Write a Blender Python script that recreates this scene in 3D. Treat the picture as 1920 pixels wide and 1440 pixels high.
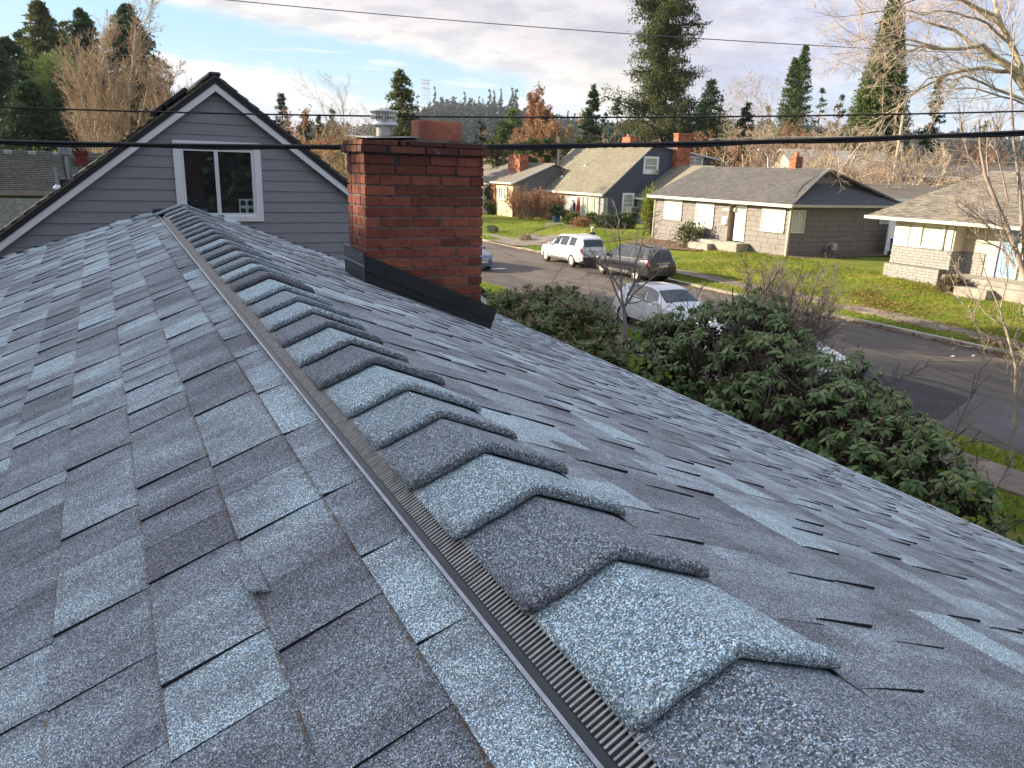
import bpy, bmesh, math, random
import numpy as np
from mathutils import Vector, Matrix
random.seed(7); rng = np.random.default_rng(11)
for _o in list(bpy.data.objects): bpy.data.objects.remove(_o)
scene = bpy.context.scene
COL = scene.collection
R_ = math.radians

# ------------------------------------------------------------------ camera
YAW, PIT, ROL, FPX = R_(27.80), R_(15.55), R_(1.775), 1448.0
CAM = np.array([-.499, 0.0, .45])
_F = np.array([math.sin(YAW)*math.cos(PIT), math.cos(YAW)*math.cos(PIT), -math.sin(PIT)])
_R0 = np.array([math.cos(YAW), -math.sin(YAW), 0.0]); _U0 = np.cross(_R0, _F)
_R = _R0*math.cos(ROL)+_U0*math.sin(ROL); _U = -_R0*math.sin(ROL)+_U0*math.cos(ROL)
cd = bpy.data.cameras.new("camera"); cam = bpy.data.objects.new("camera", cd); COL.objects.link(cam)
cd.sensor_fit = 'HORIZONTAL'; cd.sensor_width = 36.0; cd.lens = 36.0*FPX/1920.0
cd.clip_start = .02; cd.clip_end = 6000
M = Matrix(((_R[0], _U[0], -_F[0], CAM[0]), (_R[1], _U[1], -_F[1], CAM[1]), (_R[2], _U[2], -_F[2], CAM[2]), (0, 0, 0, 1)))
cam.matrix_world = M
scene.camera = cam

# ------------------------------------------------------------------ light
SUN_EL, SUN_AZ = R_(20.0), R_(-55.0)       # azimuth measured clockwise from +Y
world = bpy.data.worlds.new("World"); scene.world = world; world.use_nodes = True
sd = bpy.data.lights.new("sun", 'SUN'); sd.energy = 5.0; sd.angle = R_(.5); sd.color = (1.0, .85, .61)
sun = bpy.data.objects.new("sun", sd); COL.objects.link(sun)
_sdir = Vector((math.sin(SUN_AZ)*math.cos(SUN_EL), math.cos(SUN_AZ)*math.cos(SUN_EL), math.sin(SUN_EL)))
sun.rotation_euler = _sdir.to_track_quat('Z', 'Y').to_euler()
vs = scene.view_settings
scene.display_settings.display_device = 'sRGB'
vs.view_transform = 'Standard'; vs.look = 'None'; vs.exposure = 1.34; vs.gamma = 1.0; vs.use_curve_mapping = False
scene.cycles.max_bounces = 6; scene.cycles.transparent_max_bounces = 8
scene.cycles.volume_bounces = 0
scene.cycles.use_denoising = True

class NG:
    """small helper for node graphs"""
    def __init__(s, tree): s.t = tree; s.n = tree.nodes; s.l = tree.links
    def node(s, kind, **kw):
        n = s.n.new(kind)
        for k, v in kw.items(): setattr(n, k, v)
        return n
    def put(s, sock, v):
        if isinstance(v, bpy.types.NodeSocket): s.l.new(v, sock)
        elif isinstance(v, bpy.types.Node): s.l.new(v.outputs[0], sock)
        elif v is not None:
            if hasattr(sock.default_value, '__len__') and not hasattr(v, '__len__'): v = [v]*len(sock.default_value)
            if hasattr(v, '__len__') and len(sock.default_value) == 4 and len(v) == 3: v = (*v, 1)
            sock.default_value = v
    def math(s, op, a, b=None, c=None, clamp=False):
        n = s.node('ShaderNodeMath', operation=op, use_clamp=clamp); s.put(n.inputs[0], a)
        if b is not None: s.put(n.inputs[1], b)
        if c is not None: s.put(n.inputs[2], c)
        return n.outputs[0]
    def mix(s, f, a, b, mode='MIX'):
        n = s.node('ShaderNodeMix', data_type='RGBA', blend_type=mode); s.put(n.inputs[0], f); s.put(n.inputs[6], a); s.put(n.inputs[7], b)
        return n.outputs[2]
    def smooth(s, v, a, b, o0=0.0, o1=1.0):
        n = s.node('ShaderNodeMapRange', interpolation_type='SMOOTHSTEP'); s.put(n.inputs[0], v)
        for i, x in enumerate((a, b, o0, o1)): s.put(n.inputs[i+1], x)
        return n.outputs[0]
    def ramp(s, v, stops, interp='LINEAR'):
        n = s.node('ShaderNodeValToRGB'); s.put(n.inputs[0], v); e = n.color_ramp; e.interpolation = interp
        while len(e.elements) < len(stops): e.elements.new(.5)
        for el, (p, c) in zip(e.elements, stops):
            el.position = p; el.color = (*(c if hasattr(c, '__len__') else (c, c, c)), 1)
        return n.outputs[0]
    def noise(s, vec, scale, detail=3, rough=.55, dist=0.0, out=0):
        n = s.node('ShaderNodeTexNoise'); n.inputs['Scale'].default_value = scale; n.inputs['Detail'].default_value = detail
        n.inputs['Roughness'].default_value = rough; n.inputs['Distortion'].default_value = dist
        if vec is not None: s.put(n.inputs['Vector'], vec)
        return n.outputs[out]
    def vor(s, vec, scale, feature='F1', out=0):
        n = s.node('ShaderNodeTexVoronoi', feature=feature); n.inputs['Scale'].default_value = scale
        if vec is not None: s.put(n.inputs['Vector'], vec)
        return n.outputs[out]
    def mapv(s, vec, scale=(1, 1, 1), rot=(0, 0, 0), loc=(0, 0, 0)):
        n = s.node('ShaderNodeMapping'); s.put(n.inputs[0], vec); n.inputs[1].default_value = loc
        n.inputs[2].default_value = rot; n.inputs[3].default_value = scale
        return n.outputs[0]

# ------------------------------------------------------------------ sky
wt = NG(world.node_tree); wt.n.clear()
wo = wt.node('ShaderNodeOutputWorld'); bg = wt.node('ShaderNodeBackground')
sky = wt.node('ShaderNodeTexSky', sky_type='NISHITA'); sky.sun_disc = False
sky.sun_elevation = SUN_EL; sky.sun_rotation = SUN_AZ; sky.air_density = 1.3; sky.dust_density = .6; sky.ozone_density = 2.0
tc = wt.node('ShaderNodeTexCoord'); dirv = tc.outputs['Generated']
sep = wt.node('ShaderNodeSeparateXYZ'); wt.put(sep.inputs[0], dirv)
dx, dy, dz = sep.outputs
az = wt.math('SUBTRACT', wt.math('ARCTAN2', dx, dy), YAW)
el = wt.math('ARCSINE', dz)
comb = wt.node('ShaderNodeCombineXYZ'); wt.put(comb.inputs[0], az); wt.put(comb.inputs[1], wt.math('MULTIPLY', el, 3.0)); 
cv = comb.outputs[0]
nz1 = wt.noise(cv, 5.0, 7, .58, .4); nz2 = wt.noise(cv, 16.0, 6, .6, .2); nz3 = wt.noise(dirv, 3.2, 6, .6, .6)
azn = wt.math('MULTIPLY_ADD', az, 1/1.4, .5)      # -0.7..0.7 rad -> 0..1
def X2(x): return ((math.atan((x-960)/FPX))/1.4)+.5
S_ = .10
def C_(r, g, b): return tuple((((c/255+.055)/1.055)**2.4)/S_ for c in (r, g, b))
# lower edge of the grey overcast sheet
edge = wt.ramp(azn, [(X2(0), .172), (X2(300), .158), (X2(560), .140), (X2(760), .124), (X2(960), .106), (X2(1090), .078), (X2(1230), .02), (X2(1400), 0.0)])
e1 = wt.math('SUBTRACT', el, edge)
e1 = wt.math('ADD', e1, wt.math('MULTIPLY', wt.math('SUBTRACT', nz1, .5), .085))
sheet = wt.smooth(e1, -.006, .016)
# a few openings in the sheet to the right and higher up
hole = wt.smooth(wt.math('ADD', wt.math('MULTIPLY', wt.math('ABSOLUTE', wt.math('SUBTRACT', az, .50)), 2.2), wt.math('ADD', wt.math('MULTIPLY', wt.math('ABSOLUTE', wt.math('SUBTRACT', el, .09)), 5.0), wt.math('MULTIPLY', nz2, .7))), .45, .95)
high = wt.smooth(el, .26, .62); gap = wt.smooth(nz3, .44, .60)
hiopen = wt.math('MULTIPLY', high, gap)
sheet = wt.math('MULTIPLY', sheet, wt.math('MULTIPLY_ADD', hole, .65, .35))
sheet = wt.math('MULTIPLY', sheet, wt.math('SUBTRACT', 1.0, wt.math('MULTIPLY', hiopen, .85)))
# cumulus standing low over the horizon
top = wt.ramp(azn, [(X2(0), .045), (X2(330), .115), (X2(460), .108), (X2(560), .100), (X2(700), .075), (X2(900), .062), (X2(1000), .105), (X2(1130), .11), (X2(1300), .07), (X2(1920), .06)])
cu = wt.math('ADD', wt.math('SUBTRACT', top, el), wt.math('MULTIPLY', wt.math('SUBTRACT', nz2, .5), .06))
cum = wt.smooth(cu, -.004, .012)
wisp = wt.smooth(wt.math('ADD', wt.noise(wt.mapv(cv, (1, 2.6, 1)), 9.0, 6, .6), wt.math('MULTIPLY', wt.math('ABSOLUTE', wt.math('SUBTRACT', el, .11)), -1.6)), .50, .66)
# colours
skyc = wt.mix(1.0, sky.outputs[0], (1.12, 1.22, 1.30, 1), 'MULTIPLY')
blue = wt.mix(.62, skyc, C_(168, 210, 243))
blue = wt.mix(wt.smooth(el, .16, .0), blue, C_(205, 224, 240))
col = wt.mix(wt.math('MULTIPLY', wisp, .75), blue, C_(222, 228, 240))
cumc = wt.mix(wt.smooth(cu, .0, .07), C_(232, 231, 232), C_(186, 193, 212))
cumc = wt.mix(wt.math('MULTIPLY', wt.smooth(nz2, .42, .62), .55), cumc, C_(236, 233, 229))
col = wt.mix(wt.math('MULTIPLY', cum, .93), col, cumc)
shade = wt.smooth(e1, .0, .09)
shc = wt.mix(shade, C_(230, 225, 220), C_(194, 191, 199))
shc = wt.mix(wt.smooth(az, .12, .32), shc, wt.mix(wt.smooth(el, .015, .13), C_(206, 214, 232), C_(176, 184, 212)))
warm = wt.math('MULTIPLY', wt.smooth(wt.math('ABSOLUTE', wt.math('SUBTRACT', az, .08)), .16, .02), wt.smooth(el, .135, .075))
shc = wt.mix(wt.math('MULTIPLY', warm, .85), shc, C_(244, 238, 224))
shc = wt.mix(wt.math('MULTIPLY', wt.smooth(nz1, .40, .62), .60), shc, C_(229, 225, 228))
shc = wt.mix(wt.math('MULTIPLY', wt.smooth(nz2, .58, .36), .45), shc, C_(170, 170, 184))
col = wt.mix(sheet, col, shc)
# the sky brightens toward the sun (outside the frame) and dims opposite it
dp = wt.node('ShaderNodeVectorMath', operation='DOT_PRODUCT'); wt.put(dp.inputs[0], dirv); dp.inputs[1].default_value = tuple(_sdir)
gl = wt.math('ADD', wt.math('MULTIPLY', wt.smooth(dp.outputs['Value'], .62, 1.0), 1.6), wt.smooth(dp.outputs['Value'], -1.0, -.25, .72, 1.0))
glc = wt.node('ShaderNodeCombineXYZ'); [wt.put(glc.inputs[k], gl) for k in range(3)]
col = wt.mix(1.0, col, glc.outputs[0], 'MULTIPLY')
wt.put(bg.inputs[0], col); bg.inputs[1].default_value = S_*.53
wt.l.new(bg.outputs[0], wo.inputs[0])

# ------------------------------------------------------------------ pixel helpers (photograph pixels -> points on real planes)
def ray(x, y): return _F+_R*(x-960)/FPX-_U*(y-720)/FPX
def onX(x, y, X): d = ray(x, y); return CAM+d*(X-CAM[0])/d[0]
def onY(x, y, Y): d = ray(x, y); return CAM+d*(Y-CAM[1])/d[1]
def onZ(x, y, Z): d = ray(x, y); return CAM+d*(Z-CAM[2])/d[2]
def dep(x, y, D): return CAM+ray(x, y)*D
def hit(x, y, p0, n): d = ray(x, y); n = np.array(n, float); return CAM+d*((np.array(p0)-CAM)@n)/(d@n)
def pix(P):
    d = np.asarray(P, float)-CAM; z = d@_F
    return np.array([960+FPX*(d@_R)/z, 720-FPX*(d@_U)/z, z])

# ------------------------------------------------------------------ object helpers
def props(o, label=None, cat=None, group=None, kind=None):
    if label: o['label'] = label
    if cat: o['category'] = cat
    if group: o['group'] = group
    if kind: o['kind'] = kind
    return o
def thing(name, label, cat, loc=(0, 0, 0), rz=0.0, group=None):
    o = bpy.data.objects.new(name, None); COL.objects.link(o)
    o.location = loc; o.rotation_euler = (0, 0, rz); o.empty_display_size = .1
    return props(o, label, cat, group)
def link(name, me, parent=None, mat=None):
    o = bpy.data.objects.new(name, me); COL.objects.link(o)
    if mat is not None and not me.materials: me.materials.append(mat)
    if parent is not None: o.parent = parent
    return o
def mesh_np(name, V, Fq, mat=None, attrs=None, smooth=False, mats=None, midx=None):
    """V (n,3); Fq (m,k) all faces with k corners, or list of lists"""
    me = bpy.data.meshes.new(name)
    if isinstance(Fq, np.ndarray):
        V = np.ascontiguousarray(V, dtype=np.float32); m, k = Fq.shape
        me.vertices.add(len(V)); me.vertices.foreach_set('co', V.ravel())
        me.loops.add(m*k); me.loops.foreach_set('vertex_index', np.ascontiguousarray(Fq, dtype=np.int32).ravel())
        me.polygons.add(m); me.polygons.foreach_set('loop_start', np.arange(0, m*k, k, dtype=np.int32))
        try: me.polygons.foreach_set('loop_total', np.full(m, k, dtype=np.int32))
        except Exception: pass
        me.update(calc_edges=True)
    else:
        me.from_pydata([tuple(map(float, v)) for v in V], [], Fq); me.update()
    if attrs:
        for an, (dom, vals) in attrs.items():
            a = me.attributes.new(an, 'FLOAT', dom); a.data.foreach_set('value', np.ascontiguousarray(vals, dtype=np.float32))
    if mats:
        for m_ in mats: me.materials.append(m_)
        if midx is not None: me.polygons.foreach_set('material_index', np.ascontiguousarray(midx, dtype=np.int32))
    elif mat is not None: me.materials.append(mat)
    if smooth: me.polygons.foreach_set('use_smooth', np.ones(len(me.polygons), dtype=bool))
    me.update()
    return me
BOXF = [(0, 3, 2, 1), (4, 5, 6, 7), (0, 1, 5, 4), (1, 2, 6, 5), (2, 3, 7, 6), (3, 0, 4, 7)]
class MB:
    """collects boxes, prisms, tubes into one mesh"""
    def __init__(s): s.v = []; s.f = []; s.m = []; s.cm = 0
    def add(s, V, F):
        b = len(s.v); s.v += [tuple(map(float, v)) for v in V]; s.f += [tuple(b+i for i in f) for f in F]; s.m += [s.cm]*len(F); return s
    def box(s, lo, hi, ch=0.0):
        x0, y0, z0 = lo; x1, y1, z1 = hi
        if ch <= 0:
            return s.add([(x0, y0, z0), (x1, y0, z0), (x1, y1, z0), (x0, y1, z0), (x0, y0, z1), (x1, y0, z1), (x1, y1, z1), (x0, y1, z1)], BOXF)
        return s.chbox(lo, hi, ch)
    def chbox(s, lo, hi, c):
        V = []; idx = {}
        for sx in (0, 1):
            for sy in (0, 1):
                for sz in (0, 1):
                    p = [hi[0] if sx else lo[0], hi[1] if sy else lo[1], hi[2] if sz else lo[2]]
                    q = [p[0]+(-c if sx else c), p[1]+(-c if sy else c), p[2]+(-c if sz else c)]
                    for ax in range(3):
                        r = list(q); r[ax] = p[ax]; idx[(sx, sy, sz, ax)] = len(V); V.append(r)
        F = []
        for ax in range(3):
            o = [a for a in range(3) if a != ax]
            for sv in (0, 1):
                f = []
                for a, b in ((0, 0), (1, 0), (1, 1), (0, 1)):
                    k = [0, 0, 0]; k[ax] = sv; k[o[0]] = a; k[o[1]] = b; f.append(idx[(*k, ax)])
                flip = (sv == 0) ^ (ax == 1)
                F.append(tuple(reversed(f)) if flip else tuple(f))
        for ax in range(3):          # edge along ax
            o = [a for a in range(3) if a != ax]
            for a in (0, 1):
                for b in (0, 1):
                    k0 = [0, 0, 0]; k0[o[0]] = a; k0[o[1]] = b; k1 = list(k0); k1[ax] = 1
                    F.append((idx[(*k0, o[0])], idx[(*k1, o[0])], idx[(*k1, o[1])], idx[(*k0, o[1])]))
        for sx in (0, 1):
            for sy in (0, 1):
                for sz in (0, 1): F.append((idx[(sx, sy, sz, 0)], idx[(sx, sy, sz, 1)], idx[(sx, sy, sz, 2)]))
        return s.add(V, F)
    def prism(s, poly, ext):
        """poly: list of 3D points (planar), ext: extrusion vector"""
        n = len(poly); p = [np.array(q, float) for q in poly]; e = np.array(ext, float)
        V = p+[q+e for q in p]
        F = [tuple(range(n))[::-1], tuple(range(n, 2*n))]+[(i, (i+1) % n, n+(i+1) % n, n+i) for i in range(n)]
        return s.add(V, F)
    def tube(s, pts, r, n=8, caps=True):
        P = [np.array(p, float) for p in pts]; rs = r if hasattr(r, '__len__') else [r]*len(P)
        V = []; up = np.array([0, 0, 1.0]); prev = None
        for i, p in enumerate(P):
            t = P[min(i+1, len(P)-1)]-P[max(i-1, 0)]; t = t/(np.linalg.norm(t)+1e-12)
            if prev is None:
                a = np.cross(t, up)
                if np.linalg.norm(a) < .05: a = np.cross(t, np.array([1.0, 0, 0]))
            else: a = prev-t*(prev@t)
            a = a/np.linalg.norm(a); prev = a; b = np.cross(t, a)
            for k in range(n):
                an = 2*math.pi*k/n; V.append(p+rs[i]*(a*math.cos(an)+b*math.sin(an)))
        F = [(i*n+k, i*n+(k+1) % n, (i+1)*n+(k+1) % n, (i+1)*n+k) for i in range(len(P)-1) for k in range(n)]
        if caps: F += [tuple(range(n))[::-1], tuple((len(P)-1)*n+k for k in range(n))]
        return s.add(V, F)
    def lathe(s, prof, c=(0, 0, 0), n=20, ax='z'):
        V = []
        for r, z in prof:
            for k in range(n):
                a = 2*math.pi*k/n; q = (r*math.cos(a), r*math.sin(a), z)
                if ax == 'x': q = (z, q[0], q[1])
                if ax == 'y': q = (q[0], z, q[1])
                V.append((c[0]+q[0], c[1]+q[1], c[2]+q[2]))
        m = len(prof)
        F = [(i*n+k, i*n+(k+1) % n, (i+1)*n+(k+1) % n, (i+1)*n+k) for i in range(m-1) for k in range(n)]
        F += [tuple(range(n))[::-1], tuple((m-1)*n+k for k in range(n))]
        return s.add(V, F)
    def me(s, name, mat=None, smooth=False, mats=None):
        me = mesh_np(name, s.v, s.f, mat, smooth=smooth, mats=mats, midx=s.m if mats else None)
        bm = bmesh.new(); bm.from_mesh(me); bmesh.ops.recalc_face_normals(bm, faces=bm.faces); bm.to_mesh(me); bm.free()
        return me
    def ob(s, name, mat=None, parent=None, smooth=False, mats=None, label=None):
        o = link(name, s.me(name, mat, smooth, mats), parent)
        if label: o['label'] = label
        return o
def ob_box(name, lo, hi, mat, parent=None, ch=0.0, label=None):
    lo2 = [min(a, b) for a, b in zip(lo, hi)]; hi2 = [max(a, b) for a, b in zip(lo, hi)]
    return MB().box(lo2, hi2, ch).ob(name, mat, parent, label=label)
def copy_tree(o, parent=None):
    c = o.copy(); COL.objects.link(c); c.parent = parent
    for ch in list(o.children): copy_tree(ch, c)
    return c
def smoothby(o, deg=35):
    me = o.data
    me.polygons.foreach_set('use_smooth', np.ones(len(me.polygons), dtype=bool))
    try: me.set_sharp_from_angle(angle=R_(deg))
    except Exception: pass

# ------------------------------------------------------------------ materials
MT = {}
def newmat(name):
    m = bpy.data.materials.new(name); m.use_nodes = True; g = NG(m.node_tree)
    b = [n for n in g.n if n.type == 'BSDF_PRINCIPLED'][0]
    MT[name] = m; return m, g, b
def simple(name, c, rough=.6, metal=0.0, var=.12, scale=6.0, bump=0.0, bscale=40.0, spec=.5, coat=0.0, coords='Object', c2=None, warp=(1, 1, 1)):
    m, g, b = newmat(name)
    t = g.node('ShaderNodeTexCoord').outputs[coords]
    t2 = g.mapv(t, warp)
    n = g.noise(t2, scale, 5, .6)
    f = g.smooth(n, .3, .7)
    c_lo = tuple(x*(1-var) for x in c) if c2 is None else c2; c_hi = tuple(min(1, x*(1+var)) for x in c)
    g.put(b.inputs['Base Color'], g.mix(f, c_lo, c_hi))
    b.inputs['Roughness'].default_value = rough; b.inputs['Metallic'].default_value = metal
    b.inputs['Specular IOR Level'].default_value = spec; b.inputs['Coat Weight'].default_value = coat
    if bump > 0:
        bn = g.node('ShaderNodeBump'); bn.inputs['Strength'].default_value = 1.0; bn.inputs['Distance'].default_value = bump
        g.put(bn.inputs['Height'], g.noise(t2, bscale, 4, .6)); g.l.new(bn.outputs[0], b.inputs['Normal'])
    return m
def attr(g, name, kind='GEOMETRY'):
    n = g.node('ShaderNodeAttribute'); n.attribute_name = name; n.attribute_type = kind; return n.outputs['Fac']

def shingle_mat(name, dark, mid, light, gran=780.0, relief=.0009, moss=0.0, soft=False):
    m, g, b = newmat(name)
    t = g.node('ShaderNodeTexCoord').outputs['Object']
    tone = attr(g, 'tone'); sc = attr(g, 'sc')
    big = g.noise(g.mapv(t, (2.2, 5.0, 2.2)), 2.2, 3, .5)
    v = g.math('ADD', tone, g.math('MULTIPLY', g.math('SUBTRACT', big, .5), 1.1))
    v = g.math('ADD', v, g.math('MULTIPLY', g.math('SUBTRACT', g.noise(g.mapv(t, (7, 14, 7)), 1.6, 3, .55), .5), .65))
    if soft: v = g.math('ADD', tone, g.math('MULTIPLY', g.math('SUBTRACT', g.noise(t, 5.0, 3, .55), .5), .30))
    base = g.ramp(v, [(.05, dark), (.45, mid), (.92, light)])
    # mineral granules: each little cell has its own shade
    vc = g.node('ShaderNodeTexVoronoi'); vc.inputs['Scale'].default_value = gran; g.put(vc.inputs['Vector'], t)
    sepc = g.node('ShaderNodeSeparateColor'); g.put(sepc.inputs[0], vc.outputs['Color'])
    gr = g.ramp(sepc.outputs[0], [(0.0, .18), (.30, .55), (.60, .95), (.84, 1.55), (.96, 3.1)])
    c = g.mix(1.0, base, gr, 'MULTIPLY')
    tint = g.ramp(sepc.outputs[1], [(0, (.80, .95, 1.12)), (.5, (1, 1, 1)), (.93, (1.08, 1.0, .98)), (1, (1.5, 1.05, .75))])
    c = g.mix(1.0, c, tint, 'MULTIPLY')
    # weather stain, broad
    st = g.noise(g.mapv(t, (1, 1, 1)), 1.3, 5, .6)
    c = g.mix(g.math('MULTIPLY', g.smooth(st, .5, .75), .28), c, g.mix(1.0, c, (.78, .74, .70, 1), 'MULTIPLY'))
    # grit and moss caught at the lap above
    dn = g.noise(t, 60, 4, .65)
    dirt = g.math('MULTIPLY', g.smooth(sc, .945, .99), g.smooth(dn, .42, .62))
    c = g.mix(g.math('MULTIPLY', dirt, .8), c, (.22, .12, .055, 1))
    if moss > 0: c = g.mix(g.math('MULTIPLY', g.smooth(g.noise(t, 2.0, 5, .65), .45, .7), moss), c, (.10, .115, .04, 1))
    g.put(b.inputs['Base Color'], c)
    b.inputs['Roughness'].default_value = .82; b.inputs['Specular IOR Level'].default_value = .35
    bn = g.node('ShaderNodeBump'); bn.inputs['Strength'].default_value = 1.0; bn.inputs['Distance'].default_value = relief
    h = g.math('SUBTRACT', 1.0, g.math('MULTIPLY', vc.outputs['Distance'], 1.3))
    g.put(bn.inputs['Height'], g.math('ADD', h, g.math('MULTIPLY', sepc.outputs[2], .6))); g.l.new(bn.outputs[0], b.inputs['Normal'])
    return m
SH = shingle_mat('shingle_granules', (.205, .208, .228), (.330, .358, .382), (.54, .645, .675))
EDGE = simple('shingle_cut_edge', (.012, .012, .016), .9, 0, .3, 60)  # asphalt edge, near black so that it also draws the gap shadow
CAPM = shingle_mat('cap_granules', (.185, .182, .202), (.30, .335, .36), (.48, .59, .62), gran=600.0, relief=.0012, soft=True)

def far_roof(name, a, b_, course=.14, axis='y'):
    """roofing seen from far away: courses and tab colours in the material, over real courses"""
    m, g, b = newmat(name)
    t = g.node('ShaderNodeTexCoord').outputs['Object']
    w = (1.0, 7.0, 1.0) if axis == 'x' else (7.0, 1.0, 7.0)
    n1 = g.noise(g.mapv(t, w), 2.2, 4, .65); n2 = g.noise(t, .7, 4, .6); n3 = g.noise(t, 22, 3, .6)
    f = g.smooth(g.math('ADD', g.math('MULTIPLY', n1, .8), g.math('MULTIPLY', n2, .2)), .42, .60)
    c = g.mix(f, a, b_); c = g.mix(g.math('MULTIPLY', g.smooth(n3, .35, .7), .35), c, tuple(x*.55 for x in a))
    g.put(b.inputs['Base Color'], c); b.inputs['Roughness'].default_value = .9
    bn = g.node('ShaderNodeBump'); bn.inputs['Distance'].default_value = .01; g.put(bn.inputs['Height'], n3); g.l.new(bn.outputs[0], b.inputs['Normal'])
    return m

def leafmat(name, c0, c1, c2, rough=.55, trans=.25, spec=.4):
    m, g, b = newmat(name)
    tone = attr(g, 'tone')
    info = g.node('ShaderNodeObjectInfo').outputs['Random']
    v = g.math('ADD', tone, g.math('MULTIPLY', g.math('SUBTRACT', info, .5), .25))
    c = g.ramp(v, [(0.0, c0), (.5, c1), (1.0, c2)])
    g.put(b.inputs['Base Color'], c); b.inputs['Roughness'].default_value = rough; b.inputs['Specular IOR Level'].default_value = spec
    if trans > 0:
        tr = g.node('ShaderNodeBsdfTranslucent'); g.put(tr.inputs[0], c); mx = g.node('ShaderNodeMixShader'); mx.inputs[0].default_value = trans
        out = [n for n in g.n if n.type == 'OUTPUT_MATERIAL'][0]
        g.l.new(b.outputs[0], mx.inputs[1]); g.l.new(tr.outputs[0], mx.inputs[2]); g.l.new(mx.outputs[0], out.inputs[0])
    return m
def glassy(name, c=(.02, .025, .03), rough=.05, spec=.8):
    m, g, b = newmat(name)
    b.inputs['Base Color'].default_value = (*c, 1); b.inputs['Roughness'].default_value = rough
    b.inputs['Specular IOR Level'].default_value = spec; b.inputs['IOR'].default_value = 1.52
    return m

black_metal = simple('black_metal', (.018, .02, .026), .32, 0, .3, 9, .0006, 30, .6)
black_plastic = simple('black_plastic', (.022, .024, .03), .38, 0, .3, 14, .0004, 60, .5)
louver_mat = simple('pale_louver', (.42, .39, .36), .45, 0, .25, 60, 0)  # slats in a pale beige tone
galv = simple('galvanised', (.62, .63, .64), .34, .85, .15, 12, .0006, 20)
galv_dull = simple('galvanised_dull', (.50, .51, .52), .5, .55, .15, 12, .0008, 20)
flue_clay = simple('flue_clay', (.40, .15, .095), .85, 0, .22, 9, .002, 60, c2=(.28, .10, .065))
crown_mat = simple('mossy_mortar', (.10, .095, .085), .95, 0, .4, 14, .012, 45, c2=(.035, .035, .028))
def brick_mat(name, ca, cb, cc, soot=True):
    m, g, b = newmat(name)
    t = g.node('ShaderNodeNewGeometry').outputs['Position']; tone = attr(g, 'tone')
    n = g.noise(t, 26, 5, .65); n2 = g.noise(g.mapv(t, (3, 3, 9)), 5, 4, .6)
    c = g.ramp(g.math('ADD', tone, g.math('MULTIPLY', g.math('SUBTRACT', n2, .5), .5)), [(0, ca), (.5, cb), (1, cc)])
    c = g.mix(g.smooth(n, .44, .74), c, g.mix(1.0, c, (.55, .5, .5, 1), 'MULTIPLY'))
    if soot:
        stn = g.smooth(g.noise(g.mapv(t, (5, 5, 1.6)), 2.2, 6, .7), .52, .70); c = g.mix(g.math('MULTIPLY', stn, .6), c, (.06, .028, .022, 1))
        c = g.mix(g.math('MULTIPLY', g.smooth(g.noise(t, 160, 3, .6), .62, .72), .6), c, (.05, .03, .028, 1))
        sepp = g.node('ShaderNodeSeparateXYZ'); g.put(sepp.inputs[0], t)
        up = g.smooth(g.math('ADD', sepp.outputs[2], g.math('MULTIPLY', g.math('SUBTRACT', n2, .5), .25)), .42, .60)
        c = g.mix(g.math('MULTIPLY', up, .62), c, (.035, .022, .022, 1))
        pale = g.smooth(g.noise(t, 7, 5, .7), .62, .72); c = g.mix(g.math('MULTIPLY', pale, .22), c, (.5, .42, .38, 1))
    g.put(b.inputs['Base Color'], c); b.inputs['Roughness'].default_value = .86
    bn = g.node('ShaderNodeBump'); bn.inputs['Distance'].default_value = .0025; g.put(bn.inputs['Height'], g.noise(t, 90, 4, .7)); g.l.new(bn.outputs[0], b.inputs['Normal'])
    return m
BRICK = brick_mat('red_brick', (.135, .036, .024), (.235, .062, .036), (.34, .102, .058))
BRICKF = brick_mat('orange_brick', (.22, .07, .04), (.36, .12, .06), (.46, .17, .09), soot=False)
def mortar_mat():
    m, g, b = newmat('chimney_mortar')
    t = g.node('ShaderNodeNewGeometry').outputs['Position']
    sepp = g.node('ShaderNodeSeparateXYZ'); g.put(sepp.inputs[0], t)
    n = g.noise(t, 18, 5, .7)
    up = g.smooth(g.math('ADD', sepp.outputs[2], g.math('MULTIPLY', g.math('SUBTRACT', n, .5), .5)), .05, .55)
    c = g.mix(up, (.24, .205, .185, 1), (.05, .046, .046, 1)); c = g.mix(g.smooth(n, .50, .70), c, (.03, .028, .028, 1))
    g.put(b.inputs['Base Color'], c); b.inputs['Roughness'].default_value = .95
    bn = g.node('ShaderNodeBump'); bn.inputs['Distance'].default_value = .004; g.put(bn.inputs['Height'], g.noise(t, 120, 4, .7)); g.l.new(bn.outputs[0], b.inputs['Normal'])
    return m
MORT = mortar_mat()
siding_grey = simple('grey_siding', (.285, .285, .315), .62, 0, .05, 3, .0006, 60, warp=(.4, 1, 6))
siding_seam = simple('siding_backing', (.05, .05, .06), .9)
trim_white = simple('white_trim', (.86, .88, .92), .45, 0, .03, 4)
cream_white = simple('cream_trim', (.66, .63, .53), .5, 0, .04, 3)
fascia_dark = simple('dark_drip_edge', (.020, .020, .028), .6, 0, .2, 6)
vinyl = simple('vinyl_frame', (.80, .83, .88), .3, 0, .02, 3)
glass_dark = glassy('window_glass', (.012, .014, .017), .03, .75)
glass_soft = simple('window_blind_glass', (.42, .44, .40), .18, 0, .12, 1.5, 0, 1, .7)
blind = simple('pale_blind', (.70, .69, .60), .7, 0, .06, 2)
curtain = simple('green_curtain', (.40, .47, .38), .8, 0, .2, 5, warp=(1, 6, .3))
interior = simple('dim_room', (.045, .030, .032), .9)
card = simple('card_white', (.88, .92, .93), .6, 0, .03, 9)
disc1 = simple('dark_disc', (.055, .06, .065), .4); disc2 = simple('brown_disc', (.10, .08, .03), .5)
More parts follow.
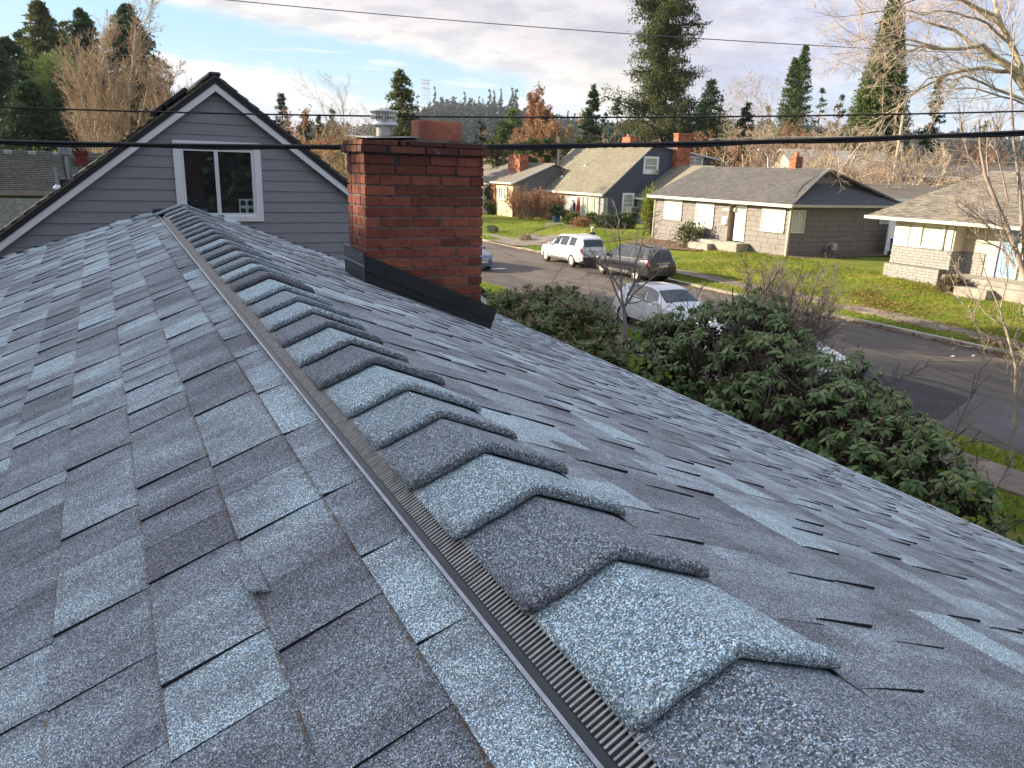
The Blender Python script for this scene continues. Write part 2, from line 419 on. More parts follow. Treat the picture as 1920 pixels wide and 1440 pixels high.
blue_siding = simple('slate_blue_siding', (.060, .078, .115), .6, 0, .1, 2, .0008, 30, warp=(.3, .3, 6))
blue_front = simple('pale_grey_front', (.36, .37, .37), .7, 0, .1, 3)
shake_lit = simple('grey_shake', (.205, .188, .180), .85, 0, .16, 7, .0012, 24, warp=(6, 6, 1))
tan_wall = simple('tan_wall', (.56, .43, .27), .75, 0, .1, 3)
tan_brick = brick_mat('tan_orange_brick', (.46, .21, .10), (.56, .28, .14), (.62, .35, .2), soot=False)
red_door = simple('red_door', (.48, .03, .025), .45, 0, .05, 3)
blue_door = simple('pale_blue_door', (.22, .36, .50), .45, 0, .08, 3)
white_door = simple('white_door', (.80, .80, .78), .4, 0, .03, 3)
grey_brick = simple('painted_grey_brick', (.29, .28, .265), .8, 0, .18, 9, .002, 60)
grey_mortar = simple('pale_joint', (.14, .135, .13), .9)
concrete = simple('weathered_concrete', (.30, .27, .235), .92, 0, .25, 2.2, .003, 30)
curb_mat = simple('curb_concrete', (.25, .215, .17), .92, 0, .35, 1.4, .004, 26)
path_mat = simple('sidewalk_concrete', (.20, .165, .13), .95, 0, .35, 1.1, .003, 26)
soil = simple('soil_and_leaves', (.13, .085, .05), .98, 0, .5, 5, .02, 12)
bark = simple('bark', (.13, .10, .075), .95, 0, .3, 5, .012, 14)
bark_warm = simple('bare_bark_warm', (.48, .40, .31), .9, 0, .25, 3)
bark_pale = simple('pale_mossy_bark', (.46, .40, .26), .9, 0, .3, 2.5, .01, 20, c2=(.16, .12, .08))
bark_grey = simple('grey_twig', (.20, .17, .16), .9, 0, .2, 6)
twig_red = simple('twig_russet', (.34, .20, .135), .9, 0, .2, 4)
twig_tan = simple('twig_tan', (.42, .33, .245), .9, 0, .25, 2)
twig_pale = simple('twig_pale', (.50, .44, .38), .9, 0, .15, 2)
wood_pole = simple('pole_wood', (.33, .27, .19), .9, 0, .2, 3)
wire_mat = simple('cable_jacket', (.012, .012, .016), .6)
wire_thin = simple('thin_wire', (.10, .11, .14), .6)
wire_lit = simple('pale_cable', (.45, .42, .36), .6)
con_dark = leafmat('conifer_dark', (0.018, 0.039, 0.018), (0.042, 0.083, 0.036), (0.090, 0.143, 0.060), .7, .28, .25)
con_olive = leafmat('conifer_olive', (.030, .045, .016), (.095, .12, .040), (.22, .22, .075), .7, .28, .25)
con_green = leafmat('cypress_green', (0.027, 0.054, 0.021), (0.072, 0.123, 0.036), (0.150, 0.203, 0.053), .7, .28, .25)
con_blue = leafmat('conifer_bluish', (0.027, 0.051, 0.039), (0.060, 0.098, 0.072), (0.128, 0.165, 0.112), .7, .28, .25)
pine_green = leafmat('pine_light', (0.060, 0.105, 0.033), (0.135, 0.195, 0.060), (0.225, 0.285, 0.105), .65, .2, .25)
hill_leaf = leafmat('hill_trees', (0.009, 0.018, 0.018), (0.018, 0.034, 0.031), (0.032, 0.047, 0.036), .8, .1, .2)
gold_leaf = leafmat('gold_autumn', (.22, .15, .05), (.34, .23, .08), (.42, .30, .12), .8, .3, .2)
rust_leaf = leafmat('rust_autumn', (.20, .10, .05), (.33, .17, .09), (.42, .25, .14), .8, .3, .2)
shrub_leaf = leafmat('shrub_green', (.022, .042, .014), (.06, .10, .026), (.13, .17, .045), .55, .25, .35)
bamboo_leaf = leafmat('bamboo_yellow', (.16, .20, .035), (.26, .30, .05), (.36, .38, .08), .55, .35, .3)
grass_leaf = leafmat('grass_blade', (.07, .13, .012), (.15, .23, .02), (.27, .33, .035), .6, .35, .25)
dead_leaf = leafmat('fallen_leaf', (.10, .045, .02), (.24, .11, .045), (.42, .24, .10), .8, .2, .3)
rhodo_leaf = leafmat('rhododendron_leaf', (.022, .050, .010), (.072, .125, .030), (.22, .28, .10), .42, .15, .38)
rhodo_bud = simple('rhododendron_bud', (.34, .33, .16), .6, 0, .2, 30)
pieris_leaf = leafmat('pieris_leaf', (.035, .055, .012), (.10, .135, .03), (.22, .25, .06), .35, .2, .5)
pieris_red = leafmat('pieris_red', (.05, .022, .012), (.12, .045, .025), (.20, .08, .04), .45, .2, .4)
seq_green = leafmat('sequoia_green', (.04, .075, .016), (.10, .15, .035), (.19, .235, .07), .7, .28, .25)
def car_paint(name, c, rough=.25, metal=0.0, coat=.8):
    m, g, b = newmat(name); b.inputs['Base Color'].default_value = (*c, 1); b.inputs['Roughness'].default_value = rough
    b.inputs['Metallic'].default_value = metal; b.inputs['Coat Weight'].default_value = coat; b.inputs['Coat Roughness'].default_value = .04
    t = g.node('ShaderNodeTexCoord').outputs['Object']
    n = g.smooth(g.noise(t, 3, 5, .6), .35, .75); g.put(b.inputs['Base Color'], g.mix(g.math('MULTIPLY', n, .12), c, tuple(x*.6 for x in c)))
    return m
car_white = car_paint('white_paint', (.74, .75, .77)); car_dark = car_paint('dark_grey_paint', (.016, .014, .018), .2, 0.0)
car_blue = car_paint('blue_paint', (.10, .14, .24), .3, .3)
car_glass = glassy('car_glass', (.010, .013, .016), .03, .9)
tyre_mat = simple('tyre_rubber', (.022, .021, .021), .85); rim_mat = simple('alloy', (.62, .60, .56), .3, .6, .05, 8)
lamp_red = simple('tail_lamp_red', (.45, .02, .02), .15, 0, .15, 30, spec=.8); lamp_clear = simple('head_lamp', (.65, .68, .72), .08, .3, .05, 20, spec=.9)
lower_trim = simple('grey_cladding', (.17, .16, .15), .6); bumper_black = simple('black_bumper', (.016, .016, .02), .5)
plate_mat = simple('plate', (.6, .62, .65), .4); chrome = simple('chrome', (.75, .75, .76), .12, 1.0, .05, 10)
coat_mat = simple('dark_coat', (.018, .019, .026), .85, 0, .2, 12); skin_mat = simple('skin', (.50, .30, .22), .55, 0, .05, 20)
hair_mat = simple('white_hair', (.68, .66, .62), .8, 0, .15, 60); trouser_mat = simple('grey_trousers', (.06, .065, .08), .85, 0, .2, 12)
bin_blue = simple('blue_bin', (.03, .045, .32), .45); pot_blue = simple('glazed_blue_pot', (.03, .10, .24), .2, 0, .2, 9)
iron = simple('cast_iron', (.075, .068, .062), .75, 0, .3, 20, .003, 40)
paper = simple('litter_white', (.75, .75, .74), .8)

def ground_mats():
    m, g, b = newmat('lawn')
    t = g.node('ShaderNodeTexCoord').outputs['Object']
    n1 = g.noise(t, .35, 6, .62, .3); n2 = g.noise(t, 2.6, 6, .68); n3 = g.noise(t, 30, 4, .7)
    c = g.mix(g.smooth(n1, .38, .64), (.125, .19, .014, 1), (.27, .29, .022, 1))
    c = g.mix(g.math('MULTIPLY', g.smooth(n2, .44, .64), .8), c, (.27, .20, .07, 1))
    c = g.mix(g.math('MULTIPLY', g.smooth(g.noise(t, 7.0, 5, .7), .50, .68), .55), c, (.06, .11, .015, 1))
    c = g.mix(g.math('MULTIPLY', g.smooth(n3, .35, .7), .5), c, g.mix(1.0, c, (.45, .55, .4, 1), 'MULTIPLY'))
    g.put(b.inputs['Base Color'], c); b.inputs['Roughness'].default_value = .9; b.inputs['Specular IOR Level'].default_value = .2
    bn = g.node('ShaderNodeBump'); bn.inputs['Distance'].default_value = .05; g.put(bn.inputs['Height'], g.math('ADD', n3, g.math('MULTIPLY', n2, 1.5))); g.l.new(bn.outputs[0], b.inputs['Normal'])
    m2, g, b = newmat('asphalt')
    t = g.node('ShaderNodeTexCoord').outputs['Object']
    n1 = g.noise(g.mapv(t, (1, .18, 1)), .8, 6, .65, .4); n2 = g.noise(t, 1.6, 6, .65); vo = g.vor(t, 85); n3 = g.noise(t, 9, 5, .7)
    c = g.mix(g.smooth(n1, .35, .65), (.058, .049, .044, 1), (.125, .102, .085, 1))
    c = g.mix(g.math('MULTIPLY', g.smooth(n2, .52, .75), .45), c, (.15, .125, .10, 1))
    c = g.mix(g.math('MULTIPLY', g.smooth(vo, .2, .55), .4), c, g.mix(1.0, c, (1.6, 1.55, 1.5, 1), 'MULTIPLY'))
    # tar-sealed cracks
    ck = g.vor(g.mapv(t, (.16, .10, 1)), 1.0, 'DISTANCE_TO_EDGE')
    ckn = g.math('ADD', ck, g.math('MULTIPLY', g.math('SUBTRACT', n3, .5), .03))
    c = g.mix(g.math('MULTIPLY', g.math('MULTIPLY', g.smooth(ckn, .011, .004), g.smooth(g.noise(t, .3, 3, .5), .48, .56)), .7), c, (.018, .018, .02, 1))
    g.put(b.inputs['Base Color'], c); b.inputs['Roughness'].default_value = .78
    bn = g.node('ShaderNodeBump'); bn.inputs['Distance'].default_value = .006; g.put(bn.inputs['Height'], vo); g.l.new(bn.outputs[0], b.inputs['Normal'])
    m3 = simple('dark_patch_asphalt', (.026, .025, .030), .8, 0, .3, 1.5, .004, 60)
    m4 = simple('grey_slab', (.105, .098, .098), .85, 0, .2, 1.2, .004, 60)
    m5 = simple('far_ground', (.12, .13, .05), .95, 0, .4, .06)
    return m, m2, m3, m4, m5
LAWN, ASPH, PATCH, SLAB, FARG = ground_mats()

# ------------------------------------------------------------------ our own house: roof, ridge, chimney
TA, KY = .405, .022
CA = 1/math.sqrt(1+TA*TA); SA = TA*CA
PEAK_Y = 6.10; EAVE_R = 4.70/CA; EAVE_L = 4.70/CA; NEAR_Y = -4.0
house = thing('own_house', 'house under the camera with grey blended shingle roof and red brick chimney', 'house', (0, 0, 0))
def RP(side, s, Y, off=0.0):
    """point on our roof: side -1 left / +1 right, s metres down the slope, off above the plane"""
    return np.array([side*(s*CA+off*SA), Y, KY*Y-s*SA+off*CA])
def sag(s): return 0.0
GROUND_OWN = -4.55
mb = MB()
for x in (-4.1, 4.1): mb.box((x-.08, NEAR_Y+.4, GROUND_OWN-.3), (x+.08, 9.9, -1.95))
mb.box((-4.1, NEAR_Y+.32, GROUND_OWN-.3), (4.1, NEAR_Y+.4, -1.95)); mb.box((-4.1, 9.82, GROUND_OWN-.3), (4.1, 9.9, -1.95))
mb.ob('wall', siding_grey, house)
deck_m = simple('roof_deck', (.05, .05, .055), .95)
mb = MB()
for sd_ in (-1, 1):
    hy = PEAK_Y+EAVE_R*CA
    mb.add([RP(sd_, 0, NEAR_Y, -.020), RP(sd_, 0, PEAK_Y, -.020), RP(sd_, EAVE_R-.01, hy-.01, -.020), RP(sd_, EAVE_R-.01, NEAR_Y, -.020),
            RP(sd_, 0, NEAR_Y, -.12), RP(sd_, 0, PEAK_Y, -.12), RP(sd_, EAVE_R-.01, hy-.01, -.12), RP(sd_, EAVE_R-.01, NEAR_Y, -.12)], BOXF)
a_, b_, c_ = RP(-1, 0, PEAK_Y, -.02), RP(-1, EAVE_L, PEAK_Y+EAVE_L*CA, -.02), RP(1, EAVE_R, PEAK_Y+EAVE_R*CA, -.02)
mb.add([a_, b_, c_, a_-[0, 0, .1], b_-[0, 0, .1], c_-[0, 0, .1]], [(0, 1, 2), (3, 5, 4), (0, 3, 4, 1), (1, 4, 5, 2), (2, 5, 3, 0)])
roof = mb.ob('roof', deck_m, house)

def tab_verts(side, s0, s1, y0, y1, h0, slant=0.0):
    """laminated tab: butt at s1 (lower), upper edge s0; butt raised h0 above the deck plane; two extra rows for the lap grit"""
    T = .0045
    sm = s0+.030
    rows = [(s0-.02, -.0105), (sm, -.0100+h0*.5), (s1, -.011+h0)]
    V = []
    for ri, (s, o) in enumerate(rows):
        for y in (y0, y1): V.append(RP(side, s, y, o+((.0012 if y == y0 else -.0012) if ri else 0)*(.55 if ri == 1 else 1)))
    for y in (y0, y1): V.append(RP(side, s1-.0008, y, -.0165))
    for y in (y0, y1): V.append(RP(side, s0-.02, y, -.0165))
    F = [(0, 1, 3, 2), (2, 3, 5, 4), (4, 5, 7, 6), (0, 2, 4, 6, 8), (1, 9, 7, 5, 3)]
    if side > 0: F = [tuple(reversed(f)) for f in F]
    sc = [1.0, 1.0, .84, .84, 0, 0, 0, 0, 1, 1]
    # colour runs to 0.84 at the visible top then the grit line
    sc[0] = sc[1] = 1.1
    if s0 < .2: sc = [0]*10
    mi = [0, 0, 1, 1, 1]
    return V, F, sc, mi
def intersects_chimney(x, y): return 1.0 < x < 1.87 and 4.97 < y < 5.40
tabs = []
def make_courses(side, s_first, ncourse, ystart, widths):
    for k in range(ncourse):
        s1 = s_first+.143*k; s0 = s1-.143
        if side > 0 and s1 > EAVE_R+.02: break
        yend = PEAK_Y+s1*CA-.02
        y = ystart-random.uniform(0, .2); lvl = random.choice((0, 1)); tone = random.uniform(.2, .8)
        while y < yend:
            w = random.uniform(*widths)
            if side < 0 and random.random() < .12: w *= .45
            if random.random() < .82: lvl = 1-lvl
            h = (.0048, .0074)[lvl]+random.uniform(-.0006, .0010)
            if random.random() < .78: tone = random.choice((.28, .34, .40, .46, .52, .58, .66, .88))+random.uniform(-.06, .06)
            if lvl == 0: tone -= .04
            y1 = min(y+w, yend)
            tone2 = tone+random.choice((0, 0, .22, -.22, .35, -.35))*random.random()
            tabs.append((side, max(s0, .192), s1, y, y1, h, tone, tone2))
            y = y1
make_courses(-1, .246, 9, .18, (.085, .20))
make_courses(1, .300, 36, .10, (.11, .26))
def tab_rank(t):
    side, s0, s1, y0, y1 = t[:5]
    P = RP(side, (s0+s1)/2, (y0+y1)/2); q = pix(P)
    if q[2] < .15 or not (-150 < q[0] < 2070 and -50 < q[1] < 1600): return 0
    n = np.array([side*SA, 0, CA]); v = CAM-P; d = np.linalg.norm(v)
    return (y1-y0)*(s1-s0)*max(.01, (n@v)/d)/(d*d)
rk = [tab_rank(t) for t in tabs]
order = sorted(range(len(tabs)), key=lambda i: -rk[i])
single = set(i for i in order[:300] if rk[i] > 0)
BV, BF, BT, BS, BM = [], [], [], [], []
for i, t in enumerate(tabs):
    V, F, sc, mi = tab_verts(*t[:6]); tn = [t[6], t[7]]*5; tn[8], tn[9] = t[6], t[7]
    if i in single:
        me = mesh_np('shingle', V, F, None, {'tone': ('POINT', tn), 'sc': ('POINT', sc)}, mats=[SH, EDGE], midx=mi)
        link('shingle', me, roof)
    else:
        q = pix(RP(t[0], t[1], t[3]))
        b = len(BV); BV += V; BF += [tuple(b+j for j in f) for f in F]; BT += tn; BS += sc; BM += mi
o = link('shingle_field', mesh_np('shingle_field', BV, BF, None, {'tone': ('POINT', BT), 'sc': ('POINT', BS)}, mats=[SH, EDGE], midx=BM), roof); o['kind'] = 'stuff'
# one torn, lifted tab corner on the left slope
P0 = RP(-1, .385, 1.02, .004)
V = [RP(-1, .372, .985, .002), RP(-1, .378, 1.075, .002), RP(-1, .392, 1.085, .013), RP(-1, .402, 1.04, .010), RP(-1, .398, .995, .012)]
V += [v-np.array([0, 0, .003]) for v in V]
F = [(0, 1, 2, 3, 4), (9, 8, 7, 6, 5)]+[(i, 5+i, 5+(i+1) % 5, (i+1) % 5) for i in range(5)]
o = link('torn_shingle_tab', mesh_np('torn_shingle_tab', V, F, SH, {'tone': ('POINT', [.3]*10), 'sc': ('POINT', [0.5]*10)}), roof)

# ---- ridge and hip caps
def cap_mesh(u0, u1, expo, seed, tone, thick=.021, nu=26, drop=0.0):
    """cap in local frame: x=across (signed slope distance), y=uphill along ridge, z=normal offset (resolved in place_cap)"""
    r = random.Random(seed)
    us = np.linspace(u0, u1, nu)
    L = expo+.05
    T_ = thick
    prof = [(L, -.003), (L*.75, T_*.22), (L*.5, T_*.48), (L*.25, T_*.75), (L*.13, T_*.87), (.022, T_*.97), (.011, T_), (.006, T_*.99), (.002, T_*.92), (.0003, T_*.76), (0, T_*.55), (.0015, T_*.36), (.005, T_*.26), (.022, .0045)]
    V = []; prm = []
    w1, w2 = r.uniform(0, 6), r.uniform(0, 6)
    for j, (y, z) in enumerate(prof):
        for u in us:
            wob = .0010*math.sin(u*31+w1)+.0008*math.sin(u*83+w2)
            edge = .010*max(0, (abs(u/(u0 if u < 0 else u1))-.86)/.14)**2
            shr = 1-(.03 if u < 0 else .10)*(y/L)
            V.append((u*shr, y+(wob+edge if y < .05 else 0), z*(1-.55*max(0, (abs(u/(u0 if u < 0 else u1))-.84)/.16)**2)+r.uniform(-.0004, .0004))); prm.append(0)
    F = [(j*nu+i, j*nu+i+1, (j+1)*nu+i+1, (j+1)*nu+i) for j in range(len(prof)-1) for i in range(nu-1)]
    n = len(prof)
    F += [tuple(j*nu for j in range(n)), tuple(j*nu+nu-1 for j in reversed(range(n)))]
    return V, F
def place_cap(O, A, Ld, Rd, V, base_off=0.0):
    """fold the flat cap over the ridge: rounded fold of radius rr"""
    A, Ld, Rd = [np.array(q)/np.linalg.norm(q) for q in (A, Ld, Rd)]
    Nl = np.cross(Ld, A); Nl = Nl if Nl[2] > 0 else -Nl
    Nr = np.cross(Rd, A); Nr = Nr if Nr[2] > 0 else -Nr
    rr = .0045; out = []
    for (u, y, z) in V:
        t = min(1.0, abs(u)/rr)
        t = t*t*(3-2*t)
        N = (Nr if u > 0 else Nl); D = Rd if u > 0 else Ld
        Nm = (Nl+Nr)/np.linalg.norm(Nl+Nr); N2 = Nm*(1-t)+N*t; N2 /= np.linalg.norm(N2)
        p = np.array(O)+A*y+D*abs(u)+N2*(z+base_off)-Nm*(1-t)*.001
        out.append(p)
    return out
cap_y = [.262, .462, .665, .86, 1.03, 1.21, 1.385, 1.59, 1.78, 1.98, 2.16, 2.35, 2.55, 2.80, 2.99, 3.18, 3.37, 3.58, 3.81, 4.04, 4.26, 4.46, 4.66, 4.86, 5.06, 5.28, 5.49, 5.74]
tones = [.46, .98, .36, .78, .42, .62, .86, .30, .75, .35, .80, .55, .92, .15, .9, .45, .7, .3, .8, .2, .6, .4, .75, .3, .65, .35, .6, .5]
for i, y in enumerate(cap_y):
    ex = (cap_y[i+1]-y) if i+1 < len(cap_y) else .33
    V, F = cap_mesh(-.130-random.uniform(-.004, .006), .168+random.uniform(-.006, .018), ex, 100+i, 0, thick=.0225+random.uniform(-.002, .003))
    P = place_cap((0, y, KY*y), (0, 1, KY), (-CA, 0, -SA), (CA, 0, -SA), V, -.0105)
    tn = [tones[i]+(.0 if abs(v[0]) > .001 else 0)-(.22 if v[1] < .012 and v[2] < .02 else 0) for v in V]  # tone lowered on the lip face to paint its shade
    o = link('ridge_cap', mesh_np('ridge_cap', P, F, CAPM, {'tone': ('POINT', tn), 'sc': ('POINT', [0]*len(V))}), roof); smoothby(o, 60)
cap_y0 = .06
V, F = cap_mesh(-.132, .175, .2, 99, 0); P = place_cap((0, cap_y0, KY*cap_y0), (0, 1, KY), (-CA, 0, -SA), (CA, 0, -SA), V, -.0125)
o = link('ridge_cap', mesh_np('ridge_cap', P, F, CAPM, {'tone': ('POINT', [.28]*len(V)), 'sc': ('POINT', [0]*len(V))}), roof); smoothby(o, 60)
# peak cap covering the hip junction
V, F = cap_mesh(-.19, .20, .26, 55, 0, thick=.022); P = place_cap((0, 5.90, KY*5.9+.010), (0, 1, KY), (-CA, 0, -SA), (CA, 0, -SA), V, -.008)
o = link('peak_cap', mesh_np('peak_cap', P, F, CAPM, {'tone': ('POINT', [.55]*len(V)), 'sc': ('POINT', [0]*len(V))}), roof); smoothby(o, 60)
# hips run down and away from the peak
for sd_, nn in ((-1, 22), (1, 22)):
    A = np.array([-sd_*1.0, -.92 if sd_ < 0 else -1.0, TA]); A /= np.linalg.norm(A)
    Oh = np.array([0, PEAK_Y, KY*PEAK_Y])
    ca_ = np.array([sd_*CA, 0, -SA]); Nn = np.array([sd_*SA, 0, CA])
    L1 = np.cross(A, Nn); L1 = L1 if L1[1] < 0 else -L1
    N2 = np.array([0, SA, CA]); L2 = np.cross(A, N2); L2 = L2 if L2[1] > 0 else -L2
    for i in range(nn):
        d = .16+.205*(i+1)
        O = Oh-A*d
        V, F = cap_mesh(-.105, .105, .205, 300+i+40*sd_, 0, thick=.024+random.uniform(0, .008), nu=14)
        P = place_cap(O, A, L1, L2, V, -.004)
        o = link('hip_cap', mesh_np('hip_cap', P, F, CAPM, {'tone': ('POINT', [random.choice((.2, .5, .7, .85))]*len(V)), 'sc': ('POINT', [0]*len(V))}), roof); smoothby(o, 60)
# far hip slope, plain courses (faces away)
mb = MB()
for k in range(32):
    s1 = .2+.145*k; w = s1*CA
    za = KY*PEAK_Y-(s1-.145)*SA; zb = KY*PEAK_Y-s1*SA
    mb.add([(-w, PEAK_Y+(s1-.145)*CA, za-.01), (w, PEAK_Y+(s1-.145)*CA, za-.01), (w, PEAK_Y+s1*CA, zb+.0), (-w, PEAK_Y+s1*CA, zb+.0), (w, PEAK_Y+s1*CA, zb-.015), (-w, PEAK_Y+s1*CA, zb-.015)], [(0, 3, 2, 1), (3, 5, 4, 2)])
o = link('shingle_field', mesh_np('shingle_field', mb.v, mb.f, SH, {'tone': ('POINT', [.5]*len(mb.v)), 'sc': ('POINT', [0]*len(mb.v))}), roof); o['kind'] = 'stuff'

# ---- ridge vent under the caps: louvers, gutter and outer baffle lip on the left, plain flange on the right
ve = MB()
def strip(side, pts, y0, y1, seg=1):
    V = []
    for j in range(seg+1):
        y = y0+(y1-y0)*j/seg
        for s, o in pts: V.append(RP(side, s, y, o))
    n = len(pts)
    F = [(j*n+i, j*n+(i+1) % n, (j+1)*n+(i+1) % n, (j+1)*n+i) for j in range(seg) for i in range(n)]
    F += [tuple(range(n)), tuple(seg*n+i for i in reversed(range(n)))]
    return V, F
for (pts) in ([(.156, -.019), (.178, -.019), (.178, -.0125), (.156, -.0125)],            # base plate
              [(.1685, -.0135), (.1705, -.0135), (.1725, .0005), (.1690, .0005)],        # outer baffle
              [(.10, -.0195), (.156, -.0195), (.156, -.0175), (.10, -.0175)]):    V, F = strip(-1, pts, -.3, PEAK_Y-.16, 1); ve.add(V, F)
V, F = strip(1, [(.12, -.013), (.165, -.013), (.173, -.0095), (.172, -.0105), (.12, -.018)], -.3, PEAK_Y-.16); ve.add(V, F)
vent = ve.ob('ridge_vent', black_metal, roof)
lip = MB(); V, F = strip(-1, [(.1683, .0004), (.1730, .0004), (.1733, .0016), (.1686, .0020)], -.3, PEAK_Y-.16); lip.add(V, F)
lip.ob('vent_lip', simple('vent_lip_plastic', (.36, .37, .41), .3, 0, .2, 40, spec=.8), roof)  # pale colour stands in for sky reflected along the baffle edge
lv = MB(); y = .12
while y < PEAK_Y-.2:
    p = .0076; w_ = p*random.uniform(.30, .38); dz_ = random.uniform(-.0003, .0003)
    lv.add([RP(-1, .120, y, -.0062+dz_), RP(-1, .120, y+w_, -.0062+dz_), RP(-1, .155, y+w_, -.0100+dz_), RP(-1, .155, y, -.0100+dz_),
            RP(-1, .120, y, -.0074+dz_), RP(-1, .120, y+w_, -.0074+dz_), RP(-1, .155, y+w_, -.0112+dz_), RP(-1, .155, y, -.0112+dz_)], BOXF)
    y += p
o = lv.ob('vent_louver', louver_mat, roof); o['kind'] = 'stuff'
# drip edge along the street-side eave
de = MB(); V, F = strip(1, [(EAVE_R-.03, -.012), (EAVE_R+.030, -.004), (EAVE_R+.034, -.05), (EAVE_R+.028, -.05), (EAVE_R+.024, -.012), (EAVE_R-.03, -.018)], NEAR_Y, PEAK_Y+EAVE_R*CA, 1); de.add(V, F)
de.ob('drip_edge', simple('drip_edge_pale', (.62, .64, .68), .4), roof)
ob_box('fascia', (4.60, NEAR_Y, -2.15), (4.66, PEAK_Y+4.6, -1.92), trim_white, house)

# pale scuff beside the vent on the left slope
# ---- chimney
CX0, CX1, CY0, CY1 = 1.016, 1.859, 4.987, 5.392
chim = MB().box((CX0+.010, CY0+.010, -.95), (CX1-.010, CY1-.010, .60)).ob('chimney', MORT, house)
brick_cache = {}
def brick_mesh(l, w, h, mat, v):
    key = (round(l, 3), round(w, 3), round(h, 3), mat.name, v)
    if key not in brick_cache:
        mb = MB().box((0, 0, 0), (l, w, h), .0035)
        r = random.Random(v*7+3)
        V = [(a+r.uniform(-.0012, .0012), b+r.uniform(-.0012, .0012), c+r.uniform(-.0012, .0012)) for a, b, c in mb.v]
        me = mesh_np('brick', V, mb.f, mat, {'tone': ('POINT', [(.12, .35, .5, .62, .85)[v % 5]]*len(V))})
        brick_cache[key] = me
    return brick_cache[key]
def lay(x0, y0, x1, y1, z, h, parent, mat=BRICK, jit=.0015):
    me = brick_mesh(x1-x0, y1-y0, h, mat, random.randrange(15))
    o = link('brick', me, parent); o.location = (x0+random.uniform(-jit, jit), y0+random.uniform(-jit, jit), z+random.uniform(-jit, jit)*.5)
    o.rotation_euler = (0, 0, random.uniform(-.004, .004))
    return o
zb, CH = .4525, .0677
for k in range(19):
    z = zb-CH*k+.005+(CH if True else 0)-CH
    odd = k % 2
    h = .0560
    z0 = z-CH+.005
    if k == 0: pass
    xs = [CX0+i*.2130 for i in range(4)] if odd else None
    # front face
    segs = [(0, .203), (.213, .416), (.426, .629), (.639, .843)] if not odd else [(0, .097), (.107, .310), (.320, .523), (.533, .736), (.746, .843)]
    for a, b in segs: lay(CX0+a, CY0, CX0+b, CY0+.097, z0, h, chim)
    for a, b in segs: lay(CX0+a, CY1-.097, CX0+b, CY1, z0, h, chim)
    sy = [(CY0+.107, CY0+.203), (CY0+.213, CY1-.107)] if odd else [(CY0+.107, CY1-.107)]
    sy = [(CY0+.107, CY0+.145), (CY0+.155, CY0+.298-.001)] if not odd else [(CY0+.107, CY0+.203), (CY0+.213, CY0+.298)]
    for a, b in sy:
        lay(CX0, a, CX0+.097, b, z0, h, chim); lay(CX1-.097, a, CX1, b, z0, h, chim)
# row above the top full joint, then two corbelled rows
for k, (z0, h, off, segs) in enumerate(((.457, .060, 0.0, [(0, .203), (.235, .44), (.452, .64), (.650, .843)]),
                                 (.527, .040, .030, [(0, .165), (.195, .43), (.442, .665), (.675, .83), (.835, .903)]),
                                 (.572, .032, .018, [(0, .24), (.262, .30), (.31, .555), (.567, .879)]))):
    for a, b in segs: lay(CX0-off+a, CY0-off, CX0-off+b, CY0-off+.1, z0, h, chim, jit=.003)
    for a, b in segs: lay(CX0-off+a, CY1+off-.1, CX0-off+b, CY1+off, z0, h, chim)
    D = CY1-CY0+2*off-.2
    for (a, b) in ((.01, D*.48), (D*.48+.012, D-.01)):
        lay(CX0-off, CY0-off+.1+a, CX0-off+.1, CY0-off+.1+b, z0, h, chim, jit=.003); lay(CX1+off-.1, CY0-off+.1+a, CX1+off, CY0-off+.1+b, z0, h, chim)
mb = MB().box((CX0-.012, CY0-.012, .520), (CX1+.012, CY1+.012, .570))
mb.ob('corbel_mortar', MORT, chim)
# sloped, rough mortar crown
n = 14; V = []; F = []
for j in range(n+1):
    for i in range(n+1):
        u, v = i/n, j/n; x = CX0-.005+(CX1-CX0+.01)*u; y = CY0-.005+(CY1-CY0+.01)*v
        e = min(u, 1-u, v*.6, (1-v)*.6)
        V.append((x, y, .598+.040*min(1, e*5)+random.uniform(-.005, .006)*(e > 0)))
F = [(j*(n+1)+i, j*(n+1)+i+1, (j+1)*(n+1)+i+1, (j+1)*(n+1)+i) for j in range(n) for i in range(n)]
link('crown', mesh_np('crown', V, F, crown_mat), chim)
# clay flue tile, open at the top
mb = MB(); fx0, fx1, fy0, fy1 = 1.425, 1.735, 5.06, 5.27
def rrect(x0, x1, y0, y1, r, z, n=5):
    out = []
    for cx, cy, a0 in ((x1-r, y0+r, -90), (x1-r, y1-r, 0), (x0+r, y1-r, 90), (x0+r, y0+r, 180)):
        for k in range(n+1):
            a = R_(a0+90*k/n); out.append((cx+r*math.cos(a), cy+r*math.sin(a), z))
    return out
rings = [rrect(fx0, fx1, fy0, fy1, .035, .60), rrect(fx0, fx1, fy0, fy1, .035, .742), rrect(fx0+.004, fx1-.004, fy0+.004, fy1-.004, .034, .746), rrect(fx0+.022, fx1-.022, fy0+.022, fy1-.022, .02, .744), rrect(fx0+.022, fx1-.022, fy0+.022, fy1-.022, .02, .60)]
V = [p for r in rings for p in r]; m = len(rings[0])
F = [(i*m+k, i*m+(k+1) % m, (i+1)*m+(k+1) % m, (i+1)*m+k) for i in range(4) for k in range(m)]+[tuple(4*m+k for k in range(m))]
o = mb.add(V, F).ob('flue_tile', flue_clay, chim); smoothby(o, 40)
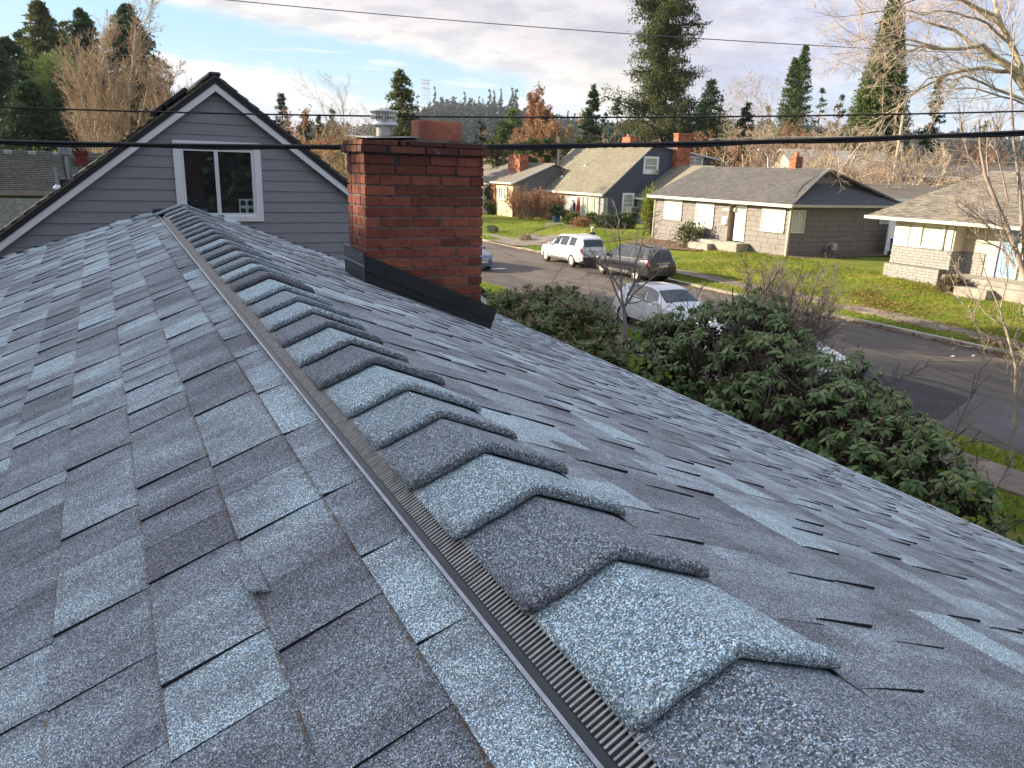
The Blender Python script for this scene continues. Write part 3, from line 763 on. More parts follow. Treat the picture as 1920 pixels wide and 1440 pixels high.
# metal sheet and vent cap
sp = [onZ(657, 257, .612), onZ(676, 261.5, .612), onZ(782, 257, .612), onZ(742, 251.5, .612)]
sp = [np.array([CX0-.045, 5.06, .622]), np.array([CX0+.01, 4.955, .612]), np.array([1.40, 5.02, .632]), np.array([1.36, 5.33, .640]), np.array([CX0-.02, 5.36, .632])]
mb = MB().prism(sp, (0, 0, .003)); mb.ob('cap_sheet', galv, chim)
vx, vy = 1.222, 5.20
vc = MB(); vc.lathe([(.056, .63), (.056, .712)], (vx, vy, 0), 28); o = vc.ob('vent_pipe', galv_dull, chim); smoothby(o, 40)
vc = MB()
vc.lathe([(.066, .712), (.092, .704), (.094, .709), (.083, .722), (.078, .728)], (vx, vy, 0), 32)
vc.lathe([(.078, .776), (.085, .778), (.093, .781), (.094, .790), (.088, .797), (.05, .803), (.002, .804)], (vx, vy, 0), 32)
for z0, z1 in ((.728, .742), (.758, .768)): vc.lathe([(.078, z0), (.078, z1)], (vx, vy, 0), 32)
vc.lathe([(.079, .768), (.079, .776)], (vx, vy, 0), 32)
for k in range(26):
    a = 2*math.pi*k/26; c_, s_ = math.cos(a), math.sin(a); wv = .0045 if k % 6 else .010
    vc.tube([(vx+.078*c_, vy+.078*s_, .74), (vx+.078*c_, vy+.078*s_, .762)], wv, 6)
o = vc.ob('vent_cap', galv, chim); smoothby(o, 35)
vc = MB(); vc.lathe([(.060, .715), (.060, .78)], (vx, vy, 0), 20); vc.ob('vent_core', black_plastic, chim)
# black step flashing round the base
def fl(y, pts, th): return MB().prism([(x, y, z) for x, z in pts], (0, th, 0))
zr = lambda x: KY*4.96-TA*x
fl(4.950, [(1.0, zr(1.0)+.035), (1.0, zr(1.0)+.165), (1.05, zr(1.05)+.175), (1.50, zr(1.50)+.165), (1.97, zr(1.97)+.160), (1.945, zr(1.945)+.060), (1.5, zr(1.5)+.062), (1.0, zr(1.0)+.075)], .020).ob('counter_flashing', black_metal, chim)
fl(4.964, [(1.0, zr(1.0)-.02), (1.0, zr(1.0)+.09), (1.95, zr(1.95)+.08), (1.925, zr(1.925)-.025)], .012).ob('base_flashing', black_metal, chim)
MB().prism([(1.002, 4.950, zr(1.0)+.105), (1.002, 4.950, zr(1)+.19), (1.002, 5.44, zr(1)+.205), (1.002, 5.44, zr(1)+.115)], (-.012, 0, 0)).ob('side_flashing', black_metal, chim)
MB().prism([(.994, 4.958, zr(1.0)-.01), (.994, 4.958, zr(1)+.105), (.994, 5.43, zr(1)+.115), (.994, 5.43, zr(1)+.01)], (.010, 0, 0)).ob('base_flashing', black_plastic, chim)
MB().prism([(.990, 4.948, zr(1.0)+.100), (.990, 4.948, zr(1)+.105), (.990, 5.44, zr(1)+.115), (.990, 5.44, zr(1)+.110)], (-.003, 0, 0)).ob('flashing_hem', galv, chim)
mb = MB()
for (y, z) in ((5.02, .145), (5.02, .165), (5.2, .15), (5.33, .17)): mb.lathe([(.004, 0), (.004, .004)], (.986, y, zr(1)+z), 8, 'x')
mb.box((1.86, 4.99, zr(1.9)-.02), (1.874, 5.42, zr(1.9)+.12)); mb.ob('flashing_rivet', galv, chim)

# ------------------------------------------------------------------ ground
RZ = -4.70
CURB_N, CURB_F = 14.75, 24.2
def gz(x, y):
    """ground height"""
    def lerp(a, b, t): t = min(1, max(0, t)); return a+(b-a)*t
    if x < CURB_N: z = -4.55
    elif x < CURB_F: z = -4.56
    elif x < 27.0: z = lerp(-4.56, -4.42, (x-CURB_F)/3.0)
    else: z = lerp(-4.42, -3.76, (x-27.0)/5.5)
    if x > CURB_F:
        k = min(1, max(0, (x-CURB_F)/8))
        z += -.012*max(0, y-31)*k + (-.02*max(0, 31-y))*k
        z = max(z, -4.62)
    if x > 46: z = lerp(z, -4.9, (x-46)/30)
    return z
xs = sorted(set([-600, -300, -150, -80, -50, -30, -20, -12, -8, -4, 0, 4, 6, 8, 10, 12, 13, 14, CURB_N-.001]+[CURB_F+.001, 24.4, 25, 26, 27, 28, 29, 30, 31, 32, 33, 34, 36, 38, 40, 43, 46, 50, 55, 60, 70, 80, 100, 150, 250, 400, 700, 1100]))
ys = sorted(set([-400, -150, -60, -30, -15]+list(range(-8, 60, 2))+[64, 70, 76, 84, 95, 110, 130, 160, 200, 260, 340, 450, 600, 800, 1200, 1800]))
def ground_patch(name, xs, ys, mat, dz=0.0, nz=.025):
    V = []; F = []; nx = len(xs); ny = len(ys)
    for y in ys:
        for x in xs:
            w = nz*(math.sin(x*1.7+y*.6)+math.sin(y*1.1-x*.4)) if (abs(x-CURB_N) > .3 and abs(x-CURB_F) > .3) else 0
            V.append((x, y, gz(x, y)+dz+w))
    F = [(j*nx+i, j*nx+i+1, (j+1)*nx+i+1, (j+1)*nx+i) for j in range(ny-1) for i in range(nx-1)]
    o = link(name, mesh_np(name, V, F, mat, smooth=True)); o['kind'] = 'structure'; return o
ground_patch('near_lawn', [x for x in xs if x < CURB_N], ys, LAWN)
ground_patch('far_lawn', [x for x in xs if x > CURB_F], ys, LAWN)
def sheet(name, pts, mat, kind='structure', z=None, th=0.0):
    V = [(p[0], p[1], (z if z is not None else gz(*p[:2])+.012)) for p in pts]
    o = link(name, mesh_np(name, V, [tuple(range(len(V)))], mat)); o['kind'] = kind
    if o.data.polygons[0].normal.z < 0: o.data.flip_normals()
    return o
def strip_sheet(name, cx, hw, y0, y1, mat, lift=.012, step=1.0, wob=0.0):
    V = []; F = []; n = int((y1-y0)/step)+1
    for j in range(n+1):
        y = y0+(y1-y0)*j/n; c = cx(y) if callable(cx) else cx
        a, b = c-hw+random.uniform(-wob, wob), c+hw+random.uniform(-wob, wob)
        V += [(a, y, max(gz(a, y), gz(c, y))+lift+.03), (b, y, gz(b, y)+lift+.03)]
    F = [(2*j, 2*j+1, 2*j+3, 2*j+2) for j in range(n)]
    o = link(name, mesh_np(name, V, F, mat, smooth=True)); o['kind'] = 'structure'; return o
road = sheet('road', [(CURB_N-.2, -400), (CURB_F+.2, -400), (CURB_F+.2, 900), (CURB_N-.2, 900)], ASPH, z=RZ)
# repaired panels on the near side of the road, lower right of the photograph
pz = RZ+.004
pp = [onZ(*p, pz) for p in ((1622, 690), (1640, 700), (1700, 712), (1762, 727), (1815, 745), (1835, 752), (1802, 772), (1775, 790), (1700, 775), (1640, 750), (1580, 715))]
sheet('road_patch', [(p[0], p[1]) for p in pp][::1], PATCH, z=pz)
pp = [onZ(*p, pz) for p in ((1850, 742), (1920, 764), (1990, 790), (1990, 880), (1900, 838), (1822, 800))]
sheet('road_patch', [(p[0], p[1]) for p in pp], SLAB, z=pz)
# tar seams
def seam(pxs, w, z, mat=None):
    P = [onZ(*p, z) for p in pxs]; V = []; F = []
    for i, p in enumerate(P):
        t = P[min(i+1, len(P)-1)]-P[max(i-1, 0)]; t /= np.linalg.norm(t); n = np.array([-t[1], t[0], 0])
        ww = w*random.uniform(.6, 1.3); V += [p+n*ww, p-n*ww]
    F = [(2*i, 2*i+1, 2*i+3, 2*i+2) for i in range(len(P)-1)]
    o = link('tar_seam', mesh_np('tar_seam', V, F, mat or simple('tar', (.012, .012, .015), .5))); o['kind'] = 'structure'
    return o
tar = simple('tar_line', (.012, .012, .015), .5)
seam([(1640, 686), (1680, 697), (1720, 707), (1760, 716), (1800, 727), (1840, 739), (1880, 750), (1925, 765), (1960, 778)], .085, RZ+.008, tar)
seam([(1845, 742), (1830, 757), (1812, 770), (1798, 785), (1780, 800)], .10, RZ+.008, tar)
seam([(1838, 742), (1822, 756), (1805, 768), (1790, 782), (1770, 800)], .16, RZ+.006, SLAB)
# curbs, each cast length a piece of its own where it can be seen
curb = MB().box((CURB_F-.05, -60, RZ-.3), (CURB_F+.10, 46.5, RZ+.10)).box((CURB_F-.05, 46.5, RZ-.3), (CURB_F+.10, 51, RZ+.03)).box((CURB_F-.02, 46.5, RZ-.3), (CURB_F+.25, 51, RZ+.13)).box((CURB_F-.05, 51, RZ-.3), (CURB_F+.10, 220, RZ+.10)).ob('curb', curb_mat); curb['kind'] = 'structure'
y = 6.2
while y < 58:
    L_ = 3.0
    if not (46.5 < y < 51):
        o = ob_box('curb_stone', (CURB_F-.065+random.uniform(-.01, .01), y+.008, RZ-.2), (CURB_F+.09, y+L_-.008, RZ+.115+random.uniform(-.008, .006)), curb_mat, curb, .015)
    y += L_
curb2 = MB().box((CURB_N-.10, -60, RZ-.3), (CURB_N+.05, 220, RZ+.105)).ob('curb', curb_mat); curb2['kind'] = 'structure'
y = -3.0
while y < 58:
    if not (24.5 < y < 30): ob_box('curb_stone', (CURB_N-.09, y+.008, RZ-.2), (CURB_N+.065, y+2.992, RZ+.12+random.uniform(-.006, .006)), curb_mat, curb2, .015)
    y += 3.0
# sidewalk slabs on the far side
walk = strip_sheet('sidewalk', lambda y: 26.0-max(0, 20-y)*.12, .60, -40, 120, path_mat, lift=-.02)
y = 10.0
while y < 52:
    c = 26.0-max(0, 20-(y+.75))*.12
    m_ = MB(); z0, z1 = gz(c, y), gz(c, y+1.5)
    dd = random.uniform(-.006, .010)
    a = c-.6; b = c+.6
    m_.prism([(a, y+.012, z0-.1), (b, y+.012, z0-.1), (b, y+.012, z0+.03+dd), (a, y+.012, z0+.03+dd)], (0, 1.476, z1-z0)); m_.ob('paving_slab', path_mat, walk)
    y += 1.5
walk2 = strip_sheet('sidewalk', 13.1, .55, -30, 24, path_mat, lift=.0)
y = 2.0
while y < 23:
    dd = random.uniform(0, .012); ob_box('paving_slab', (12.55, y+.012, -4.62), (13.65, y+1.49, -4.50+dd), path_mat, walk2); y += 1.5
sheet('driveway', [(23.9, 46.6), (24.6, 46.0), (27, 46.2), (30, 50.0), (35, 57.2), (36.2, 60.2), (34.5, 61), (31.5, 56), (28, 52.6), (26, 51.0), (23.9, 50.9)], simple('driveway_concrete', (.20, .165, .135), .95, 0, .3, .9, .003, 26))
for o in (bpy.data.objects['driveway'],):
    for v in o.data.vertices: v.co.z = gz(v.co.x, v.co.y)+.06
sheet('driveway', [(14.72, 24.0), (9.5, 26.6), (6, 27.2), (6, 24.0), (13.2, 23.0), (14.72, 22.4)], simple('near_driveway', (.13, .12, .11), .9, 0, .3, 1.2, .003, 26), z=-4.505)
for (poly) in ([(32.2, 30.2), (42, 30.0), (42, 31.4), (32.9, 31.4)], [(30.9, 36.5), (32.9, 36.2), (32.95, 43.4), (30.6, 43.6), (30.2, 40)], [(29.2, 44.5), (33, 44.5), (37, 58), (33.5, 56)]):
    o = sheet('garden_bed', poly, soil)
    for v in o.data.vertices: v.co.z = gz(v.co.x, v.co.y)+.05

# ------------------------------------------------------------------ helpers for houses
def gutter(name, p0, p1, parent, mat, h=.13, d=.10, out=(-1, 0)):
    x0, y0, z0 = p0; x1, y1, z1 = p1; ox, oy = out
    return MB().prism([(x0, y0, z0), (x0+ox*d, y0+oy*d, z0), (x0+ox*d*.8, y0+oy*d*.8, z0-h), (x0, y0, z0-h)], (x1-x0, y1-y0, z1-z0)).ob(name, mat, parent)
def rect_on(plane, val, tl, tr, br):
    """extents on a vertical plane from three photograph corners"""
    f_ = onX if plane == 'X' else onY
    a, b, c = f_(*tl, val), f_(*tr, val), f_(*br, val)
    k = 1 if plane == 'X' else 0
    return min(a[k], b[k]), max(a[k], b[k]), min(c[2], a[2]), max(a[2], b[2])
def window(parent, plane, val, ext, frame, pane, style='slider', t=.07, depth=.05, sill=False, blinds=None, out=-1):
    """window on a wall plane X=val or Y=val facing 'out'; frame boxes, sashes, pane, sub-parts of one window"""
    a0, a1, z0, z1 = ext
    def bx(m, u0, u1, w0, w1, d0, d1):
        lo = (val+out*d1, u0, w0) if plane == 'X' else (u0, val+out*d1, w0); hi = (val+out*d0, u1, w1) if plane == 'X' else (u1, val+out*d0, w1)
        lo2 = [min(p, q) for p, q in zip(lo, hi)]; hi2 = [max(p, q) for p, q in zip(lo, hi)]; m.box(lo2, hi2, .004)
    f = MB()
    bx(f, a0, a1, z1-t, z1, 0, depth); bx(f, a0, a1, z0, z0+t*(1.3 if sill else 1), 0, depth+(.03 if sill else 0)); bx(f, a0, a0+t, z0+t, z1-t, 0, depth-.002); bx(f, a1-t, a1, z0+t, z1-t, 0, depth-.002)
    w = f.ob('window', frame, parent)
    s = MB(); b0, b1, c0, c1 = a0+t, a1-t, z0+t, z1-t; q = .035
    if style == 'slider':
        m_ = (b0+b1)/2; bx(s, m_-q, m_+q, c0, c1, 0, depth*.7)
    elif style == 'hung':
        m_ = (c0+c1)/2; bx(s, b0, b1, m_-q, m_+q, 0, depth*.7)
    elif style == 'picture_low':
        m_ = c0+(c1-c0)*.26; bx(s, b0, b1, m_-.03, m_+.03, 0, depth*.7); bx(s, (b0+b1)/2-.03, (b0+b1)/2+.03, c0, m_-.03, 0, depth*.7)
    elif style == 'triple':
        for k in (1, 2): m_ = b0+(b1-b0)*(.27 if k == 1 else .73); bx(s, m_-.05, m_+.05, c0, c1, 0, depth*.8)
    if style != 'plain': s.ob('sash', frame, w)
    p = MB(); bx(p, b0, b1, c0, c1, 0, .012); p.ob('pane', pane, w)
    return w
def lap_wall(parent, plane, val, prof, z0, z1, expo, mat, out=-1, th=.012, name='siding_board', cols=None, gapm=siding_seam, back=True, lim=None):
    """clapboard wall: every board a piece. prof(z) -> (a0, a1) horizontal extent at height z"""
    k = 0; z = z0
    while z < z1-.005:
        zt = min(z+expo, z1); p0, p1 = prof(z+.004), prof(zt-.004)
        if p0[1]-p0[0] > .02 or p1[1]-p1[0] > .02:
            cuts = [0.0, 1.0]
            if cols: cuts = sorted(set([0.0, 1.0]+[c for c in cols(k)]))
            for c0, c1 in zip(cuts[:-1], cuts[1:]):
                def pt(c, p): return p[0]+(p[1]-p[0])*c
                g_ = .0015
                a0, a1, b0, b1 = pt(c0, p0)+g_, pt(c1, p0)-g_, pt(c0, p1)+g_, pt(c1, p1)-g_
                if plane == 'Y': V = [(a0, val, z), (a1, val, z), (b1, val, zt), (b0, val, zt), (a0, val+out*(th+.004), z+.002), (a1, val+out*(th+.004), z+.002), (b1, val+out*.004, zt), (b0, val+out*.004, zt)]
                else: V = [(val, a0, z), (val, a1, z), (val, b1, zt), (val, b0, zt), (val+out*(th+.004), a0, z+.002), (val+out*(th+.004), a1, z+.002), (val+out*.004, b1, zt), (val+out*.004, b0, zt)]
                MB().add(V, BOXF).ob(name, mat, parent)
        z += expo; k += 1
def slope_roof(name, poly, mat, parent, th=.10):
    return MB().prism(poly, (0, 0, -th)).ob(name, mat, parent)
def course_roof(name, A, B, C, D, mat, parent, n=24, lift=.018, th=.1):
    """roof plane A(eave left) B(eave right) C(ridge right) D(ridge left) built of real stepped courses, one mesh"""
    A, B, C, D = [np.array(p, float) for p in (A, B, C, D)]
    nrm = np.cross(B-A, D-A); nrm /= np.linalg.norm(nrm); nrm = nrm if nrm[2] > 0 else -nrm
    mb = MB()
    for k in range(n):
        t0, t1 = k/n, (k+1)/n
        a, b = A+(D-A)*t0, B+(C-B)*t0; d, c = A+(D-A)*t1, B+(C-B)*t1
        mb.add([a+nrm*lift, b+nrm*lift, c+nrm*.002, d+nrm*.002, a, b], [(0, 1, 2, 3), (4, 5, 1, 0)])
    mb.prism([A, B, C, D] if np.linalg.norm(C-D) > .01 else [A, B, C], (0, 0, -th))
    return mb.ob(name, mat, parent)

# ------------------------------------------------------------------ neighbour with the grey gable
GY = 13.5
pk = onY(400, 141, GY); lw = onY(0, 436, GY); rw = onY(650, 341, GY)
SL = (pk[2]-lw[2])/(pk[0]-lw[0]); SR = (pk[2]-rw[2])/(rw[0]-pk[0])
XL, XR = -3.6, pk[0]+4.6
zl = lambda x: pk[2]-SL*(pk[0]-x); zrr = lambda x: pk[2]-SR*(x-pk[0])
gable = thing('gable_house', 'grey lap-sided house with steep gable and white-framed window beyond the near roof', 'house', (0, 0, 0))
ob_box('wall', (XL+.25, GY+.02, -4.7), (XR-.35, GY+9, zl(XL+.25)-.3), siding_seam, gable)
MB().prism([(XL+.2, GY+.02, zl(XL+.2)-.3), (XR-.3, GY+.02, zrr(XR-.3)-.3), (pk[0], GY+.02, pk[2]-.22)], (0, .08, 0)).ob('gable_backing', siding_seam, gable)
zline = onY(150, 440, GY)[2]; ex = onY(150, 440, GY)[2]-onY(150, 461.3, GY)[2]
zstart = zline-ex*10
trim_d = .21
def gprof(z):
    a = pk[0]-(pk[2]-trim_d-z)/SL; b = pk[0]+(pk[2]-trim_d-z)/SR
    return (max(a, XL+.25), min(b, XR-.35)) if b > a else (pk[0], pk[0])
wext = rect_on('Y', GY, (323, 265.5), (487, 271), (494, 413))
wx0 = (onY(322, 268, GY)[0]+onY(334, 410, GY)[0])/2; wx1 = (onY(487, 271, GY)[0]+onY(494, 413, GY)[0])/2
wz1 = (onY(323, 263, GY)[2]+onY(487, 268, GY)[2])/2; wz0 = onY(494, 415, GY)[2]
def gboards():
    z = zstart; k = 0
    while z < pk[2]-trim_d:
        zt = z+ex; p0, p1 = gprof(z), gprof(min(zt, pk[2]-trim_d-.002))
        spans = [(p0[0], p0[1], p1[0], p1[1])]
        if zt > wz0 and z < wz1: spans = [(p0[0], wx0, p1[0], wx0), (wx1, p0[1], wx1, p1[1])]
        if z < wz1 < zt: MB().box((wx0, GY-.008, wz1+.002), (wx1, GY+.02, zt-.004)).ob('siding_board', siding_grey, gable)
        if z < wz0 < zt: MB().box((wx0, GY-.010, z), (wx1, GY+.02, wz0-.002)).ob('siding_board', siding_grey, gable)
        jo = {3: [2.35], 4: [3.05], 5: [2.55], 6: [2.86], 2: [2.1], 7: [3.2]}.get(k, [])
        for a0, a1, b0, b1 in spans:
            cuts = [c for c in jo if a0 < c < a1]
            xs_ = [(a0, b0)]+[(c, c) for c in cuts]+[(a1, b1)]
            for (c0, d0), (c1, d1) in zip(xs_[:-1], xs_[1:]):
                if c1-c0 < .02 and d1-d0 < .02: continue
                g_ = .002; th = .017; z2 = min(zt, pk[2]-trim_d)-.004
                V = [(c0+g_, GY+.02, z), (c1-g_, GY+.02, z), (d1-g_, GY+.02, z2), (d0+g_, GY+.02, z2), (c0+g_, GY-th, z), (c1-g_, GY-th, z), (d1-g_, GY-.003, z2), (d0+g_, GY-.003, z2)]
                MB().add(V, BOXF).ob('siding_board', siding_grey, gable)
        z = zt; k += 1
gboards()
# rake boards, dark drip edge, roof slopes
def rake(x0, z0, x1, z1, top, bot, y0, y1, name, mat):
    return MB().prism([(x0, y0, z0-top), (x1, y0, z1-top), (x1, y0, z1-bot), (x0, y0, z0-bot)], (0, y1-y0, 0)).ob(name, mat, gable)
lend = (XL-.3, zl(XL-.3)); rend = (XR+.1, zrr(XR+.1))
for (x, z) in (lend, rend):
    rake(pk[0], pk[2], x, z, .125, .240, GY-.14, GY-.11, 'rake_board', trim_white)
    rake(pk[0], pk[2], x, z, .030, .127, GY-.155, GY-.108, 'drip_edge', fascia_dark)
    rake(pk[0], pk[2], x, z, .10, .13, GY-.108, GY, 'soffit', simple('soffit', (.45, .45, .5), .7))
moss_roof = far_roof('mossy_roof', (.10, .095, .07), (.20, .19, .15)); dark_roof = far_roof('dark_roof', (.07, .07, .075), (.13, .13, .14))
course_roof('roof', (lend[0], GY-.17, lend[1]), (lend[0], GY+9, lend[1]), (pk[0], GY+9, pk[2]), (pk[0], GY-.17, pk[2]), moss_roof, gable, 30, .02, .035)
course_roof('roof', (rend[0], GY-.17, rend[1]), (rend[0], GY+9, rend[1]), (pk[0], GY+9, pk[2]), (pk[0], GY-.17, pk[2]), dark_roof, gable, 30, .02, .035)
ob_box('ridge_cap', (pk[0]-.09, GY-.18, pk[2]-.03), (pk[0]+.09, GY+9, pk[2]+.035), black_plastic, gable, .02)
# black vent boxes along the left slope
def onslope(x, y): return hit(x, y, (pk[0], 0, pk[2]), (-SL, 0, 1))
for i, (x, y, l) in enumerate(((334, 178, .30), (318, 189, .26), (304, 198, .24), (291, 205, .20))):
    P = onY(x, y+3, GY+.25+.1*i)
    a = math.atan(SL)
    m_ = MB().box((-l/2, -.16, -.035), (l/2, .16, .035), .012).box((-l/2+.03, -.10, -.075), (l/2-.03, .10, -.03))
    o = m_.ob('roof_vent', black_plastic, gable); o.location = (P[0], P[1], zl(P[0])+.085); o.rotation_euler = (0, -a, 0)
o = MB().box((-.12, -.1, 0), (.12, .1, .09), .02).ob('roof_vent', black_plastic, gable); P = onY(421, 150, GY+.4); o.location = (P[0], P[1], zrr(P[0])+.0); o.rotation_euler = (0, math.atan(SR), 0)
# window: casing, vinyl frame, meeting rail, panes, room behind
tw = .105
w = MB(); w.box((wx0, GY-.045, wz1-tw), (wx1, GY-.01, wz1), .004).box((wx0, GY-.045, wz0), (wx0+tw, GY-.01, wz1-tw-.002), .004).box((wx1-tw, GY-.045, wz0), (wx1, GY-.01, wz1-tw-.002), .004).box((wx0+tw+.002, GY-.05, wz0), (wx1-tw-.002, GY-.01, wz0+.09), .004)
win = w.ob('window', trim_white, gable)
ix0, ix1, iz0, iz1 = wx0+tw, wx1-tw, wz0+.09, wz1-tw
f_ = .045; mid = onY(407, 330, GY)[0]
fr = MB().box((ix0, GY-.03, iz1-f_), (ix1, GY+.02, iz1)).box((ix0, GY-.03, iz0), (ix1, GY+.02, iz0+f_)).box((ix0, GY-.03, iz0+f_), (ix0+f_, GY+.02, iz1-f_)).box((ix1-f_, GY-.03, iz0+f_), (ix1, GY+.02, iz1-f_))
fr.ob('window_frame', vinyl, win)
MB().box((mid-.03, GY-.034, iz0+f_), (mid+.03, GY+.01, iz1-f_), .004).ob('meeting_rail', vinyl, win)
x2 = onY(353, 330, GY)[0]; ob_box('inner_rail', (x2-.014, GY+.03, iz0+f_), (x2+.014, GY+.05, iz1-f_), simple('inner_rail', (.40, .40, .44), .5), win)
x3 = onY(422, 340, GY)[0]; ob_box('blind_edge', (x3-.03, GY+.04, iz0+f_), (x3+.022, GY+.055, iz1-f_), simple('blind_edge', (.50, .58, .56), .6), win)
def pane_mat():
    m, g, b = newmat('clear_pane'); b.inputs['Base Color'].default_value = (1, 1, 1, 1); b.inputs['Roughness'].default_value = .02
    gl = g.node('ShaderNodeBsdfGlossy'); gl.inputs['Roughness'].default_value = .02; tr = g.node('ShaderNodeBsdfTransparent'); tr.inputs[0].default_value = (.92, .94, .94, 1)
    fr = g.node('ShaderNodeFresnel'); fr.inputs[0].default_value = 1.6; mx = g.node('ShaderNodeMixShader')
    g.put(mx.inputs[0], g.math('MULTIPLY_ADD', fr.outputs[0], .7, .01)); g.l.new(tr.outputs[0], mx.inputs[1]); g.l.new(gl.outputs[0], mx.inputs[2])
    out = [n for n in g.n if n.type == 'OUTPUT_MATERIAL'][0]; g.l.new(mx.outputs[0], out.inputs[0]); return m
PANE = pane_mat()
ob_box('pane', (ix0+f_, GY-.012, iz0+f_), (mid-.03, GY-.008, iz1-f_), PANE, win)
ob_box('pane', (mid+.03, GY-.002, iz0+f_), (ix1-f_, GY+.002, iz1-f_), PANE, win)
rm = MB(); rm.box((ix0, GY+.9, iz0), (ix1, GY+.92, iz1)); rm.box((ix0-.02, GY+.02, iz0), (ix0, GY+.9, iz1)); rm.box((ix1, GY+.02, iz0), (ix1+.02, GY+.9, iz1)); rm.box((ix0, GY+.02, iz0-.02), (ix1, GY+.9, iz0)); rm.box((ix0, GY+.02, iz1), (ix1, GY+.9, iz1+.02))
rm.ob('room', interior, win)
ca, cb = onY(448, 373, GY), onY(478.5, 403, GY)
cardt = thing('card', 'white square card with four round discs standing in the lower right of the gable window', 'card', ((ca[0]+cb[0])/2, GY+.018, cb[2]))
cw = (cb[0]-ca[0]); chh = ca[2]-cb[2]
ob_box('card_sheet', (-cw/2, 0, 0), (cw/2, .006, chh), card, cardt, .001)
for i, (sx, sz) in enumerate(((-1, 1), (1, 1), (-1, -1), (1, -1))):
    m_ = MB(); c = (sx*cw*.24, -.004, chh/2+sz*chh*.24)
    m_.lathe([(cw*.17, 0), (cw*.185, .0), (cw*.19, .004)], (c[0], -.0045, c[2]), 20, 'y')
    o = m_.ob('disc', disc2 if i == 3 else disc1, cardt)
    if i == 3: o['label'] = 'brownish disc at lower right of the card'
# flue pipe and plastic vent pipe on the left slope (things fixed to that roof)
P = onY(128, 316, GY+.9); P[2] = zl(P[0]); top = onY(112, 262, GY+.9)
tp = np.array([P[0]-.03, GY+.9, P[2]+(onY(112, 250, GY+.9)[2]-onY(128, 318, GY+.9)[2])])
H = tp[2]-P[2]
fp = MB().tube([(P[0], P[1], P[2]-.1), (P[0]-.02, P[1], P[2]+H*.72)], .055, 20).ob('flue_pipe', galv, gable, smooth=False); smoothby(fp, 40)
fc = MB()
for k in range(14):
    a = 2*math.pi*k/14; fc.box((P[0]-.02+.085*math.cos(a)-.012, P[1]+.085*math.sin(a)-.012, P[2]+H*.74), (P[0]-.02+.085*math.cos(a)+.012, P[1]+.085*math.sin(a)+.012, P[2]+H*.97))
fc.lathe([(.06, H*.70+P[2]), (.10, H*.74+P[2]), (.10, H*.755+P[2])], (P[0]-.02, P[1], 0), 20).lathe([(.10, H*.96+P[2]), (.10, H*.98+P[2]), (.02, H+P[2])], (P[0]-.02, P[1], 0), 20).lathe([(.065, H*.72+P[2]), (.065, H*.97+P[2])], (P[0]-.02, P[1], 0), 16)
fc.ob('flue_cap', galv, fp)
MB().box((P[0]-.13, P[1]-.16, P[2]-.12), (P[0]+.12, P[1]+.16, P[2]+.035), .02).ob('flue_base', black_plastic, fp)
Q = onY(106, 332, GY+.4); Q[2] = zl(Q[0]); hh = onY(106, 291, GY+.4)[2]-onY(106, 334, GY+.4)[2]
vp_ = MB().tube([(Q[0], Q[1], Q[2]-.1), (Q[0]-.015, Q[1], Q[2]+hh)], .030, 14).ob('vent_pipe', galv_dull, gable)
MB().lathe([(.10, -.06), (.075, .02), (.035, .07)], (Q[0], Q[1], Q[2]), 14).ob('pipe_boot', galv, vp_)

# ------------------------------------------------------------------ house behind, far left
LY = 30.0
e0 = onY(0, 356, LY); r0 = onY(0, 281, LY+4.5)
lh = thing('mossy_roof_house', 'house with worn mossy roof and dark red chimney at the far left', 'house')
x0, x1 = -14.0, onY(158, 300, LY)[0]+4
ez, rz_ = e0[2], r0[2]
course_roof('roof', (x0, LY, ez), (x1, LY, ez), (x1, LY+4.5, rz_), (x0, LY+4.5, rz_), moss_roof, lh, 22, .03)
course_roof('roof', (x1, LY+9, ez), (x0, LY+9, ez), (x0, LY+4.5, rz_), (x1, LY+4.5, rz_), moss_roof, lh, 22, .03)
ob_box('gutter', (x0, LY-.12, ez-.16), (x1, LY, ez-.01), simple('gutter_tan', (.36, .30, .24), .6), lh)
lap_wall(lh, 'Y', LY+.5, lambda z: (x0+.4, x1-.4), -4.6, ez-.12, .2, simple('cream_lap', (.50, .46, .36), .7, 0, .08, 3, warp=(.4, 1, 5)), -1)
ob_box('wall', (x0+.4, LY+.51, -4.7), (x1-.4, LY+8.5, ez-.1), siding_seam, lh)
we = onY(27, 372, LY+.5); window(lh, 'Y', LY+.48, (we[0], we[0]+1.1, we[2]-1.0, we[2]), trim_white, glass_dark)
cc = onY(139, 283, LY+3); cd_ = onY(166, 310, LY+3)
ch = MB().box((cc[0], LY+2.7, cd_[2]-.6), (cd_[0], LY+3.5, cc[2]-.12), .01).box((cc[0]-.05, LY+2.65, cc[2]-.12), (cd_[0]+.05, LY+3.55, cc[2]), .01).ob('chimney', simple('dull_red_stucco', (.17, .045, .035), .85, 0, .25, 4), lh)
q_ = onY(131, 271, LY+3); ob_box('flue_sheet', (q_[0], LY+2.5, cc[2]+.12), (q_[0]+.95, LY+3.4, cc[2]+.15), galv, ch)
for (x, y) in ((14, 284), (60, 286), (106, 288)):
    P = onY(x, y, LY+4.1); ob_box('roof_vent', (P[0]-.13, LY+3.95, P[2]-.12), (P[0]+.13, LY+4.25, P[2]+.05), galv_dull, lh, .02)
P = onY(82, 330, LY+2); MB().box((P[0]-.09, LY+1.9, P[2]-.12), (P[0]+.09, LY+2.1, P[2]+.04), .02).ob('roof_vent', black_plastic, lh)
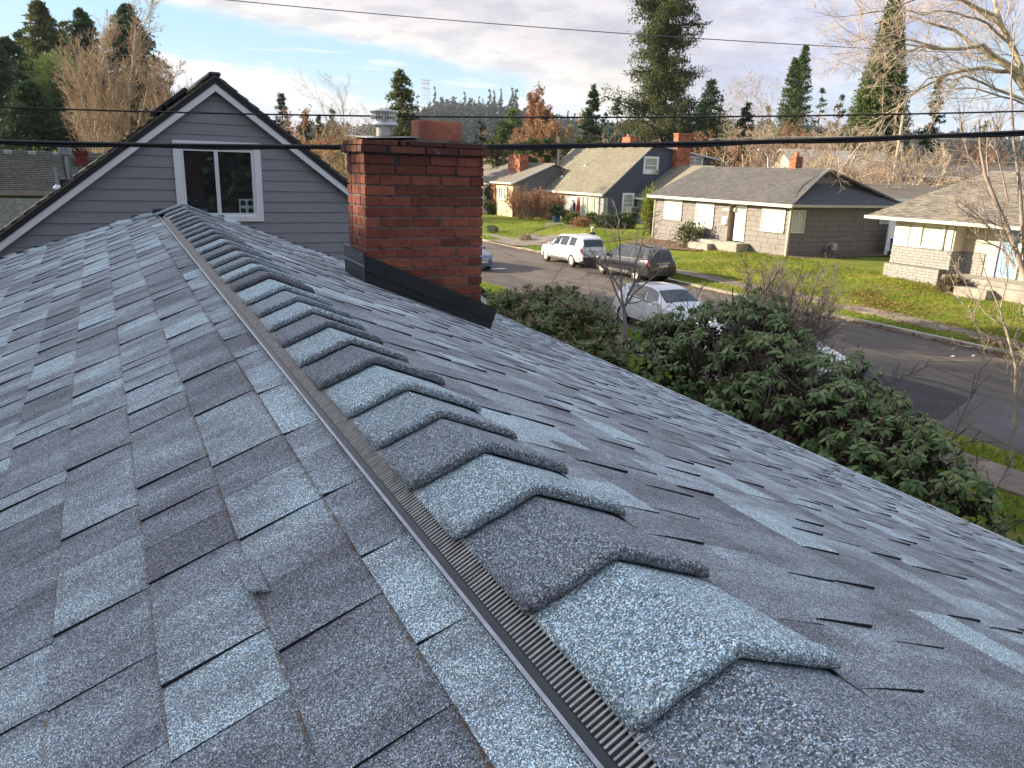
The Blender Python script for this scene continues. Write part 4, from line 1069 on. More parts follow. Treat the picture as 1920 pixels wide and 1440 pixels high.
# low leaf-strewn roof in front of it
lo = thing('low_shed', 'low roof strewn with fallen leaves between the gable house and the mossy-roofed house', 'shed')
s0_, s1_ = onY(-60, 430, 20), onY(110, 372, 23)
slope_roof('roof', [(s0_[0]-3, 20, s0_[2]), (s1_[0]+1.2, 20, s0_[2]), (s1_[0]+1.2, 24, s1_[2]-.05), (s0_[0]-3, 24, s1_[2]-.05)], moss_roof, lo, .12)
ob_box('wall', (s0_[0]-2.8, 20.2, -4.7), (s1_[0]+1.0, 23.8, s0_[2]-.15), siding_grey, lo)

# ------------------------------------------------------------------ grey shake house across the street
GX, GY0, GY1, GX1 = 33.0, 31.4, 43.45, 41.9
gh = thing('grey_house', 'single-storey grey shingle-clad house with white door and dutch gable across the street', 'house')
EZ = -.98
ob_box('wall', (GX+.97, GY0+.03, -4.4), (GX1, GY1, EZ-.02), siding_seam, gh)
ob_box('wall', (GX+4, GY0+5, -4.4), (GX1+1.8, GY1+1, EZ-.02), siding_seam, gh)
door_ext = rect_on('X', GX, (1368, 382), (1402, 385), (1397, 455))
ob_box('wall', (GX+.03, GY0+.03, -4.4), (GX+.97, door_ext[0], EZ-.02), siding_seam, gh)
ob_box('wall', (GX+.03, door_ext[1], -4.4), (GX+.97, GY1, EZ-.02), siding_seam, gh)
ob_box('wall', (GX+.03, door_ext[0], door_ext[3]), (GX+.97, door_ext[1], EZ-.02), siding_seam, gh)
def shake_wall(plane, val, a0, a1, z0, z1, mat, course=.29, w=(.25, .8), out=-1, skip=None):
    z = z0; k = 0
    while z < z1-.01:
        zt = min(z+course, z1); a = a0
        while a < a1-.01:
            b = min(a+random.uniform(*w), a1)
            if a1-b < .1: b = a1
            segs = [(a, b)]
            if skip and zt > skip[2] and z < skip[3]:
                segs = [(a, min(b, skip[0]))] if a < skip[0] else []
                if b > skip[1]: segs.append((max(a, skip[1]), b))
            for p, q in segs:
                if q-p < .02: continue
                th = .036+random.uniform(-.005, .008); g_ = .011; zj = z+random.uniform(-.006, .006)
                if plane == 'X': V = [(val, p+g_, zj), (val, q-g_, zj), (val, q-g_, zt), (val, p+g_, zt), (val+out*th, p+g_, zj), (val+out*th, q-g_, zj), (val+out*.004, q-g_, zt), (val+out*.004, p+g_, zt)]
                else: V = [(p+g_, val, zj), (q-g_, val, zj), (q-g_, val, zt), (p+g_, val, zt), (p+g_, val+out*th, zj), (q-g_, val+out*th, zj), (q-g_, val+out*.004, zt), (p+g_, val+out*.004, zt)]
                MB().add(V, BOXF).ob('shake', mat, gh)
            a = b
        z = zt; k += 1
shake_wall('X', GX+.03, GY0, GY1, -4.02, EZ-.12, shake_lit, .285, (.5, 1.1), skip=(door_ext[0], door_ext[1], door_ext[2]-.6, door_ext[3]))
shake_shaded = simple('grey_shake_shaded', (.165, .15, .14), .85, 0, .2, 7, .004, 24, warp=(6, 6, 1))  # darker copy of the front shakes, shade put into the colour
shake_wall('Y', GY0+.03, GX+.05, GX1, -3.85, EZ-.12, shake_shaded, .285, (.9, 1.8))
ob_box('corner_board', (GX-.03, GY0-.03, -3.95), (GX+.10, GY0+.10, EZ-.1), simple('corner_board', (.42, .36, .30), .7), gh)
ob_box('corner_board', (GX-.03, GY1-.10, -4.1), (GX+.05, GY1+.02, EZ-.1), cream_white, gh)
ob_box('foundation', (GX-.02, GY0-.02, -4.5), (GX1, GY0+.02, -3.86), concrete, gh)
gh_roof = far_roof('grey_roof', (.075, .068, .068), (.145, .135, .13)); gh_roof_side = gh_roof
ex0, ex1, ey0, ey1 = GX-.38, GX1+.15, GY0-.38, GY1+.35
rx, rzz = 37.2, 1.02; dy_ = 33.0
gb0, gb1, gbz = 34.75, 38.95, .16
def flat_poly(name, pts, mat, parent, th=.09): return MB().prism(pts, (0, 0, -th)).ob(name, mat, parent)
gbx0 = ex0+(gbz-EZ)/(rzz-EZ)*(rx-ex0)
gbx1 = 2*rx-gbx0
course_roof('roof', (ex0, ey0+1.6, EZ), (ex0, ey1, EZ), (rx, ey1, rzz), (rx, dy_-.15, rzz), gh_roof, gh, 20, .02)
course_roof('roof', (ex0, ey0, EZ), (ex0, ey0+1.6, EZ), (rx, dy_-.15, rzz-.001), (gbx0, dy_-.15, gbz), gh_roof, gh, 20, .02)
course_roof('roof', (ex1+.2, ey0, EZ), (ex0, ey0, EZ), (gbx0, dy_-.1, gbz), (gbx1, dy_-.1, gbz), dark_roof, gh, 14, .02)
course_roof('roof', (ex1+.2, ey1, EZ), (ex1+.2, ey0, EZ), (rx, dy_-.15, rzz), (rx, ey1, rzz), gh_roof, gh, 16, .02)
gf = MB().prism([(gbx0+.2, dy_, gbz-.02), (gbx1-.2, dy_, gbz-.02), (rx, dy_, rzz-.1)], (0, .1, 0)).ob('gable_end', shake_shaded, gh)
for a, b in (((gbx0-.05, gbz-.03), (rx, rzz+.03)), ((gbx1+.05, gbz-.03), (rx, rzz+.03))):
    MB().prism([(a[0], dy_-.22, a[1]), (b[0], dy_-.22, b[1]), (b[0], dy_-.22, b[1]-.17), (a[0]+(.12 if a[0] < rx else -.12), dy_-.22, a[1]-.1)], (0, .05, 0)).ob('rake_board', simple('rake_tan', (.50, .43, .36), .6), gh)
MB().box((rx-.22, dy_-.02, .50), (rx+.14, dy_+.02, .80), .01).box((rx-.05, dy_-.05, .53), (rx+.1, dy_-.01, .70)).ob('gable_vent', black_plastic, gf)
course_roof('roof', (43.6, 33.6, -.75), (39.0, 33.6, -.75), (39.0, 38.3, .78), (41.7, 38.3, .78), dark_roof, gh, 12, .02)
course_roof('roof', (43.6, 43.5, -.75), (43.6, 33.6, -.75), (41.7, 38.3, .78), (41.7, 39, .78), gh_roof, gh, 12, .02)
course_roof('roof', (39, 43, -.75), (43.6, 43, -.75), (41.7, 38.3, .78), (39, 38.3, .78), gh_roof, gh, 12, .02)
gutter('gutter', (ex0, ey0, EZ+.02), (ex0, ey1, EZ+.02), gh, cream_white, .16, .12)
gutter('gutter', (ex0-.1, ey0, EZ+.02), (ex1+.2, ey0, EZ+.02), gh, simple('gutter_grey', (.50, .45, .38), .5), .13, .10, (0, -1))
flat_poly('soffit', [(ex0, ey0, EZ-.02), (GX+.1, ey0, EZ-.02), (GX+.1, ey1, EZ-.02), (ex0, ey1, EZ-.02)], simple('soffit_tan', (.35, .31, .26), .7), gh, .02)
flat_poly('soffit', [(GX+.1, ey0, EZ-.02), (ex1, ey0, EZ-.02), (ex1, GY0+.1, EZ-.02), (GX+.1, GY0+.1, EZ-.02)], simple('soffit_tan2', (.35, .31, .26), .7), gh, .02)
MB().tube([(ex0-.02, GY1+.02, EZ-.15), (GX-.05, GY1-.02, EZ-.4), (GX-.06, GY1-.03, -4.0)], .04, 8).ob('downspout', cream_white, gh)
MB().tube([(ex0-.02, GY0-.1, EZ-.14), (GX-.08, GY0-.08, EZ-.3), (GX-.08, GY0-.06, -3.8)], .04, 8).ob('downspout', simple('downspout_tan', (.45, .40, .33), .6), gh)
for tl, tr, br, st, pn in (((1248, 372.5), (1281, 375), (1277, 414), 'slider', blind), ((1307, 380), (1341, 382), (1336, 430), 'picture_low', blind), ((1431, 390), (1475, 393), (1471, 438), 'slider', blind)):
    window(gh, 'X', GX, rect_on('X', GX, tl, tr, br), cream_white, pn, st, .08, .06, sill=True)
window(gh, 'Y', GY0, rect_on('Y', GY0, (1486, 394), (1511, 394), (1505, 437)), cream_white, glass_soft, 'slider', .07, .06)
window(gh, 'Y', GY0-.001+0, rect_on('Y', GY0, (1652, 391), (1676, 391), (1674, 420)), cream_white, glass_soft, 'slider', .07, .06)
d0, d1, dz0, dz1 = door_ext
ob_box('door_recess', (GX+.9, d0, dz0), (GX+.95, d1, dz1), shake_shaded, gh)
for yy in (d0, d1-.05): ob_box('door_jamb', (GX-.03, yy, dz0), (GX+.9, yy+.05, dz1), simple('jamb%d' % int(yy), (.34, .28, .22), .7), gh)
ob_box('door_head', (GX-.03, d0, dz1-.06), (GX+.9, d1, dz1), cream_white, gh)
dr = ob_box('door', (GX+.22, d0+.05, dz0+.02), (GX+.27, d1-.35, dz1-.1), white_door, gh, .004)
ob_box('door_glass', (GX+.205, d0+.28, dz0+.75), (GX+.218, d1-.58, dz1-.28), glass_soft, dr); ob_box('door_rail', (GX+.19, d0+.26, dz0+1.35), (GX+.204, d1-.56, dz0+1.40), white_door, dr)
MB().lathe([(.03, 0), (.03, .05)], (GX+.15, d1-.45, dz0+1.0), 8, 'x').ob('handle', chrome, dr)
P = onX(1375, 393, GX); MB().lathe([(.05, 0), (.09, .08), (.09, .2), (.03, .27)], (GX+.15, P[1], P[2]-.15), 10).ob('porch_light', cream_white, gh)
P = onX(1362, 393, GX); ob_box('number_plate', (GX-.03, P[1]-.3, P[2]-.06), (GX-.01, P[1]+.3, P[2]+.07), cream_white, gh, .01)
mbx = thing('wall_mailbox', 'white mailbox hung beside the white door of the grey house', 'mailbox', tuple(onX(1360, 421, GX-.02)))
MB().box((-.16, -.20, 0), (0, .20, .32), .03).ob('box', white_door, mbx); MB().prism([(-.18, -.21, .30), (-.02, -.21, .30), (0, -.21, .45), (-.06, -.21, .47)], (0, .42, 0)).ob('lid', white_door, mbx)
pa, pb = onZ(1345, 468, -3.7), onZ(1402, 462, -3.6)
ob_box('porch_step', (GX-1.0, d0-.5, -4.2), (GX-.02, d1+1.5, dz0-.02), concrete, gh, .02)
ob_box('porch_step', (GX-1.5, d1-.1, -4.3), (GX-1.0, d1+1.7, dz0-.2), concrete, gh, .02)
c0, c1 = onX(1478, 292, rx+.2), onX(1495, 318, rx+.2)
chm = MB().box((rx-.1, c1[1]-.1, rzz-.6), (rx+.45, c1[1]+.42, c0[2]-.05)).ob('chimney', simple('joint_orange', (.35, .2, .13), .9), gh)
def small_chimney(parent, x0, x1, y0, y1, z0, z1, mat, course=.2, bl=.22, taper=True):
    """brick stack: courses of bricks, each a mesh"""
    z = z0; k = 0
    while z < z1-.02:
        h = min(course, z1-z)-.012
        for (a0, a1, side) in ((x0, x1, 'f'), (y0, y1, 's')):
            a = a0-(.5*bl if k % 2 else 0)
            while a < a1-.02:
                p, q = max(a, a0), min(a+bl-.012, a1)
                if q-p > .03:
                    if side == 'f': lo, hi = (p, y0-.012, z), (q, y0+.05, z+h)
                    else: lo, hi = (x0-.012, p, z), (x0+.05, q, z+h)
                    me = mesh_np('brick', MB().box(lo, hi).v, BOXF, mat, {'tone': ('POINT', [random.random()]*8)}); link('brick', me, parent)
                a += bl
        z += course; k += 1
small_chimney(chm, rx-.1, rx+.45, c1[1]-.1, c1[1]+.42, rzz-.2, c0[2]-.05, BRICKF, .11, .26)
MB().box((rx-.0, c1[1]-.02, c0[2]-.05), (rx+.2, c1[1]+.2, c0[2]+.2), .01).ob('flue_tile', flue_clay, chm)
gmx = onY(1562, 472, GY0-.25)
gm = thing('gas_meter', 'gas meter with pipes at the foot of the grey house side wall', 'meter', (gmx[0], GY0-.25, gmx[2]-.05))
MB().box((-.16, -.12, .12), (.16, .12, .52), .03).ob('meter_body', galv_dull, gm); MB().tube([(-.45, .2, -.1), (-.45, .1, .42), (-.1, 0, .60), (-.1, 0, .5)], .03, 8).ob('pipe', galv_dull, gm)
MB().lathe([(.10, 0), (.10, .05)], (0, -.15, .32), 16, 'y').ob('dial', chrome, gm); MB().lathe([(.14, 0), (.15, .1), (.05, .16)], (-.62, 0, .1), 14).ob('regulator', simple('regulator_grey', (.10, .11, .13), .6), gm)

# vinyl fence panels and bin
fe = thing('vinyl_fence', 'tall white vinyl fence between the grey house and the cream house', 'fence')
f0, f1 = onY(1636, 469, GY0), onY(1692, 474, GY0-.6)
fx0 = f0[0]; FZ0, FZ1 = f0[2]+.03, onY(1645, 412, GY0)[2]
for i in range(3): ob_box('post', (fx0+i*1.45-.06, GY0-.9-.06, FZ0-.25), (fx0+i*1.45+.06, GY0-.9+.06, FZ1+.06), vinyl, fe, .01)
for i in range(2):
    for k in range(8): ob_box('fence_board', (fx0+i*1.45+.065+k*.165, GY0-.92, FZ0), (fx0+i*1.45+.065+(k+1)*.165-.004, GY0-.88, FZ1-.06), vinyl, fe, .006)
    ob_box('rail', (fx0+i*1.45+.06, GY0-.95, FZ1-.10), (fx0+(i+1)*1.45-.06, GY0-.85, FZ1-.0), vinyl, fe, .01)
b0 = onZ(1684, 478, -3.85)
bn_ = thing('recycling_bin', 'blue wheeled recycling bin beside the white vinyl fence', 'bin', (b0[0]-1.2, b0[1]-.7, -3.88), .3)
V = [(-.25, -.28, .08), (.25, -.28, .08), (.25, .28, .08), (-.25, .28, .08), (-.31, -.36, .98), (.31, -.36, .98), (.31, .36, .98), (-.31, .36, .98)]
MB().add(V, BOXF).ob('bin_body', bin_blue, bn_); MB().prism([(-.34, -.40, .98), (-.34, .40, .98), (-.34, .36, 1.07), (-.34, -.30, 1.10)], (.68, 0, 0)).ob('lid', bin_blue, bn_)
for s in (-1, 1): MB().lathe([(.11, -.02), (.11, .03)], (s*.27, .26, .11), 12, 'x').ob('wheel', tyre_mat, bn_)

# ------------------------------------------------------------------ dark blue house
BX, BY, BZ = 40.4, 60.67, -3.95
bh = thing('blue_house', 'dark blue house with red front door and two brick chimneys across the street', 'house')
be, br = -1.52, 3.08; brx = 45.5; BYF = 74.2
tan_roof = far_roof('tan_roof', (.15, .135, .10), (.26, .235, .175))
tan_roof_dull = far_roof('tan_roof_wing', (.19, .17, .13), (.28, .25, .19))
ob_box('wall', (BX+.02, BY+.02, BZ-.4), (52.4, BYF-.2, be-.1), siding_seam, bh)
MB().prism([(BX+.02, BY+.02, be-.12), (brx, BY+.02, br-.15), (52.5, BY+.02, 2.05), (52.5, BY+.02, be-.12)], (0, 13, 0)).ob('upper_wall', blue_siding, bh)
def bprof(z):
    a = BX+.02+max(0, (z-be))*(brx-BX)/(br-be)
    if z > 2.0: b = brx+(br-.12-z)*(52.5-brx)/(br-2.05)
    else: b = 52.5
    return (a, max(b, a))
lap_wall(bh, 'Y', BY+.02, bprof, BZ-.2, br-.15, .30, blue_siding, -1, .03)
# front wall pale boards
lap_wall(bh, 'X', BX+.02, lambda z: (BY, BYF-.3), BZ-.2, be-.1, .26, blue_front, -1, .02)
course_roof('roof', (BX-.35, BY-.35, be), (BX-.35, BYF, be), (brx, BYF, br), (brx, BY-.35, br), tan_roof, bh, 30, .025, .14)
course_roof('roof', (53.4, BYF, 1.98), (53.4, BY-.35, 1.98), (brx, BY-.35, br), (brx, BYF, br), tan_roof, bh, 20, .02, .14)
MB().prism([(BX-.38, BY-.38, be), (brx, BY-.38, br+.02), (brx, BY-.38, br-.12), (BX-.38, BY-.38, be-.16)], (0, .04, 0)).ob('rake_board', simple('rake_grey', (.30, .31, .36), .6), bh)
MB().prism([(brx, BY-.38, br+.02), (53.45, BY-.38, 2.0), (53.45, BY-.38, 1.83), (brx, BY-.38, br-.12)], (0, .04, 0)).ob('rake_board', simple('rake_pale', (.55, .56, .6), .6), bh)
gutter('gutter', (BX-.35, BY-.35, be+.02), (BX-.35, BYF, be+.02), bh, cream_white, .20, .14)
# entry and front windows
for tl, tr, br_ in (((1017, 352), (1028, 353), (1027, 374)), ((1031, 353), (1042, 354), (1040, 376)), ((1045, 354), (1056, 356), (1055, 378))):
    window(bh, 'X', BX, rect_on('X', BX, (tl[0]-1, tl[1]+5), (tr[0]+1, tr[1]+5), (br_[0]+1, br_[1]+4)), cream_white, glass_soft, 'hung', .16, .10)
window(bh, 'X', BX, rect_on('X', BX, (1093, 366), (1125, 369), (1123, 408)), cream_white, curtain, 'triple', .14, .12)
e_ = rect_on('X', BX, (1081, 364), (1092, 365), (1089, 408))
ob_box('door_casing', (BX-.06, e_[0], e_[2]), (BX+.0, e_[1], e_[3]), cream_white, bh); dr = ob_box('door', (BX-.10, e_[0]+.25, e_[2]+.05), (BX-.065, e_[1]-.3, e_[3]-.25), red_door, bh, .01)
MB().lathe([(.05, 0), (.05, .06)], (BX-.16, e_[0]+.4, e_[2]+1.0), 8, 'x').ob('handle', chrome, dr)
ob_box('porch_light', (BX-.12, onX(1078, 385, BX)[1]-.1, onX(1078, 388, BX)[2]-.25), (BX, onX(1078, 385, BX)[1]+.1, onX(1078, 380, BX)[2]), black_plastic, bh)
P = onX(1076, 372, BX); ob_box('number_plate', (BX-.08, P[1]-.5, P[2]-.15), (BX-.04, P[1]+.4, P[2]+.15), cream_white, bh)
ob_box('corner_board', (BX-.05, BY-.04, BZ-.2), (BX+.45, BY, be-.3), blue_front, bh)
MB().tube([(BX-.3, BYF-.4, be-.2), (BX-.1, BYF-.6, be-.5), (BX-.1, BYF-.6, BZ)], .06, 8).ob('downspout', cream_white, bh)
# side windows with their air conditioners
for (tl, tr, br_, ac) in (((1207, 294), (1235, 294), (1232, 327), (1222, 1232, 318, 325)), ((1167, 362), (1189, 362), (1187, 400), (1168, 1188, 387, 399))):
    ex_ = rect_on('Y', BY, tl, tr, br_)
    w_ = window(bh, 'Y', BY, ex_, trim_white, curtain, 'hung', .18, .10)
    a, b = onY(ac[0], ac[2], BY), onY(ac[1], ac[3], BY)
    z0_, z1_ = b[2], a[2]
    ob_box('lower_panel', (ex_[0]+.18, BY-.13, ex_[2]+.15), (ex_[1]-.18, BY-.10, z1_+.0), trim_white, w_)
    acu = MB().box((a[0], BY-.60 if ac[0] == 1168 else BY-.25, z0_), (b[0], BY-.12, z1_), .03).ob('air_conditioner', cream_white, w_)
    ob_box('ac_grille', ((a[0]+b[0])/2-.05, (BY-.63 if ac[0] == 1168 else BY-.28), z0_+.07), (b[0]-.07, (BY-.605 if ac[0] == 1168 else BY-.255), z1_-.07), simple('ac_grille_%d' % ac[0], (.18, .17, .14), .7), w_)
window(bh, 'Y', BY+.002, rect_on('Y', BY, (1287, 293), (1318, 293), (1316, 313)), trim_white, glass_soft, 'slider', .14, .09)
# side chimney (brick), ridge chimney, roof vents, pipes
a, b = onY(1271, 252, BY-.7), onY(1290, 312, BY-.7)
c2 = ob_box('chimney', (a[0]+.1, BY-.7, b[2]-.8), (b[0]+.15, BY-.04, a[2]), simple('joint_red', (.30, .18, .13), .9), bh)
small_chimney(c2, a[0]+.1, b[0]+.15, BY-.7, BY-.04, b[2]-.6, a[2], BRICKF, .24, .5)
ob_box('chimney_cap', (a[0]+.02, BY-.78, a[2]), (b[0]+.23, BY+.0, a[2]+.12), BRICKF and flue_clay, c2, .02)
a, b = onX(1169, 253, brx-.2), onX(1183, 268, brx-.2)
c3 = ob_box('chimney', (brx-.3, b[1], br-.6), (brx+.5, a[1], a[2]-.2), simple('joint_red2', (.30, .18, .13), .9), bh)
small_chimney(c3, brx-.3, brx+.5, b[1], a[1], br-.3, a[2]-.2, BRICKF, .22, .45)
MB().lathe([(.22, a[2]-.22), (.22, a[2]+.05)], (brx+.0, (a[1]+b[1])/2, 0), 10).ob('flue_tile', flue_clay, c3)
for x in (1105, 1114, 1133, 1150, 1168, 1190, 1210):
    P = onX(x, 268, brx-.4); ob_box('roof_vent', (brx-.7, P[1]-.28, br-.22), (brx-.3, P[1]+.28, br-.02), galv, bh, .03)
def on_blue(x, y): return hit(x, y, (BX-.35, 0, be), (-(br-be)/(brx-BX+.35), 0, 1))
for (x, y, h, r, m_) in ((1054.5, 331, .95, .07, simple('rusty_pipe', (.12, .06, .035), .8)), (1098, 311, .75, .05, galv_dull)):
    P = on_blue(x, y); o = MB().tube([(P[0], P[1], P[2]-.1), (P[0], P[1], P[2]+h)], r, 10).ob('roof_pipe', m_, bh); MB().lathe([(.24, -.12), (.12, .10)], (P[0], P[1], P[2]), 10).ob('pipe_boot', galv, o)
# garage wing reaching toward the grey house
wz0, wx = -1.78, 43.6
slope = (br-be)/(brx-BX)
course_roof('roof', (wx, 55.0, wz0), (wx, BY-.05, wz0), (wx+4.6, BY-.05, wz0+4.6*.66), (wx+4.6, 55.0, wz0+4.6*.66), tan_roof_dull, bh, 20, .02)
course_roof('roof', (wx+9.2, BY-.05, wz0), (wx+9.2, 55, wz0), (wx+4.6, 55.0, wz0+4.6*.66), (wx+4.6, BY-.05, wz0+4.6*.66), tan_roof_dull, bh, 20, .02)
ob_box('wall', (wx+.5, 55.3, -4.3), (wx+8.8, BY-.05, wz0-.05), blue_front, bh)
gutter('gutter', (wx, 55, wz0+.02), (wx, BY-.1, wz0+.02), bh, trim_white, .14, .1)

# ------------------------------------------------------------------ tan house left of it
AX, AY, AZ = 36.6, 71.5, -3.95
th_ = thing('tan_house', 'low tan and orange-brick house behind the lawn left of the blue house', 'house')
ae, ar, arx = -.9, 1.15, 41.2
ob_box('wall', (AX+.02, AY+.03, AZ-.4), (46, 88, ae-.05), tan_wall, th_)
MB().prism([(AX+.1, AY+.02, ae-.12), (arx, AY+.02, ar-.1), (46, AY+.02, ae-.12)], (0, .1, 0)).ob('gable_end', siding_seam, th_)
ash = simple('slate_side', (.15, .155, .165), .7, 0, .1, 2)
lap_wall(th_, 'Y', AY+.02, lambda z: (AX+.1+max(0, z-ae+.1)*(arx-AX)/(ar-ae), 46-max(0, z-ae+.1)*(46-arx)/(ar-ae)), AZ-.2, ar-.12, .26, ash, -1, .03)
warm_roof = far_roof('warm_grey_roof', (.17, .145, .125), (.24, .205, .175))
course_roof('roof', (AX-.3, AY-.35, ae), (AX-.3, 90, ae), (arx, 90, ar), (arx, AY-.35, ar), warm_roof, th_, 20, .02, .1)
course_roof('roof', (46.2, 90, ae), (46.2, AY-.35, ae), (arx, AY-.35, ar), (arx, 90, ar), warm_roof, th_, 20, .02, .1)
course_roof('roof', (arx, 80, ar+.25), (arx, 90, ar+.25), (arx+2, 90, ar+.6), (arx+2, 80, ar+.6), warm_roof, th_, 6, .02, .1)
MB().prism([(AX-.33, AY-.38, ae), (arx, AY-.38, ar+.02), (arx, AY-.38, ar-.12), (AX-.33, AY-.38, ae-.16)], (0, .04, 0)).ob('rake_board', trim_white, th_)
gutter('gutter', (AX-.3, AY-.35, ae+.02), (AX-.3, onX(925, 340, AX)[1], ae+.02), th_, cream_white, .16, .12)
gutter('gutter', (AX-.5, onX(925, 347, AX)[1], ae-.14), (AX-.5, 90, ae-.14), th_, cream_white, .16, .12)
br1, br0 = onX(913, 380, AX-.05)[1], onX(928, 380, AX-.05)[1]
ob_box('brick_panel', (AX-.08, br0, AZ-.2), (AX, br1, ae-.2), tan_brick, th_)
window(th_, 'X', AX, rect_on('X', AX, (936, 349), (952, 350), (950, 376)), cream_white, curtain, 'triple', .16, .12)
window(th_, 'X', AX, rect_on('X', AX, (900, 352), (910, 352), (909, 382)), cream_white, curtain, 'slider', .16, .12)
a, b = onX(958, 292, 39.2), onX(979, 318, 39.2)
c4 = ob_box('chimney', (38.9, b[1], 0.0), (39.9, a[1], a[2]), simple('joint_red3', (.28, .16, .11), .9), th_)
small_chimney(c4, 38.9, 39.9, b[1], a[1], .1, a[2], BRICKF, .22, .5)
ob_box('chimney_cap', (38.82, b[1]-.08, a[2]), (39.98, a[1]+.08, a[2]+.1), flue_clay, c4, .02)

# ------------------------------------------------------------------ cream house with painted brick, right edge
CXF = 32.85; CXB = CXF+.75; ce = -1.20; cb_ = -4.05
chs = thing('cream_house', 'cream house with painted grey brick below and pale blue door at the right edge', 'house')
yL = 24.75
bay_r = onX(1786, 470, CXF)[1]
cwall = simple('cream_wall', (.52, .49, .41), .7, 0, .03, 3)
ob_box('wall', (CXB+.02, 4, cb_-.5), (42, yL, ce-.05), cwall, chs)
ob_box('bay', (CXF, bay_r, cb_-.5), (CXB+.02, yL, ce-.05), cwall, chs)
bz1 = onX(1683, 460, CXF)[2]
# brickwork below the bay window and beyond, bricks one by one
def brick_face(plane, val, a0, a1, z0, z1, parent, mat, out=-1, L=.40, H=.13, th=.03):
    back = (val-.0, a0, z0), (val+.02, a1, z1)
    m_ = ob_box('brick_joint', *(((val, a0, z0), (val-out*.02, a1, z1)) if plane == 'X' else ((a0, val, z0), (a1, val-out*.02, z1))), grey_mortar, parent)
    z = z0; k = 0
    while z < z1-.02:
        h = min(H, z1-z)-.014; a = a0-(L/2 if k % 2 else 0)
        while a < a1-.02:
            p, q = max(a, a0), min(a+L-.014, a1)
            if q-p > .03:
                t_ = th+random.uniform(-.003, .003)
                lo, hi = ((val+out*t_, p, z), (val, q, z+h)) if plane == 'X' else ((p, val+out*t_, z), (q, val, z+h))
                ob_box('brick', lo, hi, grey_brick, m_)
            a += L
        z += H; k += 1
brick_face('X', CXF-.02, bay_r, yL, cb_-.3, bz1, chs, grey_brick)
brick_face('Y', bay_r-.0, CXF, CXB, cb_+.2, bz1, chs, grey_brick)
yb2 = onX(1843, 500, CXB)[1]
brick_face('X', CXB, yb2, bay_r, cb_-.1, bz1-.02, chs, grey_brick)
yS = onX(1659, 500, CXF-.5)[1]; zS = onX(1668, 493, CXF-.5)[2]
pl = ob_box('planter_wall', (CXF-.52, bay_r+.1, cb_-.6), (CXF-.05, yS, zS), grey_mortar, chs)
brick_face('X', CXF-.54, bay_r+.1, yS, cb_-.45, zS, chs, grey_brick)
# boards of the return and of the recessed wall
lap_wall(chs, 'Y', bay_r, lambda z: (CXF+.02, CXB), bz1, ce-.06, .16, simple('cream_lap_side', (.60, .52, .44), .7, 0, .05, 3), -1, .02)
lap_wall(chs, 'X', CXB, lambda z: (onX(1873, 440, CXB)[1], bay_r), bz1, ce-.06, .20, simple('cream_lap_front', (.52, .48, .38), .7, 0, .05, 3), -1, .02)
we = rect_on('X', CXF, (1730, 418), (1776, 422), (1771, 469))
window(chs, 'X', CXF, we, cream_white, simple('swag_curtain', (.55, .55, .40), .5, 0, .25, 3, warp=(1, .6, 3)), 'plain', .09, .08, sill=True)
for (xa, xb) in ((1712, 1729), (1779, 1790)):
    a, b = onX(xa, 430, CXF), onX(xb, 430, CXF); ob_box('panel', (CXF-.05, b[1], bz1+.0), (CXF, a[1], ce-.12), cream_white, chs, .006)
a, b = onX(1686, 420, CXF), onX(1708, 420, CXF); ob_box('panel', (CXF-.03, b[1], bz1+.0), (CXF-.001, a[1], ce-.35), cwall, chs, .006)
# door
e_ = rect_on('X', CXB, (1880, 427), (1922, 432), (1903, 526)); dY1 = onX(1874, 470, CXB)[1]; dY0 = onX(1911, 470, CXB)[1]
zb_ = onX(1880, 521, CXB)[2]
dr = ob_box('door', (CXB-.02, dY0, zb_), (CXB+.01, dY1, zb_+2.05), blue_door, chs, .01)
for (u0, u1, w0, w1) in ((.10, .45, .15, .95), (.55, .90, .15, .95), (.10, .45, 1.1, 1.9), (.55, .90, 1.1, 1.9)):
    ob_box('door_panel', (CXB-.035, dY0+(dY1-dY0)*u0, zb_+w0), (CXB-.021, dY0+(dY1-dY0)*u1, zb_+w1), blue_door, dr, .006)
ob_box('transom', (CXB-.01, dY0, zb_+2.08), (CXB+.02, dY1, ce-.12), glass_dark, chs)
for yy in (dY1, dY0-.1): ob_box('door_jamb', (CXB-.08, yy, zb_), (CXB, yy+.10, ce-.1), cream_white if yy < dY1 else simple('jamb_shadow_tint', (.42, .34, .40), .6), chs)  # one jamb tinted purple to paint the shadow on it
a, b = onZ(1808, 531, -3.9), onZ(1880, 540, -3.9)
ob_box('porch_slab', (CXF-.9, 10, cb_-.5), (CXB-.03, bay_r-.3, zb_-.02), concrete, chs, .02)
ob_box('porch_step', (CXF-1.35, 12, cb_-.5), (CXF-.9, onZ(1862, 545, -3.9)[1], zb_-.2), concrete, chs, .02)
ob_box('porch_step', (CXF-1.9, onZ(1836, 545, -4)[1]-1.4, cb_-.5), (CXF-1.35, onZ(1836, 545, -4)[1], zb_-.3), concrete, chs, .02)
